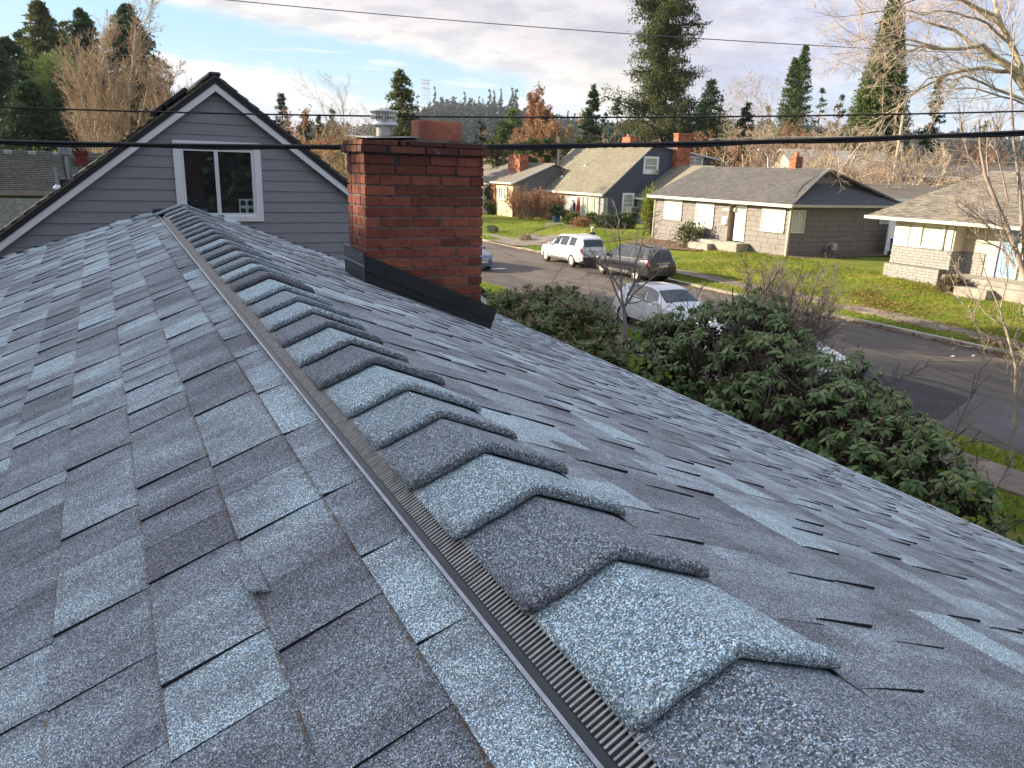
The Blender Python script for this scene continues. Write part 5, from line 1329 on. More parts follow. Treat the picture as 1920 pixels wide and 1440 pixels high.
# hip roof
ceL, ceX = yL+1.3, CXF-.55
cr = 1.05; crx = 37.6; cry = ceL-(crx-ceX)*.95
cream_roof = far_roof('speckled_roof', (.10, .088, .080), (.30, .26, .21))
course_roof('roof', (ceX, 2, ce), (ceX, ceL, ce), (crx, cry+2.6, cr), (crx, 2, cr), cream_roof, chs, 26, .02, .12)
course_roof('roof', (ceX, ceL, ce), (43, ceL, ce), (crx, cry+2.6, cr), (crx, cry+2.6, cr), cream_roof, chs, 26, .02, .12)
gutter('gutter', (ceX, 2, ce+.02), (ceX, ceL, ce+.02), chs, cream_white, .14, .12)
flat_poly('soffit', [(ceX, 2, ce-.03), (CXB, 2, ce-.03), (CXB, ceL, ce-.03), (ceX, ceL, ce-.03)], cream_white, chs, .02)

# ------------------------------------------------------------------ roofs seen in fragments further back
def back_house(name, label, c, w, d, e, r, wallm, roofm, rot=0.0):
    t = thing(name, label, 'house', c, rot)
    ob_box('wall', (-w/2+.3, -d/2+.3, -2), (w/2-.3, d/2-.3, e-.02), wallm, t)
    for s in (-1, 1): MB().prism([(s*w/2-.3*s, -d/2+.3, e-.05), (s*w/2-.3*s, d/2-.3, e-.05), (s*w/2-.3*s, 0, r-.12)], (-s*.06, 0, 0)).ob('gable_end', wallm, t)
    course_roof('roof', (-w/2, -d/2, e), (w/2, -d/2, e), (w/2, 0, r), (-w/2, 0, r), roofm, t, 16, .02, .1)
    course_roof('roof', (w/2, d/2, e), (-w/2, d/2, e), (-w/2, 0, r), (w/2, 0, r), roofm, t, 16, .02, .1)
    ob_box('fascia', (-w/2, -d/2-.06, e-.16), (w/2, -d/2, e+.01), trim_white, t)
    return t
yellow = simple('yellow_wall', (.72, .60, .26), .7, 0, .05, 3); white_roof = far_roof('pale_roof', (.36, .33, .30), (.52, .48, .44))
P = onZ(1672, 349, -1.1); P = dep(1668, 352, 74)
t = back_house('yellow_gable_house', 'small house with sunlit yellow gable beyond the grey house roof', (P[0], P[1], P[2]-2.6), 7, 6.2, 2.0, 3.2, yellow, warm_roof, R_(112))
P = dep(1556, 318, 84); t = back_house('pale_roof_house', 'house with pale roof half hidden behind bare branches above the grey house', (P[0], P[1], P[2]-3.6), 12, 8, 3.4, 5.6, cwall, white_roof, R_(-20))
P = dep(1700, 352, 60); t = back_house('grey_roof_garage', 'low grey garage roof just right of the grey house rear roof', (P[0], P[1], P[2]-3.0), 7, 6, 2.2, 3.2, cwall, warm_roof, R_(-30))
P = dep(1835, 318, 80); t = back_house('brown_roof_house', 'long brown roof behind the cream house roof', (P[0], P[1], P[2]-3.4), 22, 8, 2.6, 3.8, simple('brown_wall', (.2, .1, .07), .8), warm_roof, R_(-25))

# ------------------------------------------------------------------ vehicles
def smooth1(a, n):
    k = np.hanning(n+2)[1:-1]; k /= k.sum(); p = np.pad(a, (n//2, n//2), mode='edge'); return np.convolve(p, k, 'valid')[:len(a)]
class Car:
    def __init__(s, L, W, roof, belt, bot, wid, wr, wheels, R=.36, nt=90):
        s.L, s.W, s.R, s.wheels = L, W, R, wheels
        s.t = np.linspace(0, 1, nt)
        f = lambda tab, n=5: smooth1(np.interp(s.t, [a for a, b in tab], [b for a, b in tab]), n)
        s.zr, s.zb, s.zo, s.w, s.wr = f(roof, 7), f(belt, 7), f(bot), f(wid, 5)*W/2, f(wr, 7)*W/2
    def ring(s, i):
        w, zb, zo, zr, wr = s.w[i], s.zb[i], s.zo[i], s.zr[i], s.wr[i]
        h = zb-zo; zt = max(zr, zb+.004)
        pts = [(0, zo), (.82*w, zo), (.955*w, zo+.10*h), (.992*w, zo+.28*h), (1.0*w, zo+.55*h), (.985*w, zb-.16*h), (.96*w, zb-.04*h), (.945*w, zb),
               (min(.93*w, wr+(.93*w-wr)*.5), zb+(zt-zb)*.5), (wr, zt-.13*(zt-zb)-.012), (wr*.95, zt-.04*(zt-zb)-.006), (wr*.75, zt-.010), (wr*.4, zt-.002), (0, zt)]
        return pts
    def P(s, t, j, side=1, off=0.0):
        """surface point: t along (0 nose .. 1 tail), j float ring index"""
        x = t*(len(s.t)-1); i0 = int(min(max(math.floor(x), 0), len(s.t)-2)); f = x-i0
        def q(ii):
            r = s.ring(ii); j0 = int(min(math.floor(j), len(r)-2)); g = j-j0
            return np.array([s.L*(.5-s.t[ii]), side*(r[j0][0]*(1-g)+r[j0+1][0]*g), r[j0][1]*(1-g)+r[j0+1][1]*g])
        p = q(i0)*(1-f)+q(i0+1)*f
        return p
    def N(s, t, j, side=1):
        e = .012; a = s.P(min(t+e, 1), j, side)-s.P(max(t-e, 0), j, side); b = s.P(t, min(j+.15, 13), side)-s.P(t, max(j-.15, 0), side)
        n = np.cross(a, b)*side; n = n/(np.linalg.norm(n)+1e-9)
        if n[1]*side < -1e-3 or (abs(n[1]) < .3 and n[2] < 0 and j > 5): n = -n
        return n
    def patch(s, name, mat, parent, t0, t1, j0, j1, side=1, off=.006, nt=8, nj=4, both=False, slant=0.0, label=None):
        V = []; F = []
        sides = [side]
        if both:   # across the centre line
            js = [j0+(13-j0)*k/nj for k in range(nj+1)]; cols = [(j, 1) for j in js]+[(j, -1) for j in reversed(js[:-1])]
        else: cols = [(j0+(j1-j0)*k/nj, side) for k in range(nj+1)]
        for a in range(nt+1):
            for (j, sd_) in cols:
                fr = (j-j0)/max(1e-6, (13 if both else j1)-j0)
                t = t0+(t1-t0)*a/nt+slant*fr
                V.append(s.P(t, j, sd_)+s.N(t, j, sd_)*off)
        n = len(cols); F = [(a*n+k, a*n+k+1, (a+1)*n+k+1, (a+1)*n+k) for a in range(nt) for k in range(n-1)]
        m = MB().add(V, F); b = len(m.v)
        me = mesh_np(name, m.v, m.f, mat, smooth=True)
        o = link(name, me, parent)
        if label: o['label'] = label
        return o
    def body(s, name, mat, parent, extra_mats=None, split=None):
        V = []; F = []
        n = 14; N_ = 2*n-2
        for i in range(len(s.t)):
            r = s.ring(i); x = s.L*(.5-s.t[i])
            loop = [(y, z) for y, z in r]+[(-y, z) for y, z in r[-2:0:-1]]
            V += [(x, y, z) for y, z in loop]
        m = len(s.t)
        F = [(i*N_+k, i*N_+(k+1) % N_, (i+1)*N_+(k+1) % N_, (i+1)*N_+k) for i in range(m-1) for k in range(N_)]
        F += [tuple(range(N_))[::-1], tuple((m-1)*N_+k for k in range(N_))]
        me = mesh_np(name, V, F, mat); bm = bmesh.new(); bm.from_mesh(me); bmesh.ops.recalc_face_normals(bm, faces=bm.faces); bm.to_mesh(me); bm.free()
        o = link(name, me, parent)
        cut = MB()
        for tw in s.wheels:
            for sd_ in (-1, 1): cut.lathe([(s.R*1.14, sd_*(s.W/2-.34)), (s.R*1.14, sd_*(s.W/2+.2))], (s.L*(.5-tw), 0, s.R+.01), 28, 'y')
        cme = cut.me('cut'); co = bpy.data.objects.new('cut', cme); COL.objects.link(co)
        md = o.modifiers.new('b', 'BOOLEAN'); md.operation = 'DIFFERENCE'; md.object = co; md.solver = 'EXACT'
        dg = bpy.context.evaluated_depsgraph_get(); dg.update()
        nm = bpy.data.meshes.new_from_object(o.evaluated_get(dg)); o.modifiers.clear()
        if len(nm.vertices) > 100: o.data = nm
        if not o.data.materials: o.data.materials.append(mat)
        bpy.data.objects.remove(co)
        smoothby(o, 38)
        return o
def wheel_set(car, parent, R, spokes=5, rimm=rim_mat):
    for tw in car.wheels:
        for sd_ in (-1, 1):
            c = (car.L*(.5-tw), sd_*(car.W/2-.115), R)
            w = MB().lathe([(R*.60, -.03), (R*.62, -.10), (R*.93, -.105), (R, -.08), (R, .08), (R*.93, .105), (R*.62, .10), (R*.60, .03)], (0, 0, 0), 30, 'y').ob('wheel', tyre_mat, parent); smoothby(w, 40)
            w.location = c
            r = MB().lathe([(R*.62, .07), (R*.66, .10), (R*.60, .085), (R*.60, .045), (.02, .04)], (0, 0, 0), 30, 'y')
            for k in range(spokes):
                a = 2*math.pi*k/spokes
                d = np.array([math.cos(a), 0, math.sin(a)]); n = np.array([-math.sin(a), 0, math.cos(a)])
                r.prism([tuple(d*R*.08+n*.045+np.array([0, .05, 0])), tuple(d*R*.62+n*.032+np.array([0, .07, 0])), tuple(d*R*.62-n*.032+np.array([0, .07, 0])), tuple(d*R*.08-n*.045+np.array([0, .05, 0]))], (0, .025, 0))
            r.lathe([(.06, .05), (.055, .09), (.01, .092)], (0, 0, 0), 14, 'y')
            rr = r.ob('rim', rimm, w); 
            if sd_ < 0: rr.scale = (1, -1, 1)
def make_suv(label, paint, loc, rz, group, dark=False):
    t = thing('parked_suv', label, 'car', loc, rz, group)
    c = Car(4.68 if not dark else 4.75, 1.88, [(0, .62), (.015, .80), (.05, .93), (.22, 1.06), (.25, 1.10), (.40, 1.62), (.46, 1.69), (.62, 1.72), (.82, 1.69), (.91, 1.63), (.945, 1.50), (.985, 1.12), (.992, .98), (1, .72)],
            [(0, .58), (.02, .74), (.06, .87), (.22, .99), (.5, 1.04), (.8, 1.09), (.97, 1.10), (.99, .95), (1, .70)], [(0, .34), (.05, .24), (.95, .27), (1, .42)],
            [(0, .66), (.02, .82), (.06, .93), (.16, .99), (.5, 1.0), (.85, .985), (.96, .93), (.985, .90), (1, .84)], [(0, .60), (.05, .78), (.22, .84), (.26, .84), (.40, .70), (.6, .70), (.9, .66), (.96, .66), (1, .70)], (.185, .795), .36)
    b = c.body('body', paint, t)
    for s in (-1, 1):
        c.patch('side_window', car_glass, t, .335, .475, 7.25, 9.2, s, slant=.028); c.patch('side_window', car_glass, t, .50, .665, 7.2, 9.2, s, slant=.0)
        c.patch('side_window', car_glass, t, .70, .835 if not dark else .87, 7.25, 9.1, s, slant=-.012)
        c.patch('side_cladding', lower_trim, t, .28, .70, 1.0, 2.9, s, off=.010, nt=14)
        c.patch('tail_light', lamp_red, t, .925, .993, 5.1, 7.2, s, off=.012, nt=6)
        c.patch('head_light', lamp_clear, t, .012, .10, 5.4, 6.9, s, off=.010)
        ra = [c.P(tt, 9.9, s)+np.array([0, 0, .045]) for tt in np.linspace(.42, .90, 10)]; ra[0][2] -= .04; ra[-1][2] -= .04
        MB().tube(ra, .016, 6).ob('roof_rail', chrome if not dark else black_plastic, t)
        p = c.P(.315, 7.2, s); m_ = MB().box((p[0]-.05, p[1]+s*.02-(.0 if s > 0 else .20), p[2]-.02), (p[0]+.06, p[1]+s*.02+(.20 if s > 0 else 0), p[2]+.13), .03); m_.ob('mirror', paint, t)
        for tt in (.46, .645): p = c.P(tt, 6.0, s)+c.N(tt, 6, s)*.02; MB().box((p[0]-.08, p[1]-.02, p[2]-.015), (p[0]+.08, p[1]+.02, p[2]+.015), .006).ob('door_handle', chrome, t)
    for s in (-1, 1):
        for tt in (.292, .488, .682): c.patch('shut_line', bumper_black, t, tt, tt+.0035, 2.6, 7.05, s, off=.004, nt=1, nj=10)
        c.patch('side_moulding', bumper_black, t, .30, .90, 6.98, 7.14, s, off=.008, nt=14, nj=1)
    for tt in (.9315,): c.patch('shut_line', bumper_black, t, tt-.002, tt, 5.2, 13, both=True, nt=1, nj=14, off=.004)
    c.patch('windshield', car_glass, t, .262, .385, 9.6, 13, both=True, nt=8, nj=6); c.patch('rear_window', car_glass, t, .932, .975, 9.3, 13, both=True, nt=8, nj=6, off=.010)
    W2 = c.W/2
    MB().box((-c.L/2-.02, -W2*.80, .34), (-c.L/2+.30, W2*.80, .66), .05).ob('rear_bumper', bumper_black, t)
    MB().box((-c.L/2-.022, -.26, .80 if not dark else .78), (-c.L/2+.0, .26, .93 if not dark else .92), .004).ob('licence_plate', plate_mat, t)
    MB().box((-c.L/2-.010, -.42, .955), (-c.L/2+.1, .42, .99), .006).ob('tailgate_trim', chrome, t)
    MB().box((c.L/2-.12, -.45, .55), (c.L/2+.0, .45, .74), .03).ob('grille', bumper_black, t)
    wheel_set(c, t, .36, 5)
    return t
G_ = 'cars parked along both kerbs of the street'
make_suv('white sport utility car parked at the far kerb ahead of the dark one', car_white, (23.24, 38.1, RZ+.002), R_(90), G_)
make_suv('dark grey sport utility car parked at the far kerb behind the bare sapling', car_dark, (23.28, 32.25, RZ+.002), R_(91), G_, True)
def make_hatch(label, paint, loc, rz, group, sedan=False):
    t = thing('parked_hatchback' if not sedan else 'parked_sedan', label, 'car', loc, rz, group)
    if not sedan:
        c = Car(4.05, 1.73, [(0, .55), (.015, .68), (.06, .82), (.20, .98), (.23, 1.03), (.42, 1.44), (.52, 1.50), (.68, 1.49), (.85, 1.40), (.93, 1.22), (.975, .95), (1, .62)],
                [(0, .52), (.03, .68), (.10, .80), (.25, .92), (.6, .99), (.88, 1.04), (.96, .92), (1, .60)], [(0, .26), (.05, .20), (.95, .22), (1, .36)],
                [(0, .64), (.03, .84), (.08, .94), (.2, .99), (.8, 1.0), (.93, .94), (1, .80)], [(0, .58), (.06, .78), (.20, .84), (.24, .84), (.42, .69), (.7, .67), (.9, .64), (1, .66)], (.175, .80), .32)
        wins = ((.34, .49, .035), (.515, .66, .0), (.685, .755, -.03)); wsh = (.235, .405); rw_ = (.875, .955)
    else:
        c = Car(4.80, 1.86, [(0, .55), (.012, .66), (.05, .78), (.24, .98), (.27, 1.01), (.42, 1.38), (.50, 1.45), (.66, 1.44), (.84, 1.12), (.97, 1.06), (1, .70)],
                [(0, .50), (.03, .66), (.10, .78), (.25, .92), (.6, .97), (.9, 1.02), (.97, .95), (1, .66)], [(0, .24), (.05, .18), (.95, .2), (1, .36)],
                [(0, .66), (.02, .84), (.07, .94), (.2, .99), (.8, 1.0), (.93, .96), (1, .82)], [(0, .60), (.06, .78), (.24, .84), (.28, .84), (.42, .66), (.66, .64), (.84, .72), (1, .70)], (.185, .80), .34)
        wins = ((.37, .51, .03), (.535, .69, -.02)); wsh = (.275, .41); rw_ = (.70, .82)
    c.body('body', paint, t)
    for s in (-1, 1):
        for (a, b, sl) in wins: c.patch('side_window', car_glass, t, a, b, 7.2, 9.2, s, slant=sl)
        c.patch('tail_light', lamp_red, t, .905, .975, 5.3, 7.2, s, off=.010, nt=6)
        c.patch('head_light', lamp_clear, t, .010, .13, 5.2, 7.2, s, off=.010)
        p = c.P(.335 if not sedan else .36, 7.15, s); MB().box((p[0]-.05, p[1]+s*.02-(.0 if s > 0 else .20), p[2]-.02), (p[0]+.06, p[1]+s*.02+(.20 if s > 0 else 0), p[2]+.11), .03).ob('mirror', paint, t)
        for tt in (.48, .665): p = c.P(tt, 6.0, s)+c.N(tt, 6, s)*.012; MB().box((p[0]-.08, p[1]-.02, p[2]-.012), (p[0]+.08, p[1]+.02, p[2]+.012), .005).ob('door_handle', paint, t)
    for s in (-1, 1):
        for tt in ((.30, .50, .68) if not sedan else (.34, .52, .70)): c.patch('shut_line', lower_trim, t, tt, tt+.0035, 2.4, 7.05, s, off=.004, nt=1, nj=10)
        c.patch('side_moulding', bumper_black, t, .31, .74, 6.99, 7.14, s, off=.008, nt=12, nj=1)
    c.patch('shut_line', lower_trim, t, .06, .064, 6.6, 13, both=True, nt=1, nj=12, off=.004)
    c.patch('windshield', car_glass, t, wsh[0]+.015, wsh[1]-.01, 9.6, 13, both=True, nt=8, nj=6); c.patch('rear_window', car_glass, t, rw_[0], rw_[1], 9.5, 13, both=True, nt=8, nj=6, off=.009)
    m_ = MB()
    for k in range(5 if sedan else 3): m_.box((c.L/2-.10, -.42, .40+k*.055), (c.L/2+.012, .42, .432+k*.055), .008)
    m_.ob('grille', chrome if sedan else bumper_black, t)
    MB().box((c.L/2-.2, -.6, .26), (c.L/2-.002, .6, .38), .03).ob('front_bumper', bumper_black, t)
    MB().box((c.L/2-.06, -.26, .42), (c.L/2+.02, .26, .54), .004).ob('licence_plate', plate_mat, t)
    wheel_set(c, t, c.R, 5 if not sedan else 10)
    return t
make_hatch('white hatchback parked at the near kerb behind the bare sapling', car_white, (16.35, 20.95, RZ+.002), R_(-90), G_)
make_hatch('blue grey sedan nose showing just right of the brick chimney', car_blue, (16.62, 38.7, RZ+.002), R_(-90), G_, True)
P = onZ(1545, 662, -3.78)
make_hatch('white car mostly hidden behind the rhododendron with only its bonnet showing', car_white, (P[0]-.15, P[1]+1.75, RZ+.002), R_(-90), G_, True)

# ------------------------------------------------------------------ person walking beyond the white car
def skin_body(name, verts, edges, radii, mat, parent, sub=1, root=0):
    me = bpy.data.meshes.new(name); me.from_pydata(verts, edges, []); me.materials.append(mat)
    o = bpy.data.objects.new(name, me); COL.objects.link(o)
    md = o.modifiers.new('skin', 'SKIN'); md.use_smooth_shade = True
    sv = me.skin_vertices[0].data
    for i, r in enumerate(radii): sv[i].radius = (r, r) if not hasattr(r, '__len__') else r
    sv[root].use_root = True
    ms = o.modifiers.new('sub', 'SUBSURF'); ms.levels = sub; ms.render_levels = sub
    dg = bpy.context.evaluated_depsgraph_get(); dg.update()
    nm = bpy.data.meshes.new_from_object(o.evaluated_get(dg)); o.modifiers.clear(); o.data = nm
    if not nm.materials: nm.materials.append(mat)
    o.parent = parent; return o
P = dep(1111, 425, 47.5)
pz_ = gz(P[0], P[1])
ps = thing('person', 'person with white hair and dark coat walking beyond the white sport utility car', 'person', (P[0], P[1], P[2]-1.78), R_(200))
V = [(0, 0, .95), (0, .01, 1.12), (0, .02, 1.30), (0, .01, 1.44), (0, -.01, 1.53), (.17, .01, 1.40), (.24, .03, 1.14), (.26, -.08, .92), (.265, -.12, .84), (-.17, .01, 1.40), (-.24, -.02, 1.14), (-.26, .02, .92), (-.265, .04, .84),
     (.10, 0, .88), (.11, -.10, .50), (.11, -.02, .10), (.11, -.14, .04), (-.10, 0, .88), (-.11, .06, .50), (-.11, .18, .12), (-.11, .08, .05), (0, -.015, 1.60), (0, -.02, 1.68)]
E = [(0, 1), (1, 2), (2, 3), (3, 4), (3, 5), (5, 6), (6, 7), (7, 8), (3, 9), (9, 10), (10, 11), (11, 12), (0, 13), (13, 14), (14, 15), (15, 16), (0, 17), (17, 18), (18, 19), (19, 20), (4, 21), (21, 22)]
Rr = [(.17, .13), (.17, .125), (.19, .13), (.15, .10), .055, .075, .055, .042, .038, .075, .055, .042, .038, .10, .068, .048, .04, .10, .068, .048, .04, .085, .088]
skin_body('body', V, E, Rr, skin_mat, ps, 1)
ct = [(0, 0, .78), (0, .01, 1.0), (0, .02, 1.28), (0, .01, 1.44), (.18, .01, 1.40), (.245, .03, 1.14), (.262, -.08, .93), (-.18, .01, 1.40), (-.245, -.02, 1.14), (-.262, .02, .93)]
skin_body('coat', ct, [(0, 1), (1, 2), (2, 3), (3, 4), (4, 5), (5, 6), (3, 7), (7, 8), (8, 9)], [(.20, .15), (.20, .15), (.215, .155), (.15, .115), .09, .068, .056, .09, .068, .056], coat_mat, ps, 1)
skin_body('trousers', [(0, 0, .90), (.10, 0, .84), (.11, -.10, .50), (.11, -.02, .13), (-.10, 0, .84), (-.11, .06, .50), (-.11, .18, .15)], [(0, 1), (1, 2), (2, 3), (0, 4), (4, 5), (5, 6)], [(.16, .13), .11, .078, .058, .11, .078, .058], trouser_mat, ps, 1)
hm = MB(); hm.lathe([(.01, 0), (.075, .015), (.105, .06), (.112, .11), (.10, .155), (.06, .19), (.01, .20)], (0, .015, 1.585), 16); o = hm.ob('hair', hair_mat, ps); smoothby(o, 60)
fc_ = MB(); fc_.lathe([(.012, 0), (.016, .03)], (0, -.115, 1.64), 8); fc_.box((-.045, -.108, 1.675), (-.02, -.10, 1.69)).box((.02, -.108, 1.675), (.045, -.10, 1.69)); fc_.box((-.03, -.105, 1.60), (.03, -.098, 1.61)); fc_.ob('face', skin_mat, ps)

# ------------------------------------------------------------------ plant builders
def prisms(P0, P1, R0, R1, n=3):
    P0, P1 = np.asarray(P0), np.asarray(P1); N = len(P0); T = P1-P0; T = T/(np.linalg.norm(T, axis=1, keepdims=True)+1e-9)
    ref = np.where(np.abs(T[:, 2:3]) > .9, np.array([[1.0, 0, 0]]), np.array([[0, 0, 1.0]])); A = np.cross(T, ref); A /= np.linalg.norm(A, axis=1, keepdims=True)+1e-9; B = np.cross(T, A)
    an = 2*np.pi*np.arange(n)/n; ring = A[:, None]*np.cos(an)[None, :, None]+B[:, None]*np.sin(an)[None, :, None]
    V = np.concatenate([P0[:, None]+ring*np.asarray(R0)[:, None, None], P1[:, None]+ring*np.asarray(R1)[:, None, None]], 1).reshape(-1, 3)
    b = (np.arange(N)*2*n)[:, None]; k = np.arange(n)
    F = np.stack([b+k, b+(k+1) % n, b+n+(k+1) % n, b+n+k], -1).reshape(-1, 4)
    return V, F
def cards(C, D, N, L, W, fold=.0):
    """leaf shaped quads (diamond): C root, D direction, N approx normal"""
    D = D/(np.linalg.norm(D, axis=1, keepdims=True)+1e-9); S = np.cross(D, N); S /= np.linalg.norm(S, axis=1, keepdims=True)+1e-9
    L = np.asarray(L)[:, None]; W = np.asarray(W)[:, None]
    V = np.stack([C, C+D*L*.45+S*W*.5, C+D*L, C+D*L*.5-S*W*.5], 1).reshape(-1, 3)
    F = np.arange(len(C)*4).reshape(-1, 4)
    return V, F
def rdir(n, r): v = r.normal(size=(n, 3)); return v/np.linalg.norm(v, axis=1, keepdims=True)
def cat(parts):
    V = []; F = []; b = 0
    for v, f in parts: V.append(v); F.append(f+b); b += len(v)
    return np.concatenate(V), np.concatenate(F)
def conifer_mesh(h, r, n, seed, size=.3, droop=.35, base=.04, power=.85, clump=.22, lean=0.0, irregular=.25, top=1.0, tone0=.5, open_=0.0, up=0.0, per=58):
    g = np.random.default_rng(seed)
    nb = max(40, int(n/per)); t = np.clip(base+(1-base)*g.random(nb)**.92, 0, .995); az_ = g.random(nb)*2*np.pi
    ln = r*np.maximum(.03, (1-t)**power)*(1-irregular*g.random(nb))*(1-.45*(t < base+.05))
    if open_ > 0: keep = np.sin(t*h*2.1+seed)+.4*g.normal(size=nb) > -1+open_; t, az_, ln = t[keep], az_[keep], ln[keep]; nb = len(t)
    bi = g.integers(0, nb, n); s = g.random(n)**.62; L_ = ln[bi]
    rad = L_*s; clump = clump*.75; zz = t[bi]*h+up*rad-droop*L_*s**1.6+g.normal(size=n)*clump*.3*(1-.5*s)
    a = az_[bi]+g.normal(size=n)*.13/(.3+s); x = np.cos(a)*rad+g.normal(size=n)*clump*.4; y = np.sin(a)*rad+g.normal(size=n)*clump*.4
    x += lean*zz
    C = np.stack([x, y, zz], 1); D = np.stack([np.cos(a), np.sin(a), -.35+g.normal(size=n)*.5], 1)+rdir(n, g)*.7
    N = rdir(n, g)*.8+np.array([0, 0, 1.0]); L = size*(.5+.9*g.random(n))*(1-.35*t[bi]); W = L*(.35+.3*g.random(n))
    V, F = cards(C, D, N, L, W)
    bt = g.random(nb); tone = tone0+(bt[bi]-.5)*.5+(g.random(n)-.5)*.5+.15*(s-.5)
    # boughs
    bP0 = np.stack([lean*t*h, 0*t, t*h], 1); bP1 = np.stack([np.cos(az_)*ln*.9+lean*t*h, np.sin(az_)*ln*.9, t*h+up*ln*.8-droop*ln*.8], 1)
    return (V, F, np.clip(tone, 0, 1)), prisms(bP0, bP1, .012+.012*ln, .004+0*ln, 3)
def tree_obj(name, label, group, base, foliage, boughs, h, tr, lm, bm_, crown='crown', lean=0.0, share=None):
    t = thing(name, label, 'tree', tuple(base), random.uniform(0, 6.28), group)
    if foliage is not None:
        V, F, tone = foliage; me = mesh_np(crown, V, F, lm, {'tone': ('FACE', tone)}); link(crown, me, t)
    hs = np.linspace(0, 1, 7); pts0 = np.stack([lean*hs*h, 0*hs, hs*h-.3*(hs == 0)], 1)
    tv = prisms(pts0[:-1], pts0[1:], tr*(1-hs[:-1]*.93), tr*(1-hs[1:]*.93), 8)
    parts = [tv]
    if boughs is not None:
        V1, F1 = prisms(pts0[:-1], pts0[1:], tr*(1-hs[:-1]*.93), tr*(1-hs[1:]*.93), 8); tv = cat([(V1, F1), boughs])
    link('trunk', mesh_np('trunk', *tv, bm_), t)
    return t
def grow(P, D, L, R, levels, seed, kids=(8, 7, 6, 5), ratio=(.55, .5, .5, .5), ang=(.7, .7, .8, .8), nseg=(7, 5, 4, 3), wob=.16, up=.12, frm=(.25, .15, .1, .1), rmin=.003, sides=(7, 4, 3, 3, 3), taper=.35):
    """branching skeleton, vectorised level by level"""
    g = np.random.default_rng(seed); P, D, L, R = [np.atleast_2d(P).astype(float), np.atleast_2d(D).astype(float), np.atleast_1d(L).astype(float), np.atleast_1d(R).astype(float)]
    out = []
    for lv in range(levels):
        n = len(P); ns = nseg[min(lv, len(nseg)-1)]; pts = [P]; d = D/np.linalg.norm(D, axis=1, keepdims=True); dirs = [d]
        for k in range(ns):
            d = d+rdir(n, g)*wob+np.array([0, 0, up]); d /= np.linalg.norm(d, axis=1, keepdims=True)
            pts.append(pts[-1]+d*(L/ns)[:, None]); dirs.append(d)
        for k in range(ns):
            f0, f1 = 1-(1-taper)*k/ns, 1-(1-taper)*(k+1)/ns
            out.append(prisms(pts[k], pts[k+1], np.maximum(R*f0, rmin), np.maximum(R*f1, rmin*.8), sides[min(lv, len(sides)-1)]))
        if lv == levels-1: tips = pts[-1]; tdir = dirs[-1]; break
        kk = kids[min(lv, len(kids)-1)]; A = np.stack(pts, 1); B = np.stack(dirs, 1)
        idx = np.repeat(np.arange(n), kk); f = frm[min(lv, len(frm)-1)]+(1-frm[min(lv, len(frm)-1)])*((np.tile(np.arange(kk), n)+g.random(n*kk))/kk)
        fs = np.clip(f*ns, 0, ns-.001); i0 = fs.astype(int); fr = (fs-i0)[:, None]
        P2 = A[idx, i0]*(1-fr)+A[idx, i0+1]*fr; dd = B[idx, i0]
        side = np.cross(dd, rdir(len(idx), g)); side /= np.linalg.norm(side, axis=1, keepdims=True)+1e-9
        an = ang[min(lv, len(ang)-1)]*(.6+.7*g.random(len(idx)))[:, None]
        D2 = dd*np.cos(an)+side*np.sin(an)
        L2 = L[idx]*ratio[min(lv, len(ratio)-1)]*(.55+.75*g.random(len(idx)))*(1.15-.6*f); R2 = R[idx]*(1-(1-taper)*f)*.58
        P, D, L, R = P2, D2, L2, R2
    return out, tips, tdir
def bare_tree(name, label, group, base, h, seed, mat_t, mat_w, R=.2, levels=4, kids=(14, 8, 6, 4), spread=.75, up=.10, D0=(0, 0, 1), ratio=(.48, .5, .5, .5), wob=.12, rmin=.006, leaves=None, frm=(.18, .12, .1, .1), nleaf=0, lsize=.12, cat_='tree', multi=1, taper=.3):
    t = thing(name, label, cat_, tuple(base), 0, group)
    if multi == 1: P, D, L, RR = [(0, 0, -.2)], [D0], [h*.92], [R]
    else:
        g = np.random.default_rng(seed+5); a = np.linspace(0, 6.28, multi, endpoint=False)+g.random(multi)*.5
        P = np.stack([np.cos(a)*R*.8, np.sin(a)*R*.8, 0*a-.1], 1); D = np.stack([np.cos(a)*spread*.6, np.sin(a)*spread*.6, 1+0*a], 1); L = h*(.7+.3*g.random(multi)); RR = np.full(multi, R*.55)
    segs, tips, td = grow(P, D, L, RR, levels, seed, kids=kids, ratio=ratio, ang=(spread, .7, .75, .8), up=up, wob=wob, rmin=rmin, frm=frm, taper=taper)
    nt = 7
    link('trunk', mesh_np('trunk', *cat(segs[:nt]), mat_t, smooth=True), t); link('twigs', mesh_np('twigs', *cat(segs[nt:]), mat_w), t)
    if leaves is not None and nleaf:
        g = np.random.default_rng(seed+9); i = g.integers(0, len(tips), nleaf); C = tips[i]-td[i]*(g.random(nleaf)*.5)[:, None]*lsize*4+rdir(nleaf, g)*lsize*.8
        V, F = cards(C, rdir(nleaf, g), rdir(nleaf, g), np.full(nleaf, lsize)*(.6+.8*g.random(nleaf)), np.full(nleaf, lsize*.6))
        link('foliage', mesh_np('foliage', V, F, leaves, {'tone': ('FACE', g.random(nleaf))}), t)
    return t
def blob_pts(g, n, R, shell=.72, lump=.22, freq=3.0, flat=False):
    d = rdir(n, g)
    ph = g.random(6)*6.28
    lumpv = 1+lump*(np.sin(d[:, 0]*freq*2+ph[0])*np.sin(d[:, 1]*freq*2.3+ph[1])+.6*np.sin(d[:, 2]*freq*3+ph[2])+.5*np.sin((d[:, 0]+d[:, 1])*freq*4+ph[3]))
    rr = (shell+(1-shell)*g.random(n))*lumpv
    return d*rr[:, None]*np.asarray(R), d
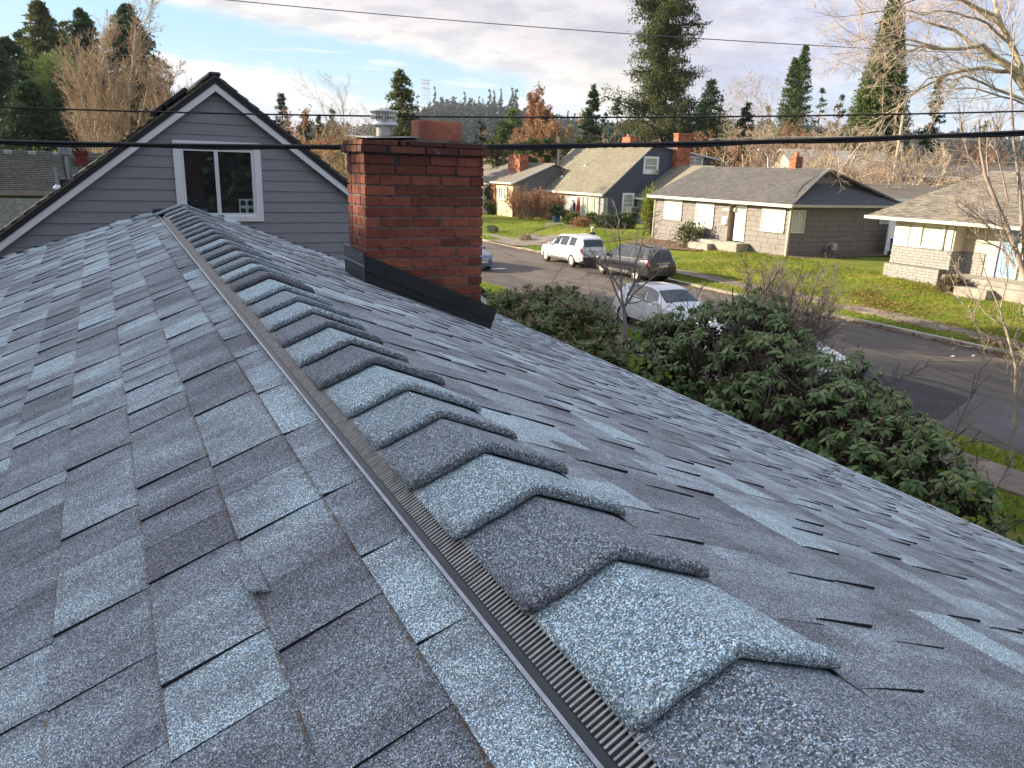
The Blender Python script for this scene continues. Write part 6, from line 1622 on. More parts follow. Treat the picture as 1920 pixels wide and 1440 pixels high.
def bush(name, label, base, R, n, size, lm, seed, group=None, cat_='shrub', twigs=True, lmix=None, asp=.5, pointy=.4, lump=.22, shell=.62, zc=.85, tmat=None):
    """leafy shrub: lumpy crown of small leaves over a twig skeleton"""
    g = np.random.default_rng(seed); t = thing(name, label, cat_, tuple(base), 0, group)
    C, d = blob_pts(g, n, R, shell, lump); C[:, 2] += R[2]*zc; C[:, 2] = np.maximum(C[:, 2], .02)
    D = d*(1-pointy)+rdir(n, g)*pointy+np.array([0, 0, .25]); N = rdir(n, g)*.7+d
    L = size*(.6+.8*g.random(n)); V, F = cards(C, D, N, L, L*asp)
    tone = np.clip(.30+.4*g.random(n)+.3*(np.sin(C[:, 0]*9/R[0]+seed)*np.sin(C[:, 2]*7/R[2])), 0, 1)
    if lmix is None: link('foliage', mesh_np('foliage', V, F, lm, {'tone': ('FACE', tone)}), t)
    else:
        k = (g.random(n)+.35*np.sin(C[:, 0]*5+C[:, 1]*4)) < lmix[1]; mi = k.astype(np.int32)
        link('foliage', mesh_np('foliage', V, F, None, {'tone': ('FACE', tone)}, mats=[lm, lmix[0]], midx=mi), t)
    if twigs:
        nb = 9; a = g.random(nb)*6.28
        segs, _, _ = grow(np.zeros((nb, 3)), np.stack([np.cos(a)*.7*R[0]/R[2], np.sin(a)*.7*R[1]/R[2], 1+0*a], 1), np.full(nb, R[2]*1.5), np.full(nb, .018*R[2]+.006), 3, seed, kids=(5, 4), ratio=(.5, .5))
        link('stems', mesh_np('stems', *cat(segs), tmat or bark), t)
    return t
def base_px(x, y, z): P = onZ(x, y, z); return P
def tree_px(x, ytop, D, zbase):
    """base point and height of a tree whose top is seen at (x, ytop) at forward distance D"""
    T = dep(x, ytop, D); return (T[0], T[1], zbase), T[2]-zbase

# ------------------------------------------------------------------ conifers left of the gable house
gL = 'dark conifers standing left behind the gable house'
for i, (x, yt, D, r, n, mat, lab) in enumerate((
        (8, 70, 92, 5.2, 15000, con_dark, 'dark conifer cut by the left edge of the photo'),
        (70, 2, 100, 5.4, 26000, con_olive, 'tallest olive-lit conifer of the left group'),
        (40, 55, 108, 4.6, 12000, con_dark, 'narrow dark conifer between the left edge and the tallest one'),
        (150, 16, 104, 5.0, 20000, con_dark, 'dark conifer between the tallest one and the tan bare tree'),
        (118, 40, 112, 5.0, 12000, con_olive, 'olive conifer close behind the light pine'),
        (236, 8, 106, 6.0, 26000, con_dark, 'dark conifer rising behind the tan bare tree'),
        (268, 70, 112, 4.0, 9000, con_dark, 'lower dark conifer on the right flank of the left group'),
        (-30, 60, 84, 4.6, 12000, con_dark, 'dark conifer standing partly outside the left edge'),
        (48, 150, 80, 4.4, 12000, con_dark, 'low broad dark conifer under the tallest one'),
        (140, 150, 82, 3.6, 9000, con_dark, 'low dark conifer behind the bare trees'))):
    b, h = tree_px(x, yt, D, -4.5)
    fo, bo = conifer_mesh(h, r*2.1, int(n*1.6), 40+i, size=.55, droop=.22, irregular=.6, power=.68, clump=.5, base=.03, open_=.1, tone0=.5)
    tree_obj('conifer', lab, gL, b, fo, bo, h, .35, mat, bark)
b, h = tree_px(105, 95, 84, -4.5)
g = np.random.default_rng(5)
t = thing('pine_tree', 'light green round-topped pine in front of the dark conifers at left', 'tree', b)
VV = []; 
for k, (dx_, z, R) in enumerate(((0, .86, 2.3), (1.6, .72, 2.2), (-1.9, .70, 2.0), (.4, .60, 2.6), (-3.0, .60, 1.6), (2.6, .52, 1.7))):
    C, d = blob_pts(g, 2600, (R, R, R*.8), .55, .2); C += np.array([dx_*.9, k*.3-.6, z*h]); VV.append((C, d))
C = np.concatenate([v[0] for v in VV]); d = np.concatenate([v[1] for v in VV]); n = len(C)
V, F = cards(C, d+rdir(n, g)*.6, rdir(n, g), .34*(.6+.8*g.random(n)), .10+0*C[:, 0])
link('crown', mesh_np('crown', V, F, pine_green, {'tone': ('FACE', np.clip(.5+.3*d[:, 2]+.3*(g.random(n)-.5), 0, 1))}), t)
segs, _, _ = grow([(0, 0, -.3)], [(0, 0, 1)], [h*.9], [.3], 3, 77, kids=(10, 5), ratio=(.3, .4)); link('trunk', mesh_np('trunk', *cat(segs), bark), t)
bt_specs = [(224, 24, 74, 61, 15), (196, 62, 76, 62, 11), (292, 112, 74, 63, 11), (176, 128, 72, 64, 10), (322, 140, 76, 65, 8)]
labs = ['tallest tan bare tree behind the gable house roof', 'tan bare tree just left of the tallest one', 'tan bare tree right of the tallest one reaching toward the gable', 'low tan bare tree at the left foot of the bare trees', 'small tan bare tree nearest the gable peak']
for (x, yt, D, sd_, nb), lb in zip(bt_specs, labs):
    b, h = tree_px(x, yt, D, -4.5)
    bare_tree('bare_tree', lb, 'tan bare trees behind the gable house', b, h*1.02, sd_, bark_warm, twig_tan, R=.20, levels=4, kids=(26, 12, 8, 4), spread=.52, up=.07, ratio=(.44, .42, .42), rmin=.013, frm=(.08, .1, .1, .1), leaves=rust_leaf, nleaf=1500, lsize=.16)
b = tree_px(203, 238, 60, -4.5); bush('shrub', 'small yellow green shrub at the foot of the tan bare trees', b[0], (.8, .8, 2.2), 2200, .22, pine_green, 91, zc=.9)
b = tree_px(72, 258, 45, -4.5); bush('shrub', 'pale green shrub behind the mossy roof at left', b[0], (.9, .9, b[1]/2), 1600, .2, pine_green, 92)

# ------------------------------------------------------------------ middle distance
gM = 'conifers between the chimney and the tall fir'
spec = [  # x, ytop, D, radius, cards, material, size, droop, irregular, power, label
    (527, 177, 95, 3.0, 7000, con_blue, .40, .15, .45, .8, 'slender conifer just right of the gable roof slope'),
    (571, 208, 110, 3.2, 4000, con_dark, .5, .2, .5, .8, 'short conifer left of the orange tree'),
    (598, 214, 118, 2.6, 2600, con_dark, .5, .2, .5, .8, 'small conifer tip over the orange tree'),
    (622, 203, 120, 3.0, 3600, con_dark, .5, .2, .5, .8, 'conifer over the orange tree beside the pale bare crown'),
    (752, 130, 82, 4.2, 15000, con_olive, .40, .25, .45, .55, 'broad conifer rising behind the chimney vent cap'),
    (714, 205, 96, 3.6, 5000, con_olive, .5, .25, .5, .6, 'low conifer left of the vent cap'),
    (900, 225, 100, 3.4, 4200, con_blue, .45, .25, .5, .7, 'bluish conifer right of the clay flue'),
    (1113, 160, 100, 4.2, 12000, con_dark, .46, .18, .50, .80, 'dark conifer standing alone over the blue house roof'),
    (1160, 182, 116, 4.6, 5200, con_blue, .5, .2, .5, .7, 'conifer between the lone dark one and the tall fir'),
    (1135, 212, 122, 2.6, 2400, con_dark, .5, .2, .5, .7, 'small conifer right behind the lone dark one'),
    (925, 262, 88, 3.4, 5200, con_olive, .4, .2, .5, .5, 'low round conifer beside the black cable right of the chimney'),
    (942, 245, 96, 3.6, 5000, con_green, .4, .2, .5, .5, 'green conifer above the tan house roof')]
for i, (x, yt, D, r, n, mat, sz, dr_, ir, pw, lab) in enumerate(spec):
    b, h = tree_px(x, yt, D, -4.8)
    fo, bo = conifer_mesh(h, r, n, 140+i, size=sz, droop=dr_, irregular=ir, power=pw, clump=.5, base=.05, open_=.25 if i in (0, 7) else 0)
    tree_obj('conifer', lab, gM, b, fo, bo, h, .28, mat, bark)
gB = 'bare and autumn trees in the middle distance'
for (x, yt, D, sd_, mt, mw, lf, nl, mult, lab) in (
        (662, 166, 110, 70, bark_warm, twig_pale, None, 0, 5, 'pale bare tree with rounded crown left of the vent cap'),
        (612, 226, 92, 71, bark_warm, twig_tan, rust_leaf, 5200, 5, 'orange-leaved tree below the pale bare crown'),
        (578, 240, 90, 72, bark_warm, twig_tan, gold_leaf, 1800, 5, 'tan tree between the gable slope and the orange tree'),
        (645, 250, 84, 73, bark_warm, twig_tan, gold_leaf, 1800, 5, 'tan tree directly left of the chimney top'),
        (1000, 176, 98, 74, bark_pale, twig_red, rust_leaf, 6500, 1, 'tall russet birch left of the blue house roof'),
        (1032, 190, 96, 75, bark_pale, twig_red, rust_leaf, 6500, 1, 'russet tree right beside the tall russet birch'),
        (985, 225, 92, 76, bark_pale, twig_red, rust_leaf, 3600, 3, 'low russet tree above the hedge of cypresses'),
        (1062, 236, 100, 77, bark_warm, twig_tan, gold_leaf, 5200, 3, 'yellow leaved tree left of the lone dark conifer'),
        (1085, 245, 96, 78, bark_warm, twig_red, None, 0, 4, 'brown bare tree under the lone dark conifer'),
        (1175, 240, 105, 79, bark_warm, twig_tan, None, 0, 4, 'tan bare tree behind the blue house ridge chimney'),
        (930, 262, 99, 80, bark_warm, twig_red, rust_leaf, 1500, 4, 'pinkish bare tree right of the chimney above the cable')):
    b, h = tree_px(x, yt, D, -4.8)
    kw = dict(spread=.85, up=.05) if mult > 1 else dict(spread=.5, up=.10)
    bare_tree('bare_tree', lab, gB, b, h, sd_, mt, mw, R=.22, levels=4, kids=(9, 8, 6, 3) if mult > 1 else (20, 9, 7, 3), ratio=(.5, .45, .45) if mult > 1 else (.36, .42, .42), rmin=.014, leaves=lf, nleaf=nl, lsize=.26, multi=mult, **kw)
# green broad trees left of the russet birch
for i, (x, yt, D, R, lab) in enumerate(((965, 205, 104, 3.4, 'rounded green tree left of the tall russet birch'), (945, 228, 100, 3.0, 'lower green tree right of the chimney'))):
    b, h = tree_px(x, yt, D, -4.8)
    fo, bo = conifer_mesh(h, R, 9000, 190+i, size=.42, droop=.1, irregular=.5, power=.32, clump=.8, base=.08)
    tree_obj('evergreen_tree', lab, 'evergreen trees right of the chimney', b, fo, bo, h, .3, pine_green if i == 0 else con_green, bark)
# cypress hedge behind the tan house
ORD = ['first', 'second', 'third', 'fourth', 'fifth', 'sixth', 'seventh', 'eighth', 'ninth', 'tenth', 'eleventh', 'twelfth', 'thirteenth', 'fourteenth', 'fifteenth', 'sixteenth', 'seventeenth', 'eighteenth', 'nineteenth', 'twentieth', 'twenty-first', 'twenty-second', 'twenty-third', 'twenty-fourth']
cyp_fo, cyp_bo = conifer_mesh(7.0, 1.0, 2600, 210, size=.26, droop=-.5, irregular=.2, power=.28, clump=.3, base=.0)
proto = None
for i, x in enumerate((975, 986, 998, 1009, 1022, 1033, 1046, 1058, 1072, 1086, 1098, 1110)):
    yt = 262+random.uniform(-3, 9); b, h = tree_px(x, yt, 86, -4.6)
    t = thing('cypress', ORD[i]+' columnar cypress from the left in the hedge behind the tan house', 'tree', b, random.random()*6, 'row of columnar cypresses behind the tan house')
    if proto is None:
        m1 = mesh_np('crown', cyp_fo[0], cyp_fo[1], con_green, {'tone': ('FACE', cyp_fo[2])}); m2 = mesh_np('trunk', *cyp_bo, bark); proto = (m1, m2)
    link('crown', proto[0], t); link('trunk', proto[1], t); t.scale = (1+.2*random.random(), 1, h/7.0)

# ------------------------------------------------------------------ the tall fir and its neighbours
b, h = tree_px(1264, -70, 88, -4.6)
g = np.random.default_rng(33)
t = thing('tall_fir', 'very tall irregular fir rising out of the top of the photo', 'tree', b)
nb = 300; tt = .06+.93*g.random(nb)**1.1; a = g.random(nb)*6.28
prof = np.interp(tt, [.0, .16, .27, .36, .44, .52, .60, .70, .8, .9, 1.0], [6.0, 8.2, 9.6, 8.2, 5.6, 3.8, 4.6, 3.8, 4.6, 3.4, .8])
ln = prof*(.45+.62*g.random(nb)); 
Pb = np.stack([.25*np.sin(tt*5), 0*tt, tt*h], 1); upb = np.where(tt < .35, -.05, .10)+.12*g.normal(size=nb)
dirb = np.stack([np.cos(a), np.sin(a), upb], 1)
segs, tips, td = grow(Pb, dirb, ln, .05+.012*ln, 3, 34, kids=(7, 3), ratio=(.34, .5), ang=(.8, .8), nseg=(5, 3, 2), up=-.015, wob=.12, rmin=.012, sides=(4, 3, 3), frm=(.3, .1))
hs = np.linspace(0, 1, 16); tp_ = np.stack([.25*np.sin(hs*5), 0*hs, hs*h-.3*(hs == 0)], 1)
link('trunk', mesh_np('trunk', *cat([prisms(tp_[:-1], tp_[1:], .5*(1-.9*hs[:-1]), .5*(1-.9*hs[1:]), 9)]), bark, smooth=True), t)
link('branches', mesh_np('branches', *cat(segs), bark), t)
n = 72000; i = g.integers(0, len(tips), n); C = tips[i]-td[i]*(g.random(n)**1.3*1.4)[:, None]+g.normal(size=(n, 3))*np.array([.28, .28, .22])
V, F = cards(C, td[i]+rdir(n, g)*.8+np.array([0, 0, -.25]), rdir(n, g)*.7+np.array([0, 0, 1.0]), .36*(.5+.9*g.random(n)), .14*(.6+.8*g.random(n)))
tb = g.random(len(tips)); link('crown', mesh_np('crown', V, F, con_olive, {'tone': ('FACE', np.clip(.15+.4*tb[i]+.35*g.random(n), 0, 1))}), t)
gT = 'conifers on the right half of the skyline'
spec = [(1335, 150, 86, 3.4, 13000, con_dark, .38, .2, .45, .55, .0, 'dark conifer close against the right side of the tall fir'),
        (1402, 192, 92, 3.0, 8000, con_dark, .40, .25, .5, .62, .0, 'green conifer above the grey house roof chimney'),
        (1365, 232, 84, 2.4, 3000, con_olive, .36, .2, .5, .6, 0, 'small conifer between the tall fir and the green one'),
        (1492, 108, 110, 3.3, 15000, con_green, .40, -.25, .12, .62, .0, 'left and lower cypress of the dense pair'),
        (1512, 84, 112, 3.3, 15000, con_green, .40, -.25, .12, .62, .0, 'right and taller cypress of the dense pair'),
        (1543, 166, 116, 2.9, 2600, con_blue, .46, .05, .45, .8, .35, 'sparse conifer right of the cypress pair'),
        (1578, 178, 118, 3.0, 2200, con_blue, .50, -.2, .5, .6, .45, 'open cedar left of the giant sequoia'),
        (1598, 190, 118, 2.4, 1700, con_blue, .50, -.2, .5, .6, .45, 'open cedar nearest the giant sequoia'),
        (1762, 148, 96, 3.6, 8500, con_dark, .42, .12, .55, .8, .2, 'dark conifer right of the giant sequoia'),
        (1848, 226, 110, 2.8, 2400, con_olive, .42, .1, .5, .8, .2, 'small conifer low behind the bare tree at right'),
        (1352, 178, 150, 3.8, 2600, con_blue, .6, .2, .5, .8, .1, 'bluish far conifer right of the tall fir'),
        (1440, 200, 160, 4.2, 2400, con_blue, .7, .2, .5, .8, .1, 'bluish far conifer beside the brown round tree')]
for i, (x, yt, D, r, n, mat, sz, dr_, ir, pw, op, lab) in enumerate(spec):
    b, h = tree_px(x, yt, D, -4.8)
    fo, bo = conifer_mesh(h, r, n, 240+i, size=sz, droop=dr_, irregular=ir, power=pw, clump=.35 if ir < .2 else .5, base=.03, open_=op, per=20 if ir < .2 else 58)
    tree_obj('conifer', lab, gT, b, fo, bo, h, .28, mat, bark)
b, h = tree_px(1684, -30, 92, -4.8)
fo, bo = conifer_mesh(h, 6.1, 78000, 270, size=.44, droop=-.10, irregular=.22, power=.88, per=24, clump=.55, base=.0)
tree_obj('giant_sequoia', 'giant sequoia with tapering dense green crown behind the bare branches', None, b, fo, bo, h, .8, seq_green, bark)
gR = 'brown bare trees behind the grey and cream houses'
k = 0
for (x, yt, D, mt, mw, lf, nl, mult, lab) in (
        (1392, 168, 120, bark_warm, twig_tan, gold_leaf, 2500, 5, 'tall rounded brown tree right of the tall fir'),
        (1448, 222, 104, bark_warm, twig_tan, None, 0, 5, 'brown bare tree left below the cypress pair'),
        (1500, 222, 100, bark_warm, twig_red, None, 0, 5, 'reddish bare tree below the cypress pair'),
        (1555, 216, 98, bark_warm, twig_red, rust_leaf, 1200, 5, 'reddish bare tree left below the sequoia'),
        (1470, 236, 72, bark_warm, twig_tan, None, 0, 6, 'tan bare tree right above the orange chimney'),
        (1545, 246, 66, bark_pale, twig_tan, None, 0, 6, 'large gnarled tan tree in front of the pale roofed house'),
        (1610, 252, 70, bark_pale, twig_tan, None, 0, 6, 'tan bare tree left of the utility pole'),
        (1428, 262, 74, bark_warm, twig_tan, None, 0, 5, 'low tan tree behind the grey house ridge'),
        (1735, 262, 78, bark_warm, twig_tan, None, 0, 6, 'tan bare tree right of the utility pole'),
        (1790, 250, 84, bark_warm, twig_red, None, 0, 5, 'brown bare tree above the cream house ridge'),
        (1850, 262, 88, bark_warm, twig_red, rust_leaf, 1500, 5, 'brown bare tree behind the thin grey sapling'),
        (1910, 258, 84, bark_warm, twig_red, None, 0, 5, 'brown bare tree at the right edge'),
        (1365, 262, 78, bark_warm, twig_red, rust_leaf, 2200, 5, 'round russet shrub-like tree under the dark conifers'),
        (1655, 300, 62, bark_warm, twig_tan, None, 0, 6, 'low tan scrub in front of the yellow gable'),
        (1700, 298, 66, bark_warm, twig_tan, None, 0, 6, 'low tan scrub right of the yellow gable')):
    b, h = tree_px(x, yt, D, -4.8); k += 1
    bare_tree('bare_tree', lab, gR, b, h, 300+k, mt, mw, R=.24, levels=4, kids=(9, 9, 7, 3), spread=.95, up=.03, ratio=(.55, .48, .46), rmin=.014, leaves=lf, nleaf=nl, lsize=.24, multi=mult)

# ------------------------------------------------------------------ hillside with its forest, tower and house
hx = np.linspace(-.36, .75, 70); hr = np.linspace(0, 1, 14); V = []
def hill_top(az_px):  # photograph y of the hill crest at photograph x
    return np.interp(az_px, [480, 600, 700, 760, 830, 900, 960, 1010, 1080, 1160, 1300, 1450, 1700, 1930, 2200], [290, 286, 270, 240, 215, 222, 230, 242, 256, 262, 250, 244, 262, 266, 272])
HV = []; cols = np.linspace(420, 2250, 74)
def hill_pt(xp, s):
    D = 620+s*420
    y = 300+(xp-960)*.031; yt = hill_top(xp); yy = y-(y-yt)*(s**.8)
    return dep(xp, yy+4, D)
for s in hr:
    for xp in cols: HV.append(hill_pt(xp, s))
nx = len(cols); HF = [(j*nx+i, j*nx+i+1, (j+1)*nx+i+1, (j+1)*nx+i) for j in range(len(hr)-1) for i in range(nx-1)]
b0 = len(HV); HV += [(p[0], p[1], -30) for p in HV[:nx]]+[(p[0]*1.2, p[1]*1.2, -30) for p in HV[(len(hr)-1)*nx:len(hr)*nx]]
HF += [(i, b0+i, b0+i+1, i+1) for i in range(nx-1)]+[((len(hr)-1)*nx+i+1, b0+nx+i+1, b0+nx+i, (len(hr)-1)*nx+i) for i in range(nx-1)]
o = link('hill', mesh_np('hill', HV, HF, simple('hill_ground', (.035, .05, .035), 1.0, 0, .3, .02), smooth=True)); o['kind'] = 'structure'
g = np.random.default_rng(44)
def forest(name, npl, hgt, rad, lm, per, sel, seed, size):
    g = np.random.default_rng(seed); C = []; 
    for k in range(npl):
        xp, s = sel(g); P = hill_pt(xp, s); hh = hgt*(.6+.7*g.random()); t_ = g.random(per)**.8; r_ = rad*(1-t_)*np.sqrt(g.random(per)); a = g.random(per)*6.28
        C.append(np.stack([P[0]+np.cos(a)*r_, P[1]+np.sin(a)*r_, P[2]-2+t_*hh], 1))
    C = np.concatenate(C); n = len(C); V, F = cards(C, rdir(n, g)+np.array([0, 0, -.3]), rdir(n, g), size*(.6+.8*g.random(n)), size*.55*(.6+.8*g.random(n)))
    tn = np.repeat(g.random(npl), per)*.5+.5*g.random(n)
    o = link(name, mesh_np(name, V, F, lm, {'tone': ('FACE', tn)}))
    return props(o, kind='stuff')
forest('hillside_forest', 1500, 24, 5.5, hill_leaf, 90, lambda g: (g.uniform(560, 1260), g.random()**.7), 45, 3.4)
forest('hillside_forest', 1100, 18, 6, hill_leaf, 60, lambda g: (g.uniform(1260, 2200), g.random()), 46, 3.6)
forest('hilltop_sunlit_trees', 170, 17, 6.5, gold_leaf, 110, lambda g: (g.uniform(740, 1010), .93+.07*g.random()), 47, 2.3)  # gold crowns along the crest paint the sunlight on the hilltop
forest('hillside_autumn_trees', 500, 13, 6.5, leafmat('brown_autumn', (.13, .09, .06), (.20, .14, .09), (.28, .20, .12), .8, .2, .2), 60, lambda g: (g.uniform(1150, 2150), g.random()**.6), 48, 2.6)
far_f, far_b = conifer_mesh(30, 5.6, 1500, 50, size=2.3, droop=.1, irregular=.4, power=.75, clump=1.1, base=.05)
fm = mesh_np('crown', far_f[0], far_f[1], con_blue, {'tone': ('FACE', far_f[2])}); tm = mesh_np('trunk', *prisms(np.array([[0, 0, -3.0]]), np.array([[0, 0, 29.0]]), np.array([.6]), np.array([.1]), 5), bark)
for ki, (x, yt, w) in enumerate(sorted(((815, 163, .7), (836, 189, .6), (849, 181, .7), (871, 173, .8), (890, 195, .6), (918, 168, .9), (926, 170, .9), (939, 167, .9), (960, 165, 1.2), (968, 168, 1.2), (783, 190, .7), (1066, 208, .9), (1078, 213, .9), (764, 205, .8), (905, 186, .7)))):
    P = hill_pt(x, .95); T = dep(x, yt, np.dot(P-CAM, _F)); hh = T[2]-P[2]+4
    t = thing('far_conifer', ORD[ki]+' tall dark conifer from the left along the hilltop', 'tree', (T[0], T[1], T[2]-hh), random.random()*6, 'tall conifers along the hilltop')
    link('crown', fm, t); link('trunk', tm, t); t.scale = (w*1.1, w*1.1, hh/30)
P = hill_pt(798, .97); T = dep(798, 149, np.dot(P-CAM, _F)); hh = T[2]-P[2]
tw = thing('radio_tower', 'lattice transmission tower on the hill left of the hilltop conifers', 'tower', (T[0], T[1], P[2]-4))
m_ = MB(); H_ = hh+4
for sx in (-1, 1):
    for sy in (-1, 1): m_.tube([(sx*6.5, sy*6.5, 0), (sx*3.0, sy*3.0, H_*.8), (sx*3.2, sy*3.2, H_)], .32, 4)
for k in range(7):
    z0, z1 = H_*k/7, H_*(k+1)/7; r0_, r1_ = 6.5-3.5*k/7, 6.5-3.5*(k+1)/7
    m_.tube([(-r0_, -r0_, z0), (r1_, -r1_, z1)], .18, 3).tube([(r0_, -r0_, z0), (-r1_, -r1_, z1)], .18, 3)
for z in (.82, .92, .985): m_.box((-6.5, -.4, H_*z-.3), (6.5, .4, H_*z+.3))
m_.ob('lattice', simple('tower_steel', (.40, .38, .38), .6), tw)
P = hill_pt(952, .86); t = thing('hill_house', 'long pale house near the top of the hill', 'house', (P[0], P[1], P[2]-2), R_(-20))
ob_box('wall', (-15, -5, 0), (15, 5, 6), simple('hill_house_wall', (.40, .34, .32), .8), t)
MB().prism([(-17, -6.5, 6), (17, -6.5, 6), (15, 0, 10), (-15, 0, 10)], (0, 0, .5)).ob('roof', simple('hill_house_roof', (.38, .30, .28), .8), t)
for k in range(4): ob_box('window', (-12+k*6.5, -5.1, 2), (-9+k*6.5, -5.0, 4.4), glass_dark, t)

# ------------------------------------------------------------------ garden plants across the street
def onG(x, y):
    """point on the ground seen at this pixel"""
    z = -4.3
    for _ in range(12):
        P = onZ(x, y, z); z2 = gz(P[0], P[1]); 
        if abs(z2-z) < .003: break
        z = z*.5+z2*.5
    return np.array([P[0], P[1], z2])
def bpx(name, label, x, ybot, wpx, hpx, n, size, lm, seed, **kw):
    P = onG(x, ybot); D = pix(P)[2]; return bush(name, label, P, (wpx/2*D/FPX, wpx/2*D/FPX*.8, hpx/2*D/FPX/.86), n, size, lm, seed, **kw)
bpx('shrub', 'pale leafy shrub under the first window of the grey house', 1292, 462, 58, 44, 1500, .17, shrub_leaf, 401, lmix=(leafmat('pale_twiggy', (.22, .2, .13), (.34, .32, .22), (.48, .46, .34)), .35), shell=.4, zc=.8)
bpx('shrub', 'loose green shrub right of the white door of the grey house', 1413, 468, 42, 44, 1100, .16, shrub_leaf, 402, shell=.35, zc=.85)
bpx('shrub', 'small grey twiggy plant beside the loose green shrub', 1437, 470, 14, 34, 260, .14, leafmat('grey_plant', (.12, .13, .10), (.2, .2, .17), (.3, .3, .26)), 403)
bpx('bamboo', 'tall yellow green bamboo between the blue house and the grey house', 1217, 440, 30, 76, 2600, .26, bamboo_leaf, 404, shell=.3, asp=.28, zc=.95)
P = onG(990, 415)
for k, (x, yb, w, h, lb) in enumerate(((985, 410, 60, 44, 'big tan and rust twiggy shrub left of the blue house windows'), (1030, 412, 56, 38, 'rust twiggy shrub under the three windows of the blue house'), (1005, 398, 34, 58, 'tall upright tan grass clump at the corner of the blue house'), (1062, 408, 38, 34, 'grey brown twiggy shrub left of the red door'))):
    P = onG(x, yb); D = pix(P)[2]; R = w/2*D/FPX
    g = np.random.default_rng(500+k); t = thing('twiggy_shrub', lb, 'shrub', P); nb = 60; a = g.random(nb)*6.28; rr = g.random(nb)**.5*R*.5
    segs, tips, td = grow(np.stack([np.cos(a)*rr, np.sin(a)*rr, 0*a], 1), np.stack([np.cos(a)*.5, np.sin(a)*.5, 1+0*a], 1), h*D/FPX*(.7+.5*g.random(nb)), np.full(nb, .03), 3, 510+k, kids=(7, 5), ratio=(.5, .5), ang=(.5, .6), rmin=.012, up=.05)
    link('stems', mesh_np('stems', *cat(segs), (twig_red, twig_red, twig_tan, bark_grey)[k]), t)
    n = 2200; i = g.integers(0, len(tips), n); C = tips[i]+rdir(n, g)*.16; V, F = cards(C, rdir(n, g), rdir(n, g), .13*(.6+.8*g.random(n)), .09+0*C[:, 0]); link('foliage', mesh_np('foliage', V, F, (rust_leaf, rust_leaf, gold_leaf, leafmat('dry_grey', (.1, .09, .08), (.2, .18, .16), (.3, .27, .24)))[k], {'tone': ('FACE', g.random(n))}), t)
bpx('shrub', 'small bright green shrub before the rust twiggy shrub', 1004, 402, 18, 22, 700, .18, shrub_leaf, 411)
bpx('shrub', 'yellow green rounded shrub right of the blue pot', 1072, 422, 30, 20, 1100, .17, shrub_leaf, 412, lmix=(gold_leaf, -.1))
bpx('shrub', 'yellow green shrub under the large white window of the blue house', 1113, 417, 32, 16, 1100, .17, shrub_leaf, 413, lmix=(gold_leaf, .1))
bpx('shrub', 'low red leaved shrub in front of the red door', 1090, 426, 40, 16, 1100, .14, rust_leaf, 414, shell=.3)
for k, (x, w, lb) in enumerate(((1132, 30, 'dark green shrub at the corner of the blue house'), (1154, 28, 'dark shrub along the blue house side wall'), (1176, 30, 'dark shrub between the side wall and the bamboo'))):
    bpx('shrub', lb, x, 428, w, 22, 1000, .17, shrub_leaf, 415+k)
P = onG(1043, 416); pt = thing('plant_pot', 'round plant in a glazed blue pot on the blue house lawn edge', 'potted plant', P)
o = MB().lathe([(.22, 0), (.34, .25), (.38, .5), (.33, .62), (.36, .68), (.30, .66), (.02, .62)], (0, 0, 0), 18).ob('pot', pot_blue, pt); smoothby(o, 50)
g = np.random.default_rng(3); n = 900; C, d = blob_pts(g, n, (.62, .62, .5), .4, .2); C[:, 2] += .98; V, F = cards(C, d+rdir(n, g)*.5, rdir(n, g), .2*(.6+.8*g.random(n)), .09+0*C[:, 0]); link('foliage', mesh_np('foliage', V, F, shrub_leaf, {'tone': ('FACE', g.random(n)*.5)}), pt)
P = onG(1061, 412); st = thing('garden_boulder', 'dark round garden ornament beside the blue pot', 'ornament', P); o = MB().lathe([(.05, 0), (.42, .1), (.5, .45), (.38, .8), (.1, .95)], (0, 0, 0), 14).ob('boulder', soil, st); smoothby(o, 60)
P = onG(921, 402); tp = thing('topiary', 'dark clipped topiary with two balls beside the orange brick panel', 'shrub', P)
g = np.random.default_rng(8); CC = []
for (x, z, r) in ((0, 1.1, .85), (.5, 2.3, .6), (-.3, .55, .6)):
    C, d = blob_pts(g, 700, (r, r, r), .7, .12); C += np.array([0, x, z]); CC.append(C)
C = np.concatenate(CC); n = len(C); V, F = cards(C, rdir(n, g), rdir(n, g), .2*(.6+.8*g.random(n)), .1+0*C[:, 0]); link('foliage', mesh_np('foliage', V, F, shrub_leaf, {'tone': ('FACE', g.random(n)*.6)}), tp); MB().tube([(0, 0, -.2), (0, .1, 1.2), (0, .5, 2.3)], .07, 6).ob('trunk', bark, tp)
bpx('shrub', 'yellow green shrub right of the dark topiary', 942, 402, 22, 36, 900, .17, shrub_leaf, 421, lmix=(gold_leaf, .2), shell=.4)
bpx('shrub', 'low bluish plant at the lawn corner beside the road', 924, 436, 22, 12, 500, .12, leafmat('blue_plant', (.05, .08, .07), (.10, .14, .11), (.16, .2, .17)), 422)
bpx('shrub', 'dry tuft on the grass strip left of the white car', 984, 452, 24, 12, 500, .12, leafmat('dry_tuft', (.2, .16, .09), (.36, .28, .18), (.48, .4, .3)), 423)
bpx('shrub', 'dark brown grass clump before the porch of the cream house', 1784, 548, 52, 26, 1600, .24, leafmat('brown_clump', (.06, .045, .03), (.13, .10, .06), (.22, .17, .09)), 424, shell=.25, asp=.12, pointy=.3)

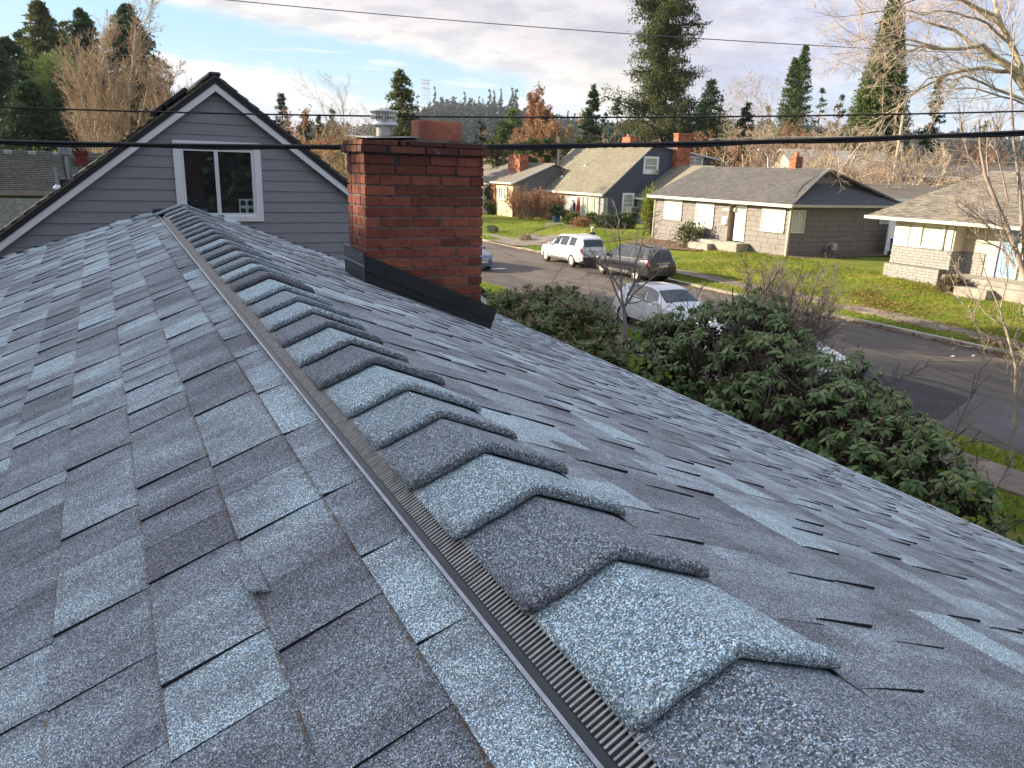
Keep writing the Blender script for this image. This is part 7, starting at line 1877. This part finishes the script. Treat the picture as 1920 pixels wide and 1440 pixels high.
# grass blades and fallen leaves
g = np.random.default_rng(20)
def blades(name, N, xr, yr, size, seed, mat=grass_leaf, avoid=None):
    g = np.random.default_rng(seed); x = g.uniform(*xr, N); y = g.uniform(*yr, N)
    cl = np.sin(x*2.1+np.sin(y*1.3)*2)+np.sin(y*1.7+x)+g.normal(size=N)*.8; k = cl > -.9; 
    if avoid is not None: k &= ~avoid(x, y)
    x, y = x[k], y[k]; n = len(x); z = np.array([gz(a, b) for a, b in zip(x, y)])
    a = g.random(n)*6.28; h = size*(.4+g.random(n)); w = size*.20
    P0 = np.stack([x-np.cos(a)*w, y-np.sin(a)*w, z-.01], 1); P1 = np.stack([x+np.cos(a)*w, y+np.sin(a)*w, z-.01], 1)
    P2 = np.stack([x+g.normal(size=n)*h*.4, y+g.normal(size=n)*h*.4, z+h], 1); V = np.stack([P0, P1, P2], 1).reshape(-1, 3); F = np.arange(3*n).reshape(-1, 3)
    o = link(name, mesh_np(name, V, F, mat, {'tone': ('FACE', np.clip(.5+.25*cl[k]*.4+.3*(g.random(n)-.5), 0, 1))})); return props(o, kind='stuff')
walkc = lambda y: 26.0-np.maximum(0, 20-y)*.12
onwalk = lambda x, y: np.abs(x-walkc(y)) < .60
ondrive = lambda x, y: ((y > 46.3) & (y < 50.8) & (x < 30)) | onwalk(x, y) | ((x > 30) & (y > 36) & (y < 44)) | ((x > 28.5) & (y > 44.5) & (y < 59) & (x > 24+(y-46)*1.0) & (x < 28.6+(y-46)*.75))
blades('grass', 60000, (CURB_F+.12, 32.9), (12, 46), .085, 21, avoid=ondrive)
blades('grass', 16000, (CURB_F+.12, 36), (46, 66), .11, 22, avoid=ondrive)
blades('grass', 26000, (11.0, CURB_N-.12), (4.5, 22), .075, 23, avoid=lambda x, y: np.abs(x-13.1) < .55)
blades('grass', 9000, (9.0, CURB_N-.12), (27, 34), .075, 24)
def fallen(name, N, f, size, seed):
    g = np.random.default_rng(seed); P = np.array([f(g) for _ in range(N)]); n = len(P); z = np.array([gz(a, b) if (a < CURB_N or a > CURB_F) else RZ for a, b in P[:, :2]])
    C = np.stack([P[:, 0], P[:, 1], z+.045+.02*g.random(n)], 1); D = rdir(n, g); D[:, 2] *= .25; N_ = rdir(n, g)*.35+np.array([0, 0, 1.0]); V, F = cards(C, D, N_, size*(.6+.8*g.random(n)), size*.8*(.6+.6*g.random(n)))
    o = link(name, mesh_np(name, V, F, dead_leaf, {'tone': ('FACE', g.random(n))})); return props(o, kind='stuff')
def clump(cx, cy, sx, sy): return lambda g: (g.normal(cx, sx), g.normal(cy, sy))
fallen('fallen_leaves', 5200, lambda g: (g.uniform(CURB_F+.2, 32.6), g.uniform(12, 34)), .10, 30)
for i, (px_, py_, sx, sy, n) in enumerate(((1625, 553, .5, .5, 260), (1645, 570, .5, .6, 300), (1700, 585, .7, .7, 220), (1560, 470, 1.2, .8, 160), (1700, 520, .5, 1.2, 200), (1790, 548, .35, .6, 260), (1330, 470, .5, 2.2, 500), (1260, 455, .6, 1.5, 300), (1880, 650, .6, .8, 300), (1720, 540, .8, .8, 160), (1240, 442, .8, 2.0, 260))):
    P = onG(px_, py_); fallen('fallen_leaves', n, clump(P[0], P[1], sx, sy), .11, 31+i)
fallen('fallen_leaves', 1900, lambda g: (CURB_F-.10-abs(g.normal(0, .22)), g.uniform(8, 46)), .09, 50)
fallen('fallen_leaves', 300, lambda g: (g.uniform(CURB_N, CURB_F), g.uniform(6, 44)), .07, 51)
fallen('fallen_leaves', 260, lambda g: (g.uniform(9.5, CURB_N), g.uniform(4, 14)), .07, 52)

# ------------------------------------------------------------------ street things
P = onZ(1119, 548, RZ); mh = thing('manhole_cover', 'round iron manhole cover in the middle of the road', 'manhole cover', (P[0], P[1], RZ+.004))
MB().lathe([(.30, 0), (.30, .012), (.02, .012)], (0, 0, 0), 28).ob('cover', iron, mh); MB().lathe([(.31, 0), (.44, 0), (.44, .008), (.31, .010)], (0, 0, 0), 28).ob('ring', iron, mh)
P = onZ(935, 504, RZ); sh = MB().lathe([(.45, 0), (.45, .006), (.02, .006)], (0, 0, 0), 20).ob('road_mark', paper); sh.location = (P[0], P[1], RZ+.004); sh.scale = (1.0, .45, 1); props(sh, 'pale oval spot on the asphalt in the shadow of the blue grey sedan', 'road mark')
for (x, y, s, lb) in ((1902, 667, .22, 'white scrap of litter on the road verge at the right edge'), (1786, 669, .07, 'small pale scrap on the road nearest the verge'), (1825, 668, .06, 'small pale scrap on the road left of the white litter')):
    P = onZ(x, y, RZ); o = MB().prism([(-s, -s*.5, 0), (s*.9, -s*.6, .01), (s, s*.5, .03), (-s*.8, s*.6, .012)], (0, 0, .006)).ob('litter', paper); o.location = (P[0], P[1], RZ+.006); props(o, lb, 'litter')
def pole(name, label, cat_, pts, r, mat, **kw):
    t = thing(name, label, cat_, tuple(pts[0])); p0 = np.array(pts[0]); m = MB().tube([np.array(p)-p0 for p in pts], r, 10).ob('pole', mat, t); return t
def zbase(P): return (P[0], P[1], gz(P[0], P[1])-.3)
D = 76; a, b = dep(1694, 213, D), dep(1676, 330, D)
up_ = pole('utility_pole', 'tall leaning wooden utility pole before the giant sequoia', 'pole', [tuple(b-(a-b)*.55), tuple(b), tuple(a)], [.20, .18, .13], wood_pole)
o_ = up_; q = np.array(a)-np.array(up_.location); ob_box('crossarm', tuple(q+np.array([-.9, -.06, -2.2])), tuple(q+np.array([.9, .06, -2.05])), wood_pole, up_)
MB().lathe([(.22, -3.6), (.22, -2.7)], (q[0]+.35, q[1], q[2]), 12).ob('transformer', galv_dull, up_)
D = 70; a, b = dep(1692, 280, D), dep(1689, 326, D); pole('utility_pole', 'short thin pole right beside the tall leaning utility pole', 'pole', [tuple(b-(a-b)*.9), tuple(b), tuple(a)], [.12, .12, .10], wood_pole)
D = 82; a, b = dep(1048, 258, D), dep(1047, 310, D); pole('utility_pole', 'thin wooden pole behind the cypress hedge', 'pole', [tuple(b-(a-b)*1.0), tuple(b), tuple(a)], [.14, .14, .11], wood_pole)
D = 60; q0, q1, q2, q3 = dep(1440, 312, D), dep(1440, 295, D), dep(1434, 285, D), dep(1427, 281, D)
sl = pole('street_lamp', 'curved street lamp arm above the grey house roof', 'street lamp', [tuple(q0-(q1-q0)*3.2), tuple(q0), tuple(q1), tuple(q2), tuple(q3)], [.08, .06, .05, .045, .05], simple('lamp_steel', (.48, .46, .42), .6))
q = np.array(q3)-np.array(sl.location); MB().box((q[0]-.3, q[1]-.1, q[2]-.06), (q[0]+.05, q[1]+.1, q[2]+.06), .03).ob('lamp_head', galv_dull, sl)
def wire(label, pxs, D, r, mat, n=60, twin=0.0):
    X = np.array([p[0] for p in pxs], float); Y = np.array([p[1] for p in pxs], float); c = np.polyfit(X/1000, Y, 2)
    xs_ = np.linspace(X[0], X[-1], n); P = [dep(x, np.polyval(c, x/1000), D) for x in xs_]; m = MB().tube(P, r, 8)
    if twin: m.tube([p+np.array([0, 0, -twin-.35*twin*math.sin(i*.9)]) for i, p in enumerate(P)], r*.75, 8)
    o = m.ob('overhead_cable' if r > .008 else 'overhead_wire', mat); smoothby(o, 60); return props(o, label, 'cable')
wire('thick black twisted cable passing behind the chimney top', [(-260, 258), (0, 263.5), (320, 269), (640, 275.5), (930, 278), (1250, 270), (1560, 258), (1760, 252), (1920, 246), (2250, 232)], 10.4, .023, wire_mat, twin=.030)
wire('thin black cable just above the thick twisted one', [(-260, 193), (0, 199), (350, 208), (640, 217), (960, 221), (1300, 220), (1600, 217), (1920, 208), (2250, 197)], 10.2, .0108, wire_mat)
wire('faint thin wire crossing the grey cloud at the top', [(200, -22), (400, -2), (800, 28), (1230, 69), (1600, 92), (1900, 104), (2200, 112)], 26, .014, wire_thin)
wire('pale service cable in front of the tan bare trees and utility pole', [(1330, 258), (1480, 263), (1580, 259), (1660, 254), (1740, 255), (1880, 268)], 60, .035, wire_lit)
wire('pale wire right of the short thin pole', [(1692, 288), (1760, 297), (1840, 303), (1960, 305)], 60, .03, wire_lit)

# ------------------------------------------------------------------ bare sapling before the hatchback
P0 = onZ(1172, 648, -4.55)
t = thing('bare_sapling', 'bare young street tree in front of the white hatchback', 'tree', P0)
D0_ = pix(P0)[2]
def L3(x, y, dd=0): return dep(x, y, D0_+dd)-P0
stem = [np.zeros(3)-[0, 0, .2], L3(1172, 610), L3(1170, 580)]
lims = [[L3(1170, 580), L3(1158, 556, .2), L3(1148, 530, .3), L3(1140, 505, .2), L3(1135, 480, .2)], [L3(1170, 582), L3(1165, 548, -.2), L3(1165, 520), L3(1162, 485), L3(1163, 455), L3(1157, 432), L3(1163, 410, .1)],
        [L3(1171, 578), L3(1178, 552, .1), L3(1190, 528, -.1), L3(1190, 500, -.1), L3(1200, 470), L3(1206, 440, .1), L3(1208, 425)], [L3(1173, 572), L3(1190, 548, -.3), L3(1212, 530, -.4), L3(1230, 515, -.3), L3(1248, 500, -.3)],
        [L3(1166, 548), L3(1150, 520, .4), L3(1128, 500, .4), L3(1112, 482, .4)], [L3(1178, 552), L3(1200, 515, .3), L3(1225, 480, .3), L3(1240, 462, .3)]]
m_ = MB().tube(stem, [.085, .065, .055], 10)
for l in lims: m_.tube(l, list(np.linspace(.036, .012, len(l))), 7)
o = m_.ob('trunk', bark_grey, t); smoothby(o, 60)
pp_, dd_, ll_, rr_ = [], [], [], []
g = np.random.default_rng(61)
for l in lims:
    for _ in range(8):
        k = g.integers(1, len(l)); f = g.random(); p = l[k-1]*(1-f)+l[k]*f; d = (l[k]-l[k-1]); d = d/np.linalg.norm(d)
        pp_.append(p); dd_.append(d*.6+rdir(1, g)[0]*.9+np.array([0, 0, .25])); ll_.append(g.uniform(.45, 1.0)); rr_.append(.012)
segs, tips, td = grow(pp_, dd_, ll_, rr_, 3, 62, kids=(6, 4), ratio=(.5, .5), ang=(.7, .7), rmin=.0035, up=.05, wob=.22, nseg=(5, 4, 3), sides=(4, 3, 3))
link('twigs', mesh_np('twigs', *cat(segs), bark_grey), t)

# ------------------------------------------------------------------ large maple and young trees at the right edge
D = 24.0
def W(x, y, dd=0.0): return dep(x, y, D+dd)
TB = W(1985, 640); TB[2] = gz(TB[0], TB[1])
t = thing('bare_maple', 'large bare maple whose mossy limbs sweep in from the right edge', 'tree', TB)
limb = [
 ([(1990, 420), (1950, 240), (1918, 130), (1880, 60), (1862, -10), (1850, -60)], .20),
 ([(1925, 150), (1890, 118), (1840, 85), (1780, 92), (1730, 88), (1690, 100), (1650, 130)], .12),
 ([(1930, 170), (1880, 120), (1830, 90), (1790, 55), (1740, 45), (1700, 30), (1640, 45)], .11),
 ([(1945, 215), (1900, 135), (1840, 128), (1780, 138), (1725, 165), (1690, 195), (1650, 232)], .10),
 ([(1960, 250), (1925, 190), (1870, 165), (1810, 145), (1770, 150)], .09),
 ([(1918, 130), (1880, 48), (1830, 15), (1780, -10)], .10), ([(1905, 100), (1872, 30), (1800, 0), (1720, 0), (1660, 20), (1610, 28)], .09),
 ([(1890, 80), (1850, 45), (1810, 30), (1770, 20), (1730, 28), (1670, 8)], .06),
 ([(1780, 138), (1740, 150), (1700, 180), (1680, 210), (1640, 235)], .04), ([(1770, 92), (1720, 78), (1670, 62), (1610, 75)], .05),
 ([(1730, 88), (1690, 82), (1650, 90), (1600, 66)], .035), ([(1960, 215), (1900, 185), (1850, 170), (1800, 162), (1760, 175), (1730, 205)], .05)]
m_ = MB().tube([TB*0-[0, 0, .3], W(1985, 500)-TB, W(1975, 330)-TB, W(1950, 240)-TB], [.36, .30, .22, .16], 12)
pp_, dd_, ll_, rr_ = [], [], [], []; g = np.random.default_rng(66)
for pts, r in limb:
    dd0 = g.uniform(-1.2, 1.2); L_ = [W(x, y, dd0*i/len(pts))-TB for i, (x, y) in enumerate(pts)]
    L_ = [np.array(q) for q in L_]; S = []
    for i in range(len(L_)-1):
        for f in (0, .5): S.append(L_[i]*(1-f)+L_[i+1]*f+rdir(1, g)[0]*.05*(i > 0))
    S.append(L_[-1]); m_.tube(S, list(np.linspace(r*.72, r*.16, len(S))), 8)
    for _ in range(11):
        k = g.integers(2, len(S)); f = g.random(); p = S[k-1]*(1-f)+S[k]*f; d = S[k]-S[k-1]; d /= np.linalg.norm(d)
        pp_.append(p); dd_.append(d*.8+rdir(1, g)[0]*.8+np.array([0, 0, .10])); ll_.append(g.uniform(.8, 2.6)*(1.1-.3*k/len(S))); rr_.append(.014)
o = m_.ob('trunk', bark_pale, t); smoothby(o, 60)
segs, tips, td = grow(pp_, dd_, ll_, rr_, 4, 67, kids=(6, 5, 3), ratio=(.48, .5, .5), ang=(.6, .7, .7), rmin=.0034, up=.03, wob=.2, nseg=(6, 4, 3, 2), sides=(4, 3, 3, 3))
link('twigs', mesh_np('twigs', *cat(segs), simple('maple_twig', (.50, .40, .32), .9, 0, .3, 2)), t)
def sapling(label, base_px_, D, stems, r0, seed, mat, ntw=10, tl=(.25, .8), lv=3):
    def S_(x, y, dd=0): return dep(x, y, D+dd)
    B = S_(*base_px_); B[2] = min(B[2], gz(B[0], B[1])); t = thing('bare_sapling', label, 'tree', B); g = np.random.default_rng(seed); m_ = MB()
    pp, dd, ll, rr = [], [], [], []
    for pts, r in stems:
        a = g.uniform(-.4, .4); L_ = [S_(x, y, a*i/len(pts))-B for i, (x, y) in enumerate(pts)]
        if pts[0] == base_px_: L_[0] = np.array([0, 0, -.1])
        m_.tube(L_, list(np.linspace(r, max(.005, r*.25), len(L_))), 8)
        for _ in range(ntw):
            k = g.integers(1, len(L_)); f = g.random(); p = L_[k-1]*(1-f)+L_[k]*f; d = L_[k]-L_[k-1]; d /= np.linalg.norm(d)
            pp.append(p); dd.append(d*.9+rdir(1, g)[0]*.8+np.array([0, 0, .15])); ll.append(g.uniform(*tl)); rr.append(.011)
    o = m_.ob('trunk', mat, t); smoothby(o, 60)
    segs, _, _ = grow(pp, dd, ll, rr, lv, seed+1, kids=(5, 3), ratio=(.5, .5), ang=(.6, .7), rmin=.003, up=.08, wob=.16, nseg=(5, 3, 2), sides=(4, 3, 3))
    link('twigs', mesh_np('twigs', *cat(segs), mat), t); return t
sapling('grey bare sapling with thick stems leaning over the cream house door', (1975, 800), 15.5,
        [([(1975, 800), (1950, 640), (1922, 520), (1895, 440), (1870, 385), (1848, 330), (1838, 280), (1836, 225)], .075), ([(1905, 470), (1885, 420), (1858, 370), (1850, 300), (1852, 240)], .035),
         ([(1930, 560), (1918, 440), (1910, 330), (1900, 260), (1895, 160), (1902, 60)], .05), ([(1925, 530), (1935, 400), (1925, 300), (1935, 200)], .04),
         ([(1898, 455), (1860, 430), (1820, 395), (1790, 360)], .02), ([(1890, 430), (1840, 410), (1800, 400), (1776, 330)], .018), ([(1905, 500), (1880, 468), (1840, 448), (1815, 425)], .02),
         ([(1848, 330), (1815, 290), (1800, 240), (1797, 205)], .015), ([(1870, 385), (1830, 340), (1810, 330)], .012), ([(1890, 380), (1880, 330), (1870, 290), (1868, 230)], .02)], .07, 71, simple('sapling_bark', (.30, .24, .20), .9, 0, .3, 4), 9)
sapling('low pale bare sapling at the lower right over the far verge', (1915, 800), 14.0,
        [([(1915, 800), (1905, 690), (1890, 630), (1875, 580), (1850, 520), (1835, 470)], .03), ([(1905, 690), (1870, 640), (1835, 620), (1800, 560)], .012), ([(1895, 650), (1915, 600), (1925, 560), (1935, 520)], .012), ([(1885, 615), (1850, 590), (1825, 560), (1800, 510)], .012),
         ([(1875, 580), (1890, 520), (1885, 470), (1875, 430)], .012), ([(1910, 730), (1880, 690), (1850, 680), (1820, 650)], .010), ([(1912, 740), (1935, 680), (1940, 630)], .012)], .03, 75, simple('sapling_pale', (.36, .30, .22), .9, 0, .3, 4), 7, (.2, .6))

# grey leafless shrub behind the rhododendron
P = onZ(1470, 640, -4.55); B = dep(1475, 640, 14.5); B[2] = -4.6
t = thing('leafless_shrub', 'grey leafless shrub spreading behind the rhododendron', 'shrub', B)
g = np.random.default_rng(81); nb = 30; xs_ = g.uniform(1372, 1565, nb); T = np.array([dep(x, 500+g.uniform(0, 70)+abs(x-1450)*.10, 14.5+g.uniform(-.7, .7)) for x in xs_])-B
R0 = np.stack([g.normal(0, .15, nb), g.normal(0, .15, nb), 0*xs_], 1); segs, tips, td = grow(R0, T-R0, np.linalg.norm(T-R0, axis=1)*.92, np.full(nb, .022), 4, 82, kids=(12, 7, 4), ratio=(.36, .42, .45), ang=(.6, .6, .6), rmin=.0032, up=.02, wob=.07, nseg=(7, 4, 3, 2), sides=(4, 3, 3, 3), frm=(.45, .2, .1))
link('stems', mesh_np('stems', *cat(segs), bark_grey), t)

# ------------------------------------------------------------------ red and green shrub right of the chimney
t = thing('andromeda_shrub', 'green shrub with red new shoots right of the chimney below the road', 'shrub', (6.6, 10.4, -4.55)); TB = np.array([6.6, 10.4, -4.55])
g = np.random.default_rng(90); 
blobs = [(955, 590, 12.6, .40), (1000, 600, 12.6, .48), (1045, 580, 12.4, .40), (1065, 610, 12.2, .50), (1030, 625, 11.9, .55), (1110, 625, 11.8, .42), (1080, 650, 11.4, .55), (1122, 660, 11.3, .34), (1015, 660, 11.2, .5), (940, 610, 12.4, .4), (1120, 690, 10.8, .45), (1060, 690, 10.9, .5), (980, 640, 11.9, .5)]
WC = []; WD = []
for (x, y, D, r) in blobs:
    c = dep(x, y, D)-TB; n = int(330*r*r/.2); C, d = blob_pts(g, n, (r, r, r*1.0), .78, .16); k = d[:, 2] > -.5; WC.append(C[k]+c); WD.append(d[k])
WC = np.concatenate(WC); WD = np.concatenate(WD); nw = len(WC); per = 13
i = np.repeat(np.arange(nw), per); n = len(i); a = g.random(n)*6.28; ax = WD[i]*.5+np.array([0, 0, .8]); ax /= np.linalg.norm(ax, axis=1, keepdims=True); s1 = np.cross(ax, np.array([1.0, .2, 0])); s1 /= np.linalg.norm(s1, axis=1, keepdims=True); s2 = np.cross(ax, s1)
rad_ = s1*np.cos(a)[:, None]+s2*np.sin(a)[:, None]; hgt = g.random(n)[:, None]; D_ = rad_*.9+ax*(-.15+.75*hgt)+rdir(n, g)*.2; C = WC[i]+ax*.07*(hgt-.5); V, F = cards(C, D_, ax+rad_*.3, .105*(.6+.7*g.random(n)), .030*(.7+.6*g.random(n)))
redw = g.random(nw) < np.clip(.04+.20*(WD[:, 2] > .5)+.1*np.sin(WC[:, 0]*5), 0, 1); tone = np.clip(.25+.25*WD[i, 2]+.45*g.random(n), 0, 1)
link('foliage', mesh_np('foliage', V, F, None, {'tone': ('FACE', tone)}, mats=[pieris_leaf, pieris_red], midx=(redw[i] & (hgt[:, 0] > .3)).astype(int)), t)
nb = 40; jj = g.integers(0, nw, nb); src = np.stack([g.normal(0, .2, nb), g.normal(0, .2, nb), 0*jj], 1); segs, _, _ = grow(src, WC[jj]-src, np.linalg.norm(WC[jj]-src, axis=1), np.full(nb, .02), 3, 91, kids=(7, 4), ratio=(.3, .4), up=.0, wob=.08, rmin=.004); link('stems', mesh_np('stems', *cat(segs), bark), t)

# ------------------------------------------------------------------ rhododendron along the eave
t = thing('rhododendron', 'large rhododendron with drooping leaf whorls and pale buds along the eave', 'shrub', (7.0, 6.5, -4.55)); TB = np.array([7.0, 6.5, -4.55])
g = np.random.default_rng(95)
blobs = [(1222, 640, 11.6, .36), (1262, 640, 11.4, .52), (1300, 615, 11.3, .40), (1345, 640, 11.0, .62), (1410, 605, 10.8, .50), (1380, 660, 10.3, .75), (1450, 642, 10.5, .52), (1500, 712, 10.0, .42), (1430, 730, 9.6, .80), (1330, 700, 10.2, .70), (1500, 760, 9.0, .75), (1560, 758, 9.0, .42),
         (1606, 712, 9.2, .30), (1640, 752, 8.8, .24), (1610, 790, 8.3, .58), (1560, 820, 8.3, .62), (1660, 800, 8.2, .40), (1690, 850, 7.7, .48), (1650, 870, 7.6, .50), (1740, 890, 7.2, .40), (1790, 930, 6.9, .34), (1820, 965, 6.7, .26), (1280, 720, 10.4, .55), (1390, 790, 9.2, .6), (1470, 830, 8.6, .6), (1225, 690, 11.0, .45), (1722, 930, 7.0, .4), (1600, 900, 7.6, .5), (1850, 985, 6.6, .15)]
WC = []; WD = []; cen = []
for (x, y, D, r) in blobs:
    c = dep(x, y, D)-TB; cen.append((c, r)); n = int(68*r*r/.25)+6; C, d = blob_pts(g, n, (r, r, r*.95), .86, .14, 2.2); k = d[:, 2] > -.55; WC.append(C[k]+c); WD.append(d[k])
WC = np.concatenate(WC); WD = np.concatenate(WD)
inside = np.zeros(len(WC), bool)
for c, r in cen: inside |= np.linalg.norm(WC-c, axis=1) < r*.72
WC, WD = WC[~inside], WD[~inside]; nw = len(WC)
leafL = .108
def leaf_mesh(seed):
    g_ = random.Random(seed); V = []; F = []; nl = 6
    wd = [.0, .55, .92, 1.0, .82, .45, .04]; cup = .25+.2*g_.random(); dr = .10+.3*g_.random()
    for k in range(nl+1):
        s = k/nl; w = .19*wd[k]; x = s*(1-.08*s); z = -dr*s*s
        V += [(x, -w, z-cup*w*.6), (x, 0, z+cup*w*.5), (x, w, z-cup*w*.6)]
    for k in range(nl):
        b = 3*k; F += [(b, b+3, b+4, b+1), (b+1, b+4, b+5, b+2)]
    return np.array(V), np.array(F)
protos = [leaf_mesh(k) for k in range(5)]
LM = []   # (matrix 3x3 cols, origin, scale, proto, tone)
curl = g.random(nw)
for w in range(nw):
    ax = WD[w]*.65+np.array([0, 0, .75])+rdir(1, g)[0]*.2; ax /= np.linalg.norm(ax); s1 = np.cross(ax, [1, .3, 0]); s1 /= np.linalg.norm(s1); s2 = np.cross(ax, s1)
    nl = g.integers(8, 13); a0 = g.random()*6.28
    dead = g.random() < .05
    for k in range(nl):
        a = a0+2*math.pi*k/nl*1.0+g.normal()*.15; rd = s1*math.cos(a)+s2*math.sin(a); el_ = -.25-.55*curl[w]+.55*(k % 3)*.5+g.normal()*.12
        x = rd*math.cos(el_)+ax*math.sin(el_); n_ = ax*math.cos(el_)-rd*math.sin(el_)+rdir(1, g)[0]*.12; y = np.cross(n_, x); y /= np.linalg.norm(y); z = np.cross(x, y)
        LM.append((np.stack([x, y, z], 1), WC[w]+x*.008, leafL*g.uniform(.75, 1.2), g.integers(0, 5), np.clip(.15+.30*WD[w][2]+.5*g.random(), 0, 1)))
rank = []
for i, (Mx, o, s, p, tn) in enumerate(LM):
    q = pix(o+TB); v = CAM-(o+TB); d_ = np.linalg.norm(v); f = abs(Mx[:, 2]@v/d_); rank.append((s*s*f/(d_*d_)*(1 if (0 < q[0] < 1920 and (o+Mx[:, 0]*s)@(v) > 0) else .3)))
order = np.argsort(-np.array(rank)); singles = set(order[:300].tolist())
pm = [mesh_np('leaf', V, F, rhodo_leaf, {'tone': ('POINT', [.45]*len(V))}, smooth=True) for V, F in protos]
VV, FF, TT, bb = [], [], [], 0
for i, (Mx, o, s, p, tn) in enumerate(LM):
    if i in singles:
        ob = link('leaf', pm[p], t); ob.matrix_basis = Matrix(((Mx[0, 0]*s, Mx[0, 1]*s, Mx[0, 2]*s, o[0]), (Mx[1, 0]*s, Mx[1, 1]*s, Mx[1, 2]*s, o[1]), (Mx[2, 0]*s, Mx[2, 1]*s, Mx[2, 2]*s, o[2]), (0, 0, 0, 1)))
    else:
        V, F = protos[p]; VV.append(V@(Mx.T*s)+o); FF.append(F+bb); bb += len(V); TT += [tn]*len(V)
o = link('foliage', mesh_np('foliage', np.concatenate(VV), np.concatenate(FF), rhodo_leaf, {'tone': ('POINT', TT)}, smooth=True), t); o['kind'] = 'stuff'
bd = MB()
for w in range(nw):
    if g.random() < .6:
        ax = WD[w]*.5+np.array([0, 0, .8]); ax /= np.linalg.norm(ax); bd.tube([WC[w], WC[w]+ax*.018, WC[w]+ax*.04], [.007, .012, .002], 6)
o = bd.ob('flower_buds', rhodo_bud, t); smoothby(o, 60); o['kind'] = 'stuff'
hw = np.where(g.random(nw) < .13)[0]; n = len(hw)*9; i = np.repeat(hw, 9); C = WC[i]+np.array([0, 0, .03])+rdir(n, g)*.03; V, F = cards(C, rdir(n, g)+np.array([0, 0, .5]), rdir(n, g), .05+.03*g.random(n), .012+0*C[:, 0]); o = link('seed_heads', mesh_np('seed_heads', V, F, leafmat('dry_seed_head', (.08, .035, .02), (.16, .075, .04), (.26, .14, .08), .8, .1, .2), {'tone': ('FACE', g.random(n))}), t); o['kind'] = 'stuff'
nb = 90; jj = g.integers(0, nw, nb); src = np.stack([g.normal(0, .5, nb)+WC[jj, 0]*.45, WC[jj, 1]*.5+g.normal(0, .3, nb), 0*jj], 1); segs, _, _ = grow(src, WC[jj]-src+rdir(nb, g)*.2, np.linalg.norm(WC[jj]-src, axis=1), np.full(nb, .022), 3, 96, kids=(8, 5), ratio=(.3, .4), up=.0, wob=.12, rmin=.0045, sides=(6, 4, 3)); link('branches', mesh_np('branches', *cat(segs), bark), t)
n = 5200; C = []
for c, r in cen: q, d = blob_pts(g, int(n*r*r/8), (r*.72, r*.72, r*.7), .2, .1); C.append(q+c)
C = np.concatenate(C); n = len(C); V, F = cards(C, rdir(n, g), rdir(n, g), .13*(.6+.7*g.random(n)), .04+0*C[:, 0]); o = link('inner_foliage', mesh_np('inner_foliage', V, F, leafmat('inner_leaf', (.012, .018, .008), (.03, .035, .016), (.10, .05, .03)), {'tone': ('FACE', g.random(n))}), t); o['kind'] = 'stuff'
# low dark evergreens filling the ground behind the eave
bush('shrub', 'dark low shrub under the right end of the rhododendron', (8.3, 2.6, -4.55), (1.2, 2.0, .9), 4000, .09, shrub_leaf, 97)

# ------------------------------------------------------------------ trees on our own side that shade the roofs (left of the photograph)
fo, bo = conifer_mesh(17.0, 4.4, 12000, 600, size=.9, droop=.25, irregular=.3, power=.45, clump=1.0, base=.02)
cm = mesh_np('crown', fo[0], fo[1], con_dark, {'tone': ('FACE', fo[2])}); tm2 = mesh_np('trunk', *prisms(np.array([[0, 0, -.3]]), np.array([[0, 0, 16.0]]), np.array([.4]), np.array([.05]), 8), bark)
for i, (x, y, s) in enumerate(((-17, -1, .85), (-18, 5, .95), (-17, 10, .9), (-19, 15, 1.0), (-18, 21, .9), (-21, 27, 1.0), (-17, 33, 1.05), (-18, 38.5, 1.15), (-17, 44.5, 1.18), (-19, 50, 1.1), (-24, 8, 1.0), (-25, 19, 1.05), (-12, 16.5, .6), (-14.5, 18, .8), (-15, 12.5, .78), (-15, 24, .8), (-13.5, 14.5, .62), (-23, 14, 1.1), (-23, 24.5, 1.1), (-24, 30, 1.1), (-22, 1, 1.0), (-15, 7, .8))):
    t = thing('conifer', ORD[i]+' planted conifer of the row standing left of the photographed view', 'tree', (x, y, -4.6), i*1.3, 'row of conifers shading the near roofs'); link('crown', cm, t); link('trunk', tm2, t); t.scale = (s*1.15, s*1.15, s)

for i, (x, y, s) in enumerate(((-16, -24, .8), (-9, -27, .7), (-3, -25, .85), (3, -28, .75), (9, -26, .8), (-22, -18, .8), (15, -30, .8))):  # unseen trees added to darken the window reflection and the cap lips
    t = thing('conifer', ORD[i]+' unseen conifer added behind the camera to darken reflections', 'tree', (x, y, -4.6), i*1.7, 'unseen conifers added behind the camera'); link('crown', cm, t); link('trunk', tm2, t); t.scale = (s*1.5, s*1.5, s)

# ------------------------------------------------------------------ air
HD = 0.00011
hz = ob_box('haze', (-800, -430, -32), (1500, 1900, 130), None)
m = bpy.data.materials.new('haze_air'); m.use_nodes = True; g_ = NG(m.node_tree); g_.n.clear()
out = g_.node('ShaderNodeOutputMaterial'); pv = g_.node('ShaderNodeVolumePrincipled'); pv.inputs['Color'].default_value = (.80, .87, 1.0, 1); pv.inputs['Density'].default_value = HD; pv.inputs['Anisotropy'].default_value = .2
g_.l.new(pv.outputs[0], out.inputs['Volume']); hz.data.materials.append(m); hz['kind'] = 'stuff'
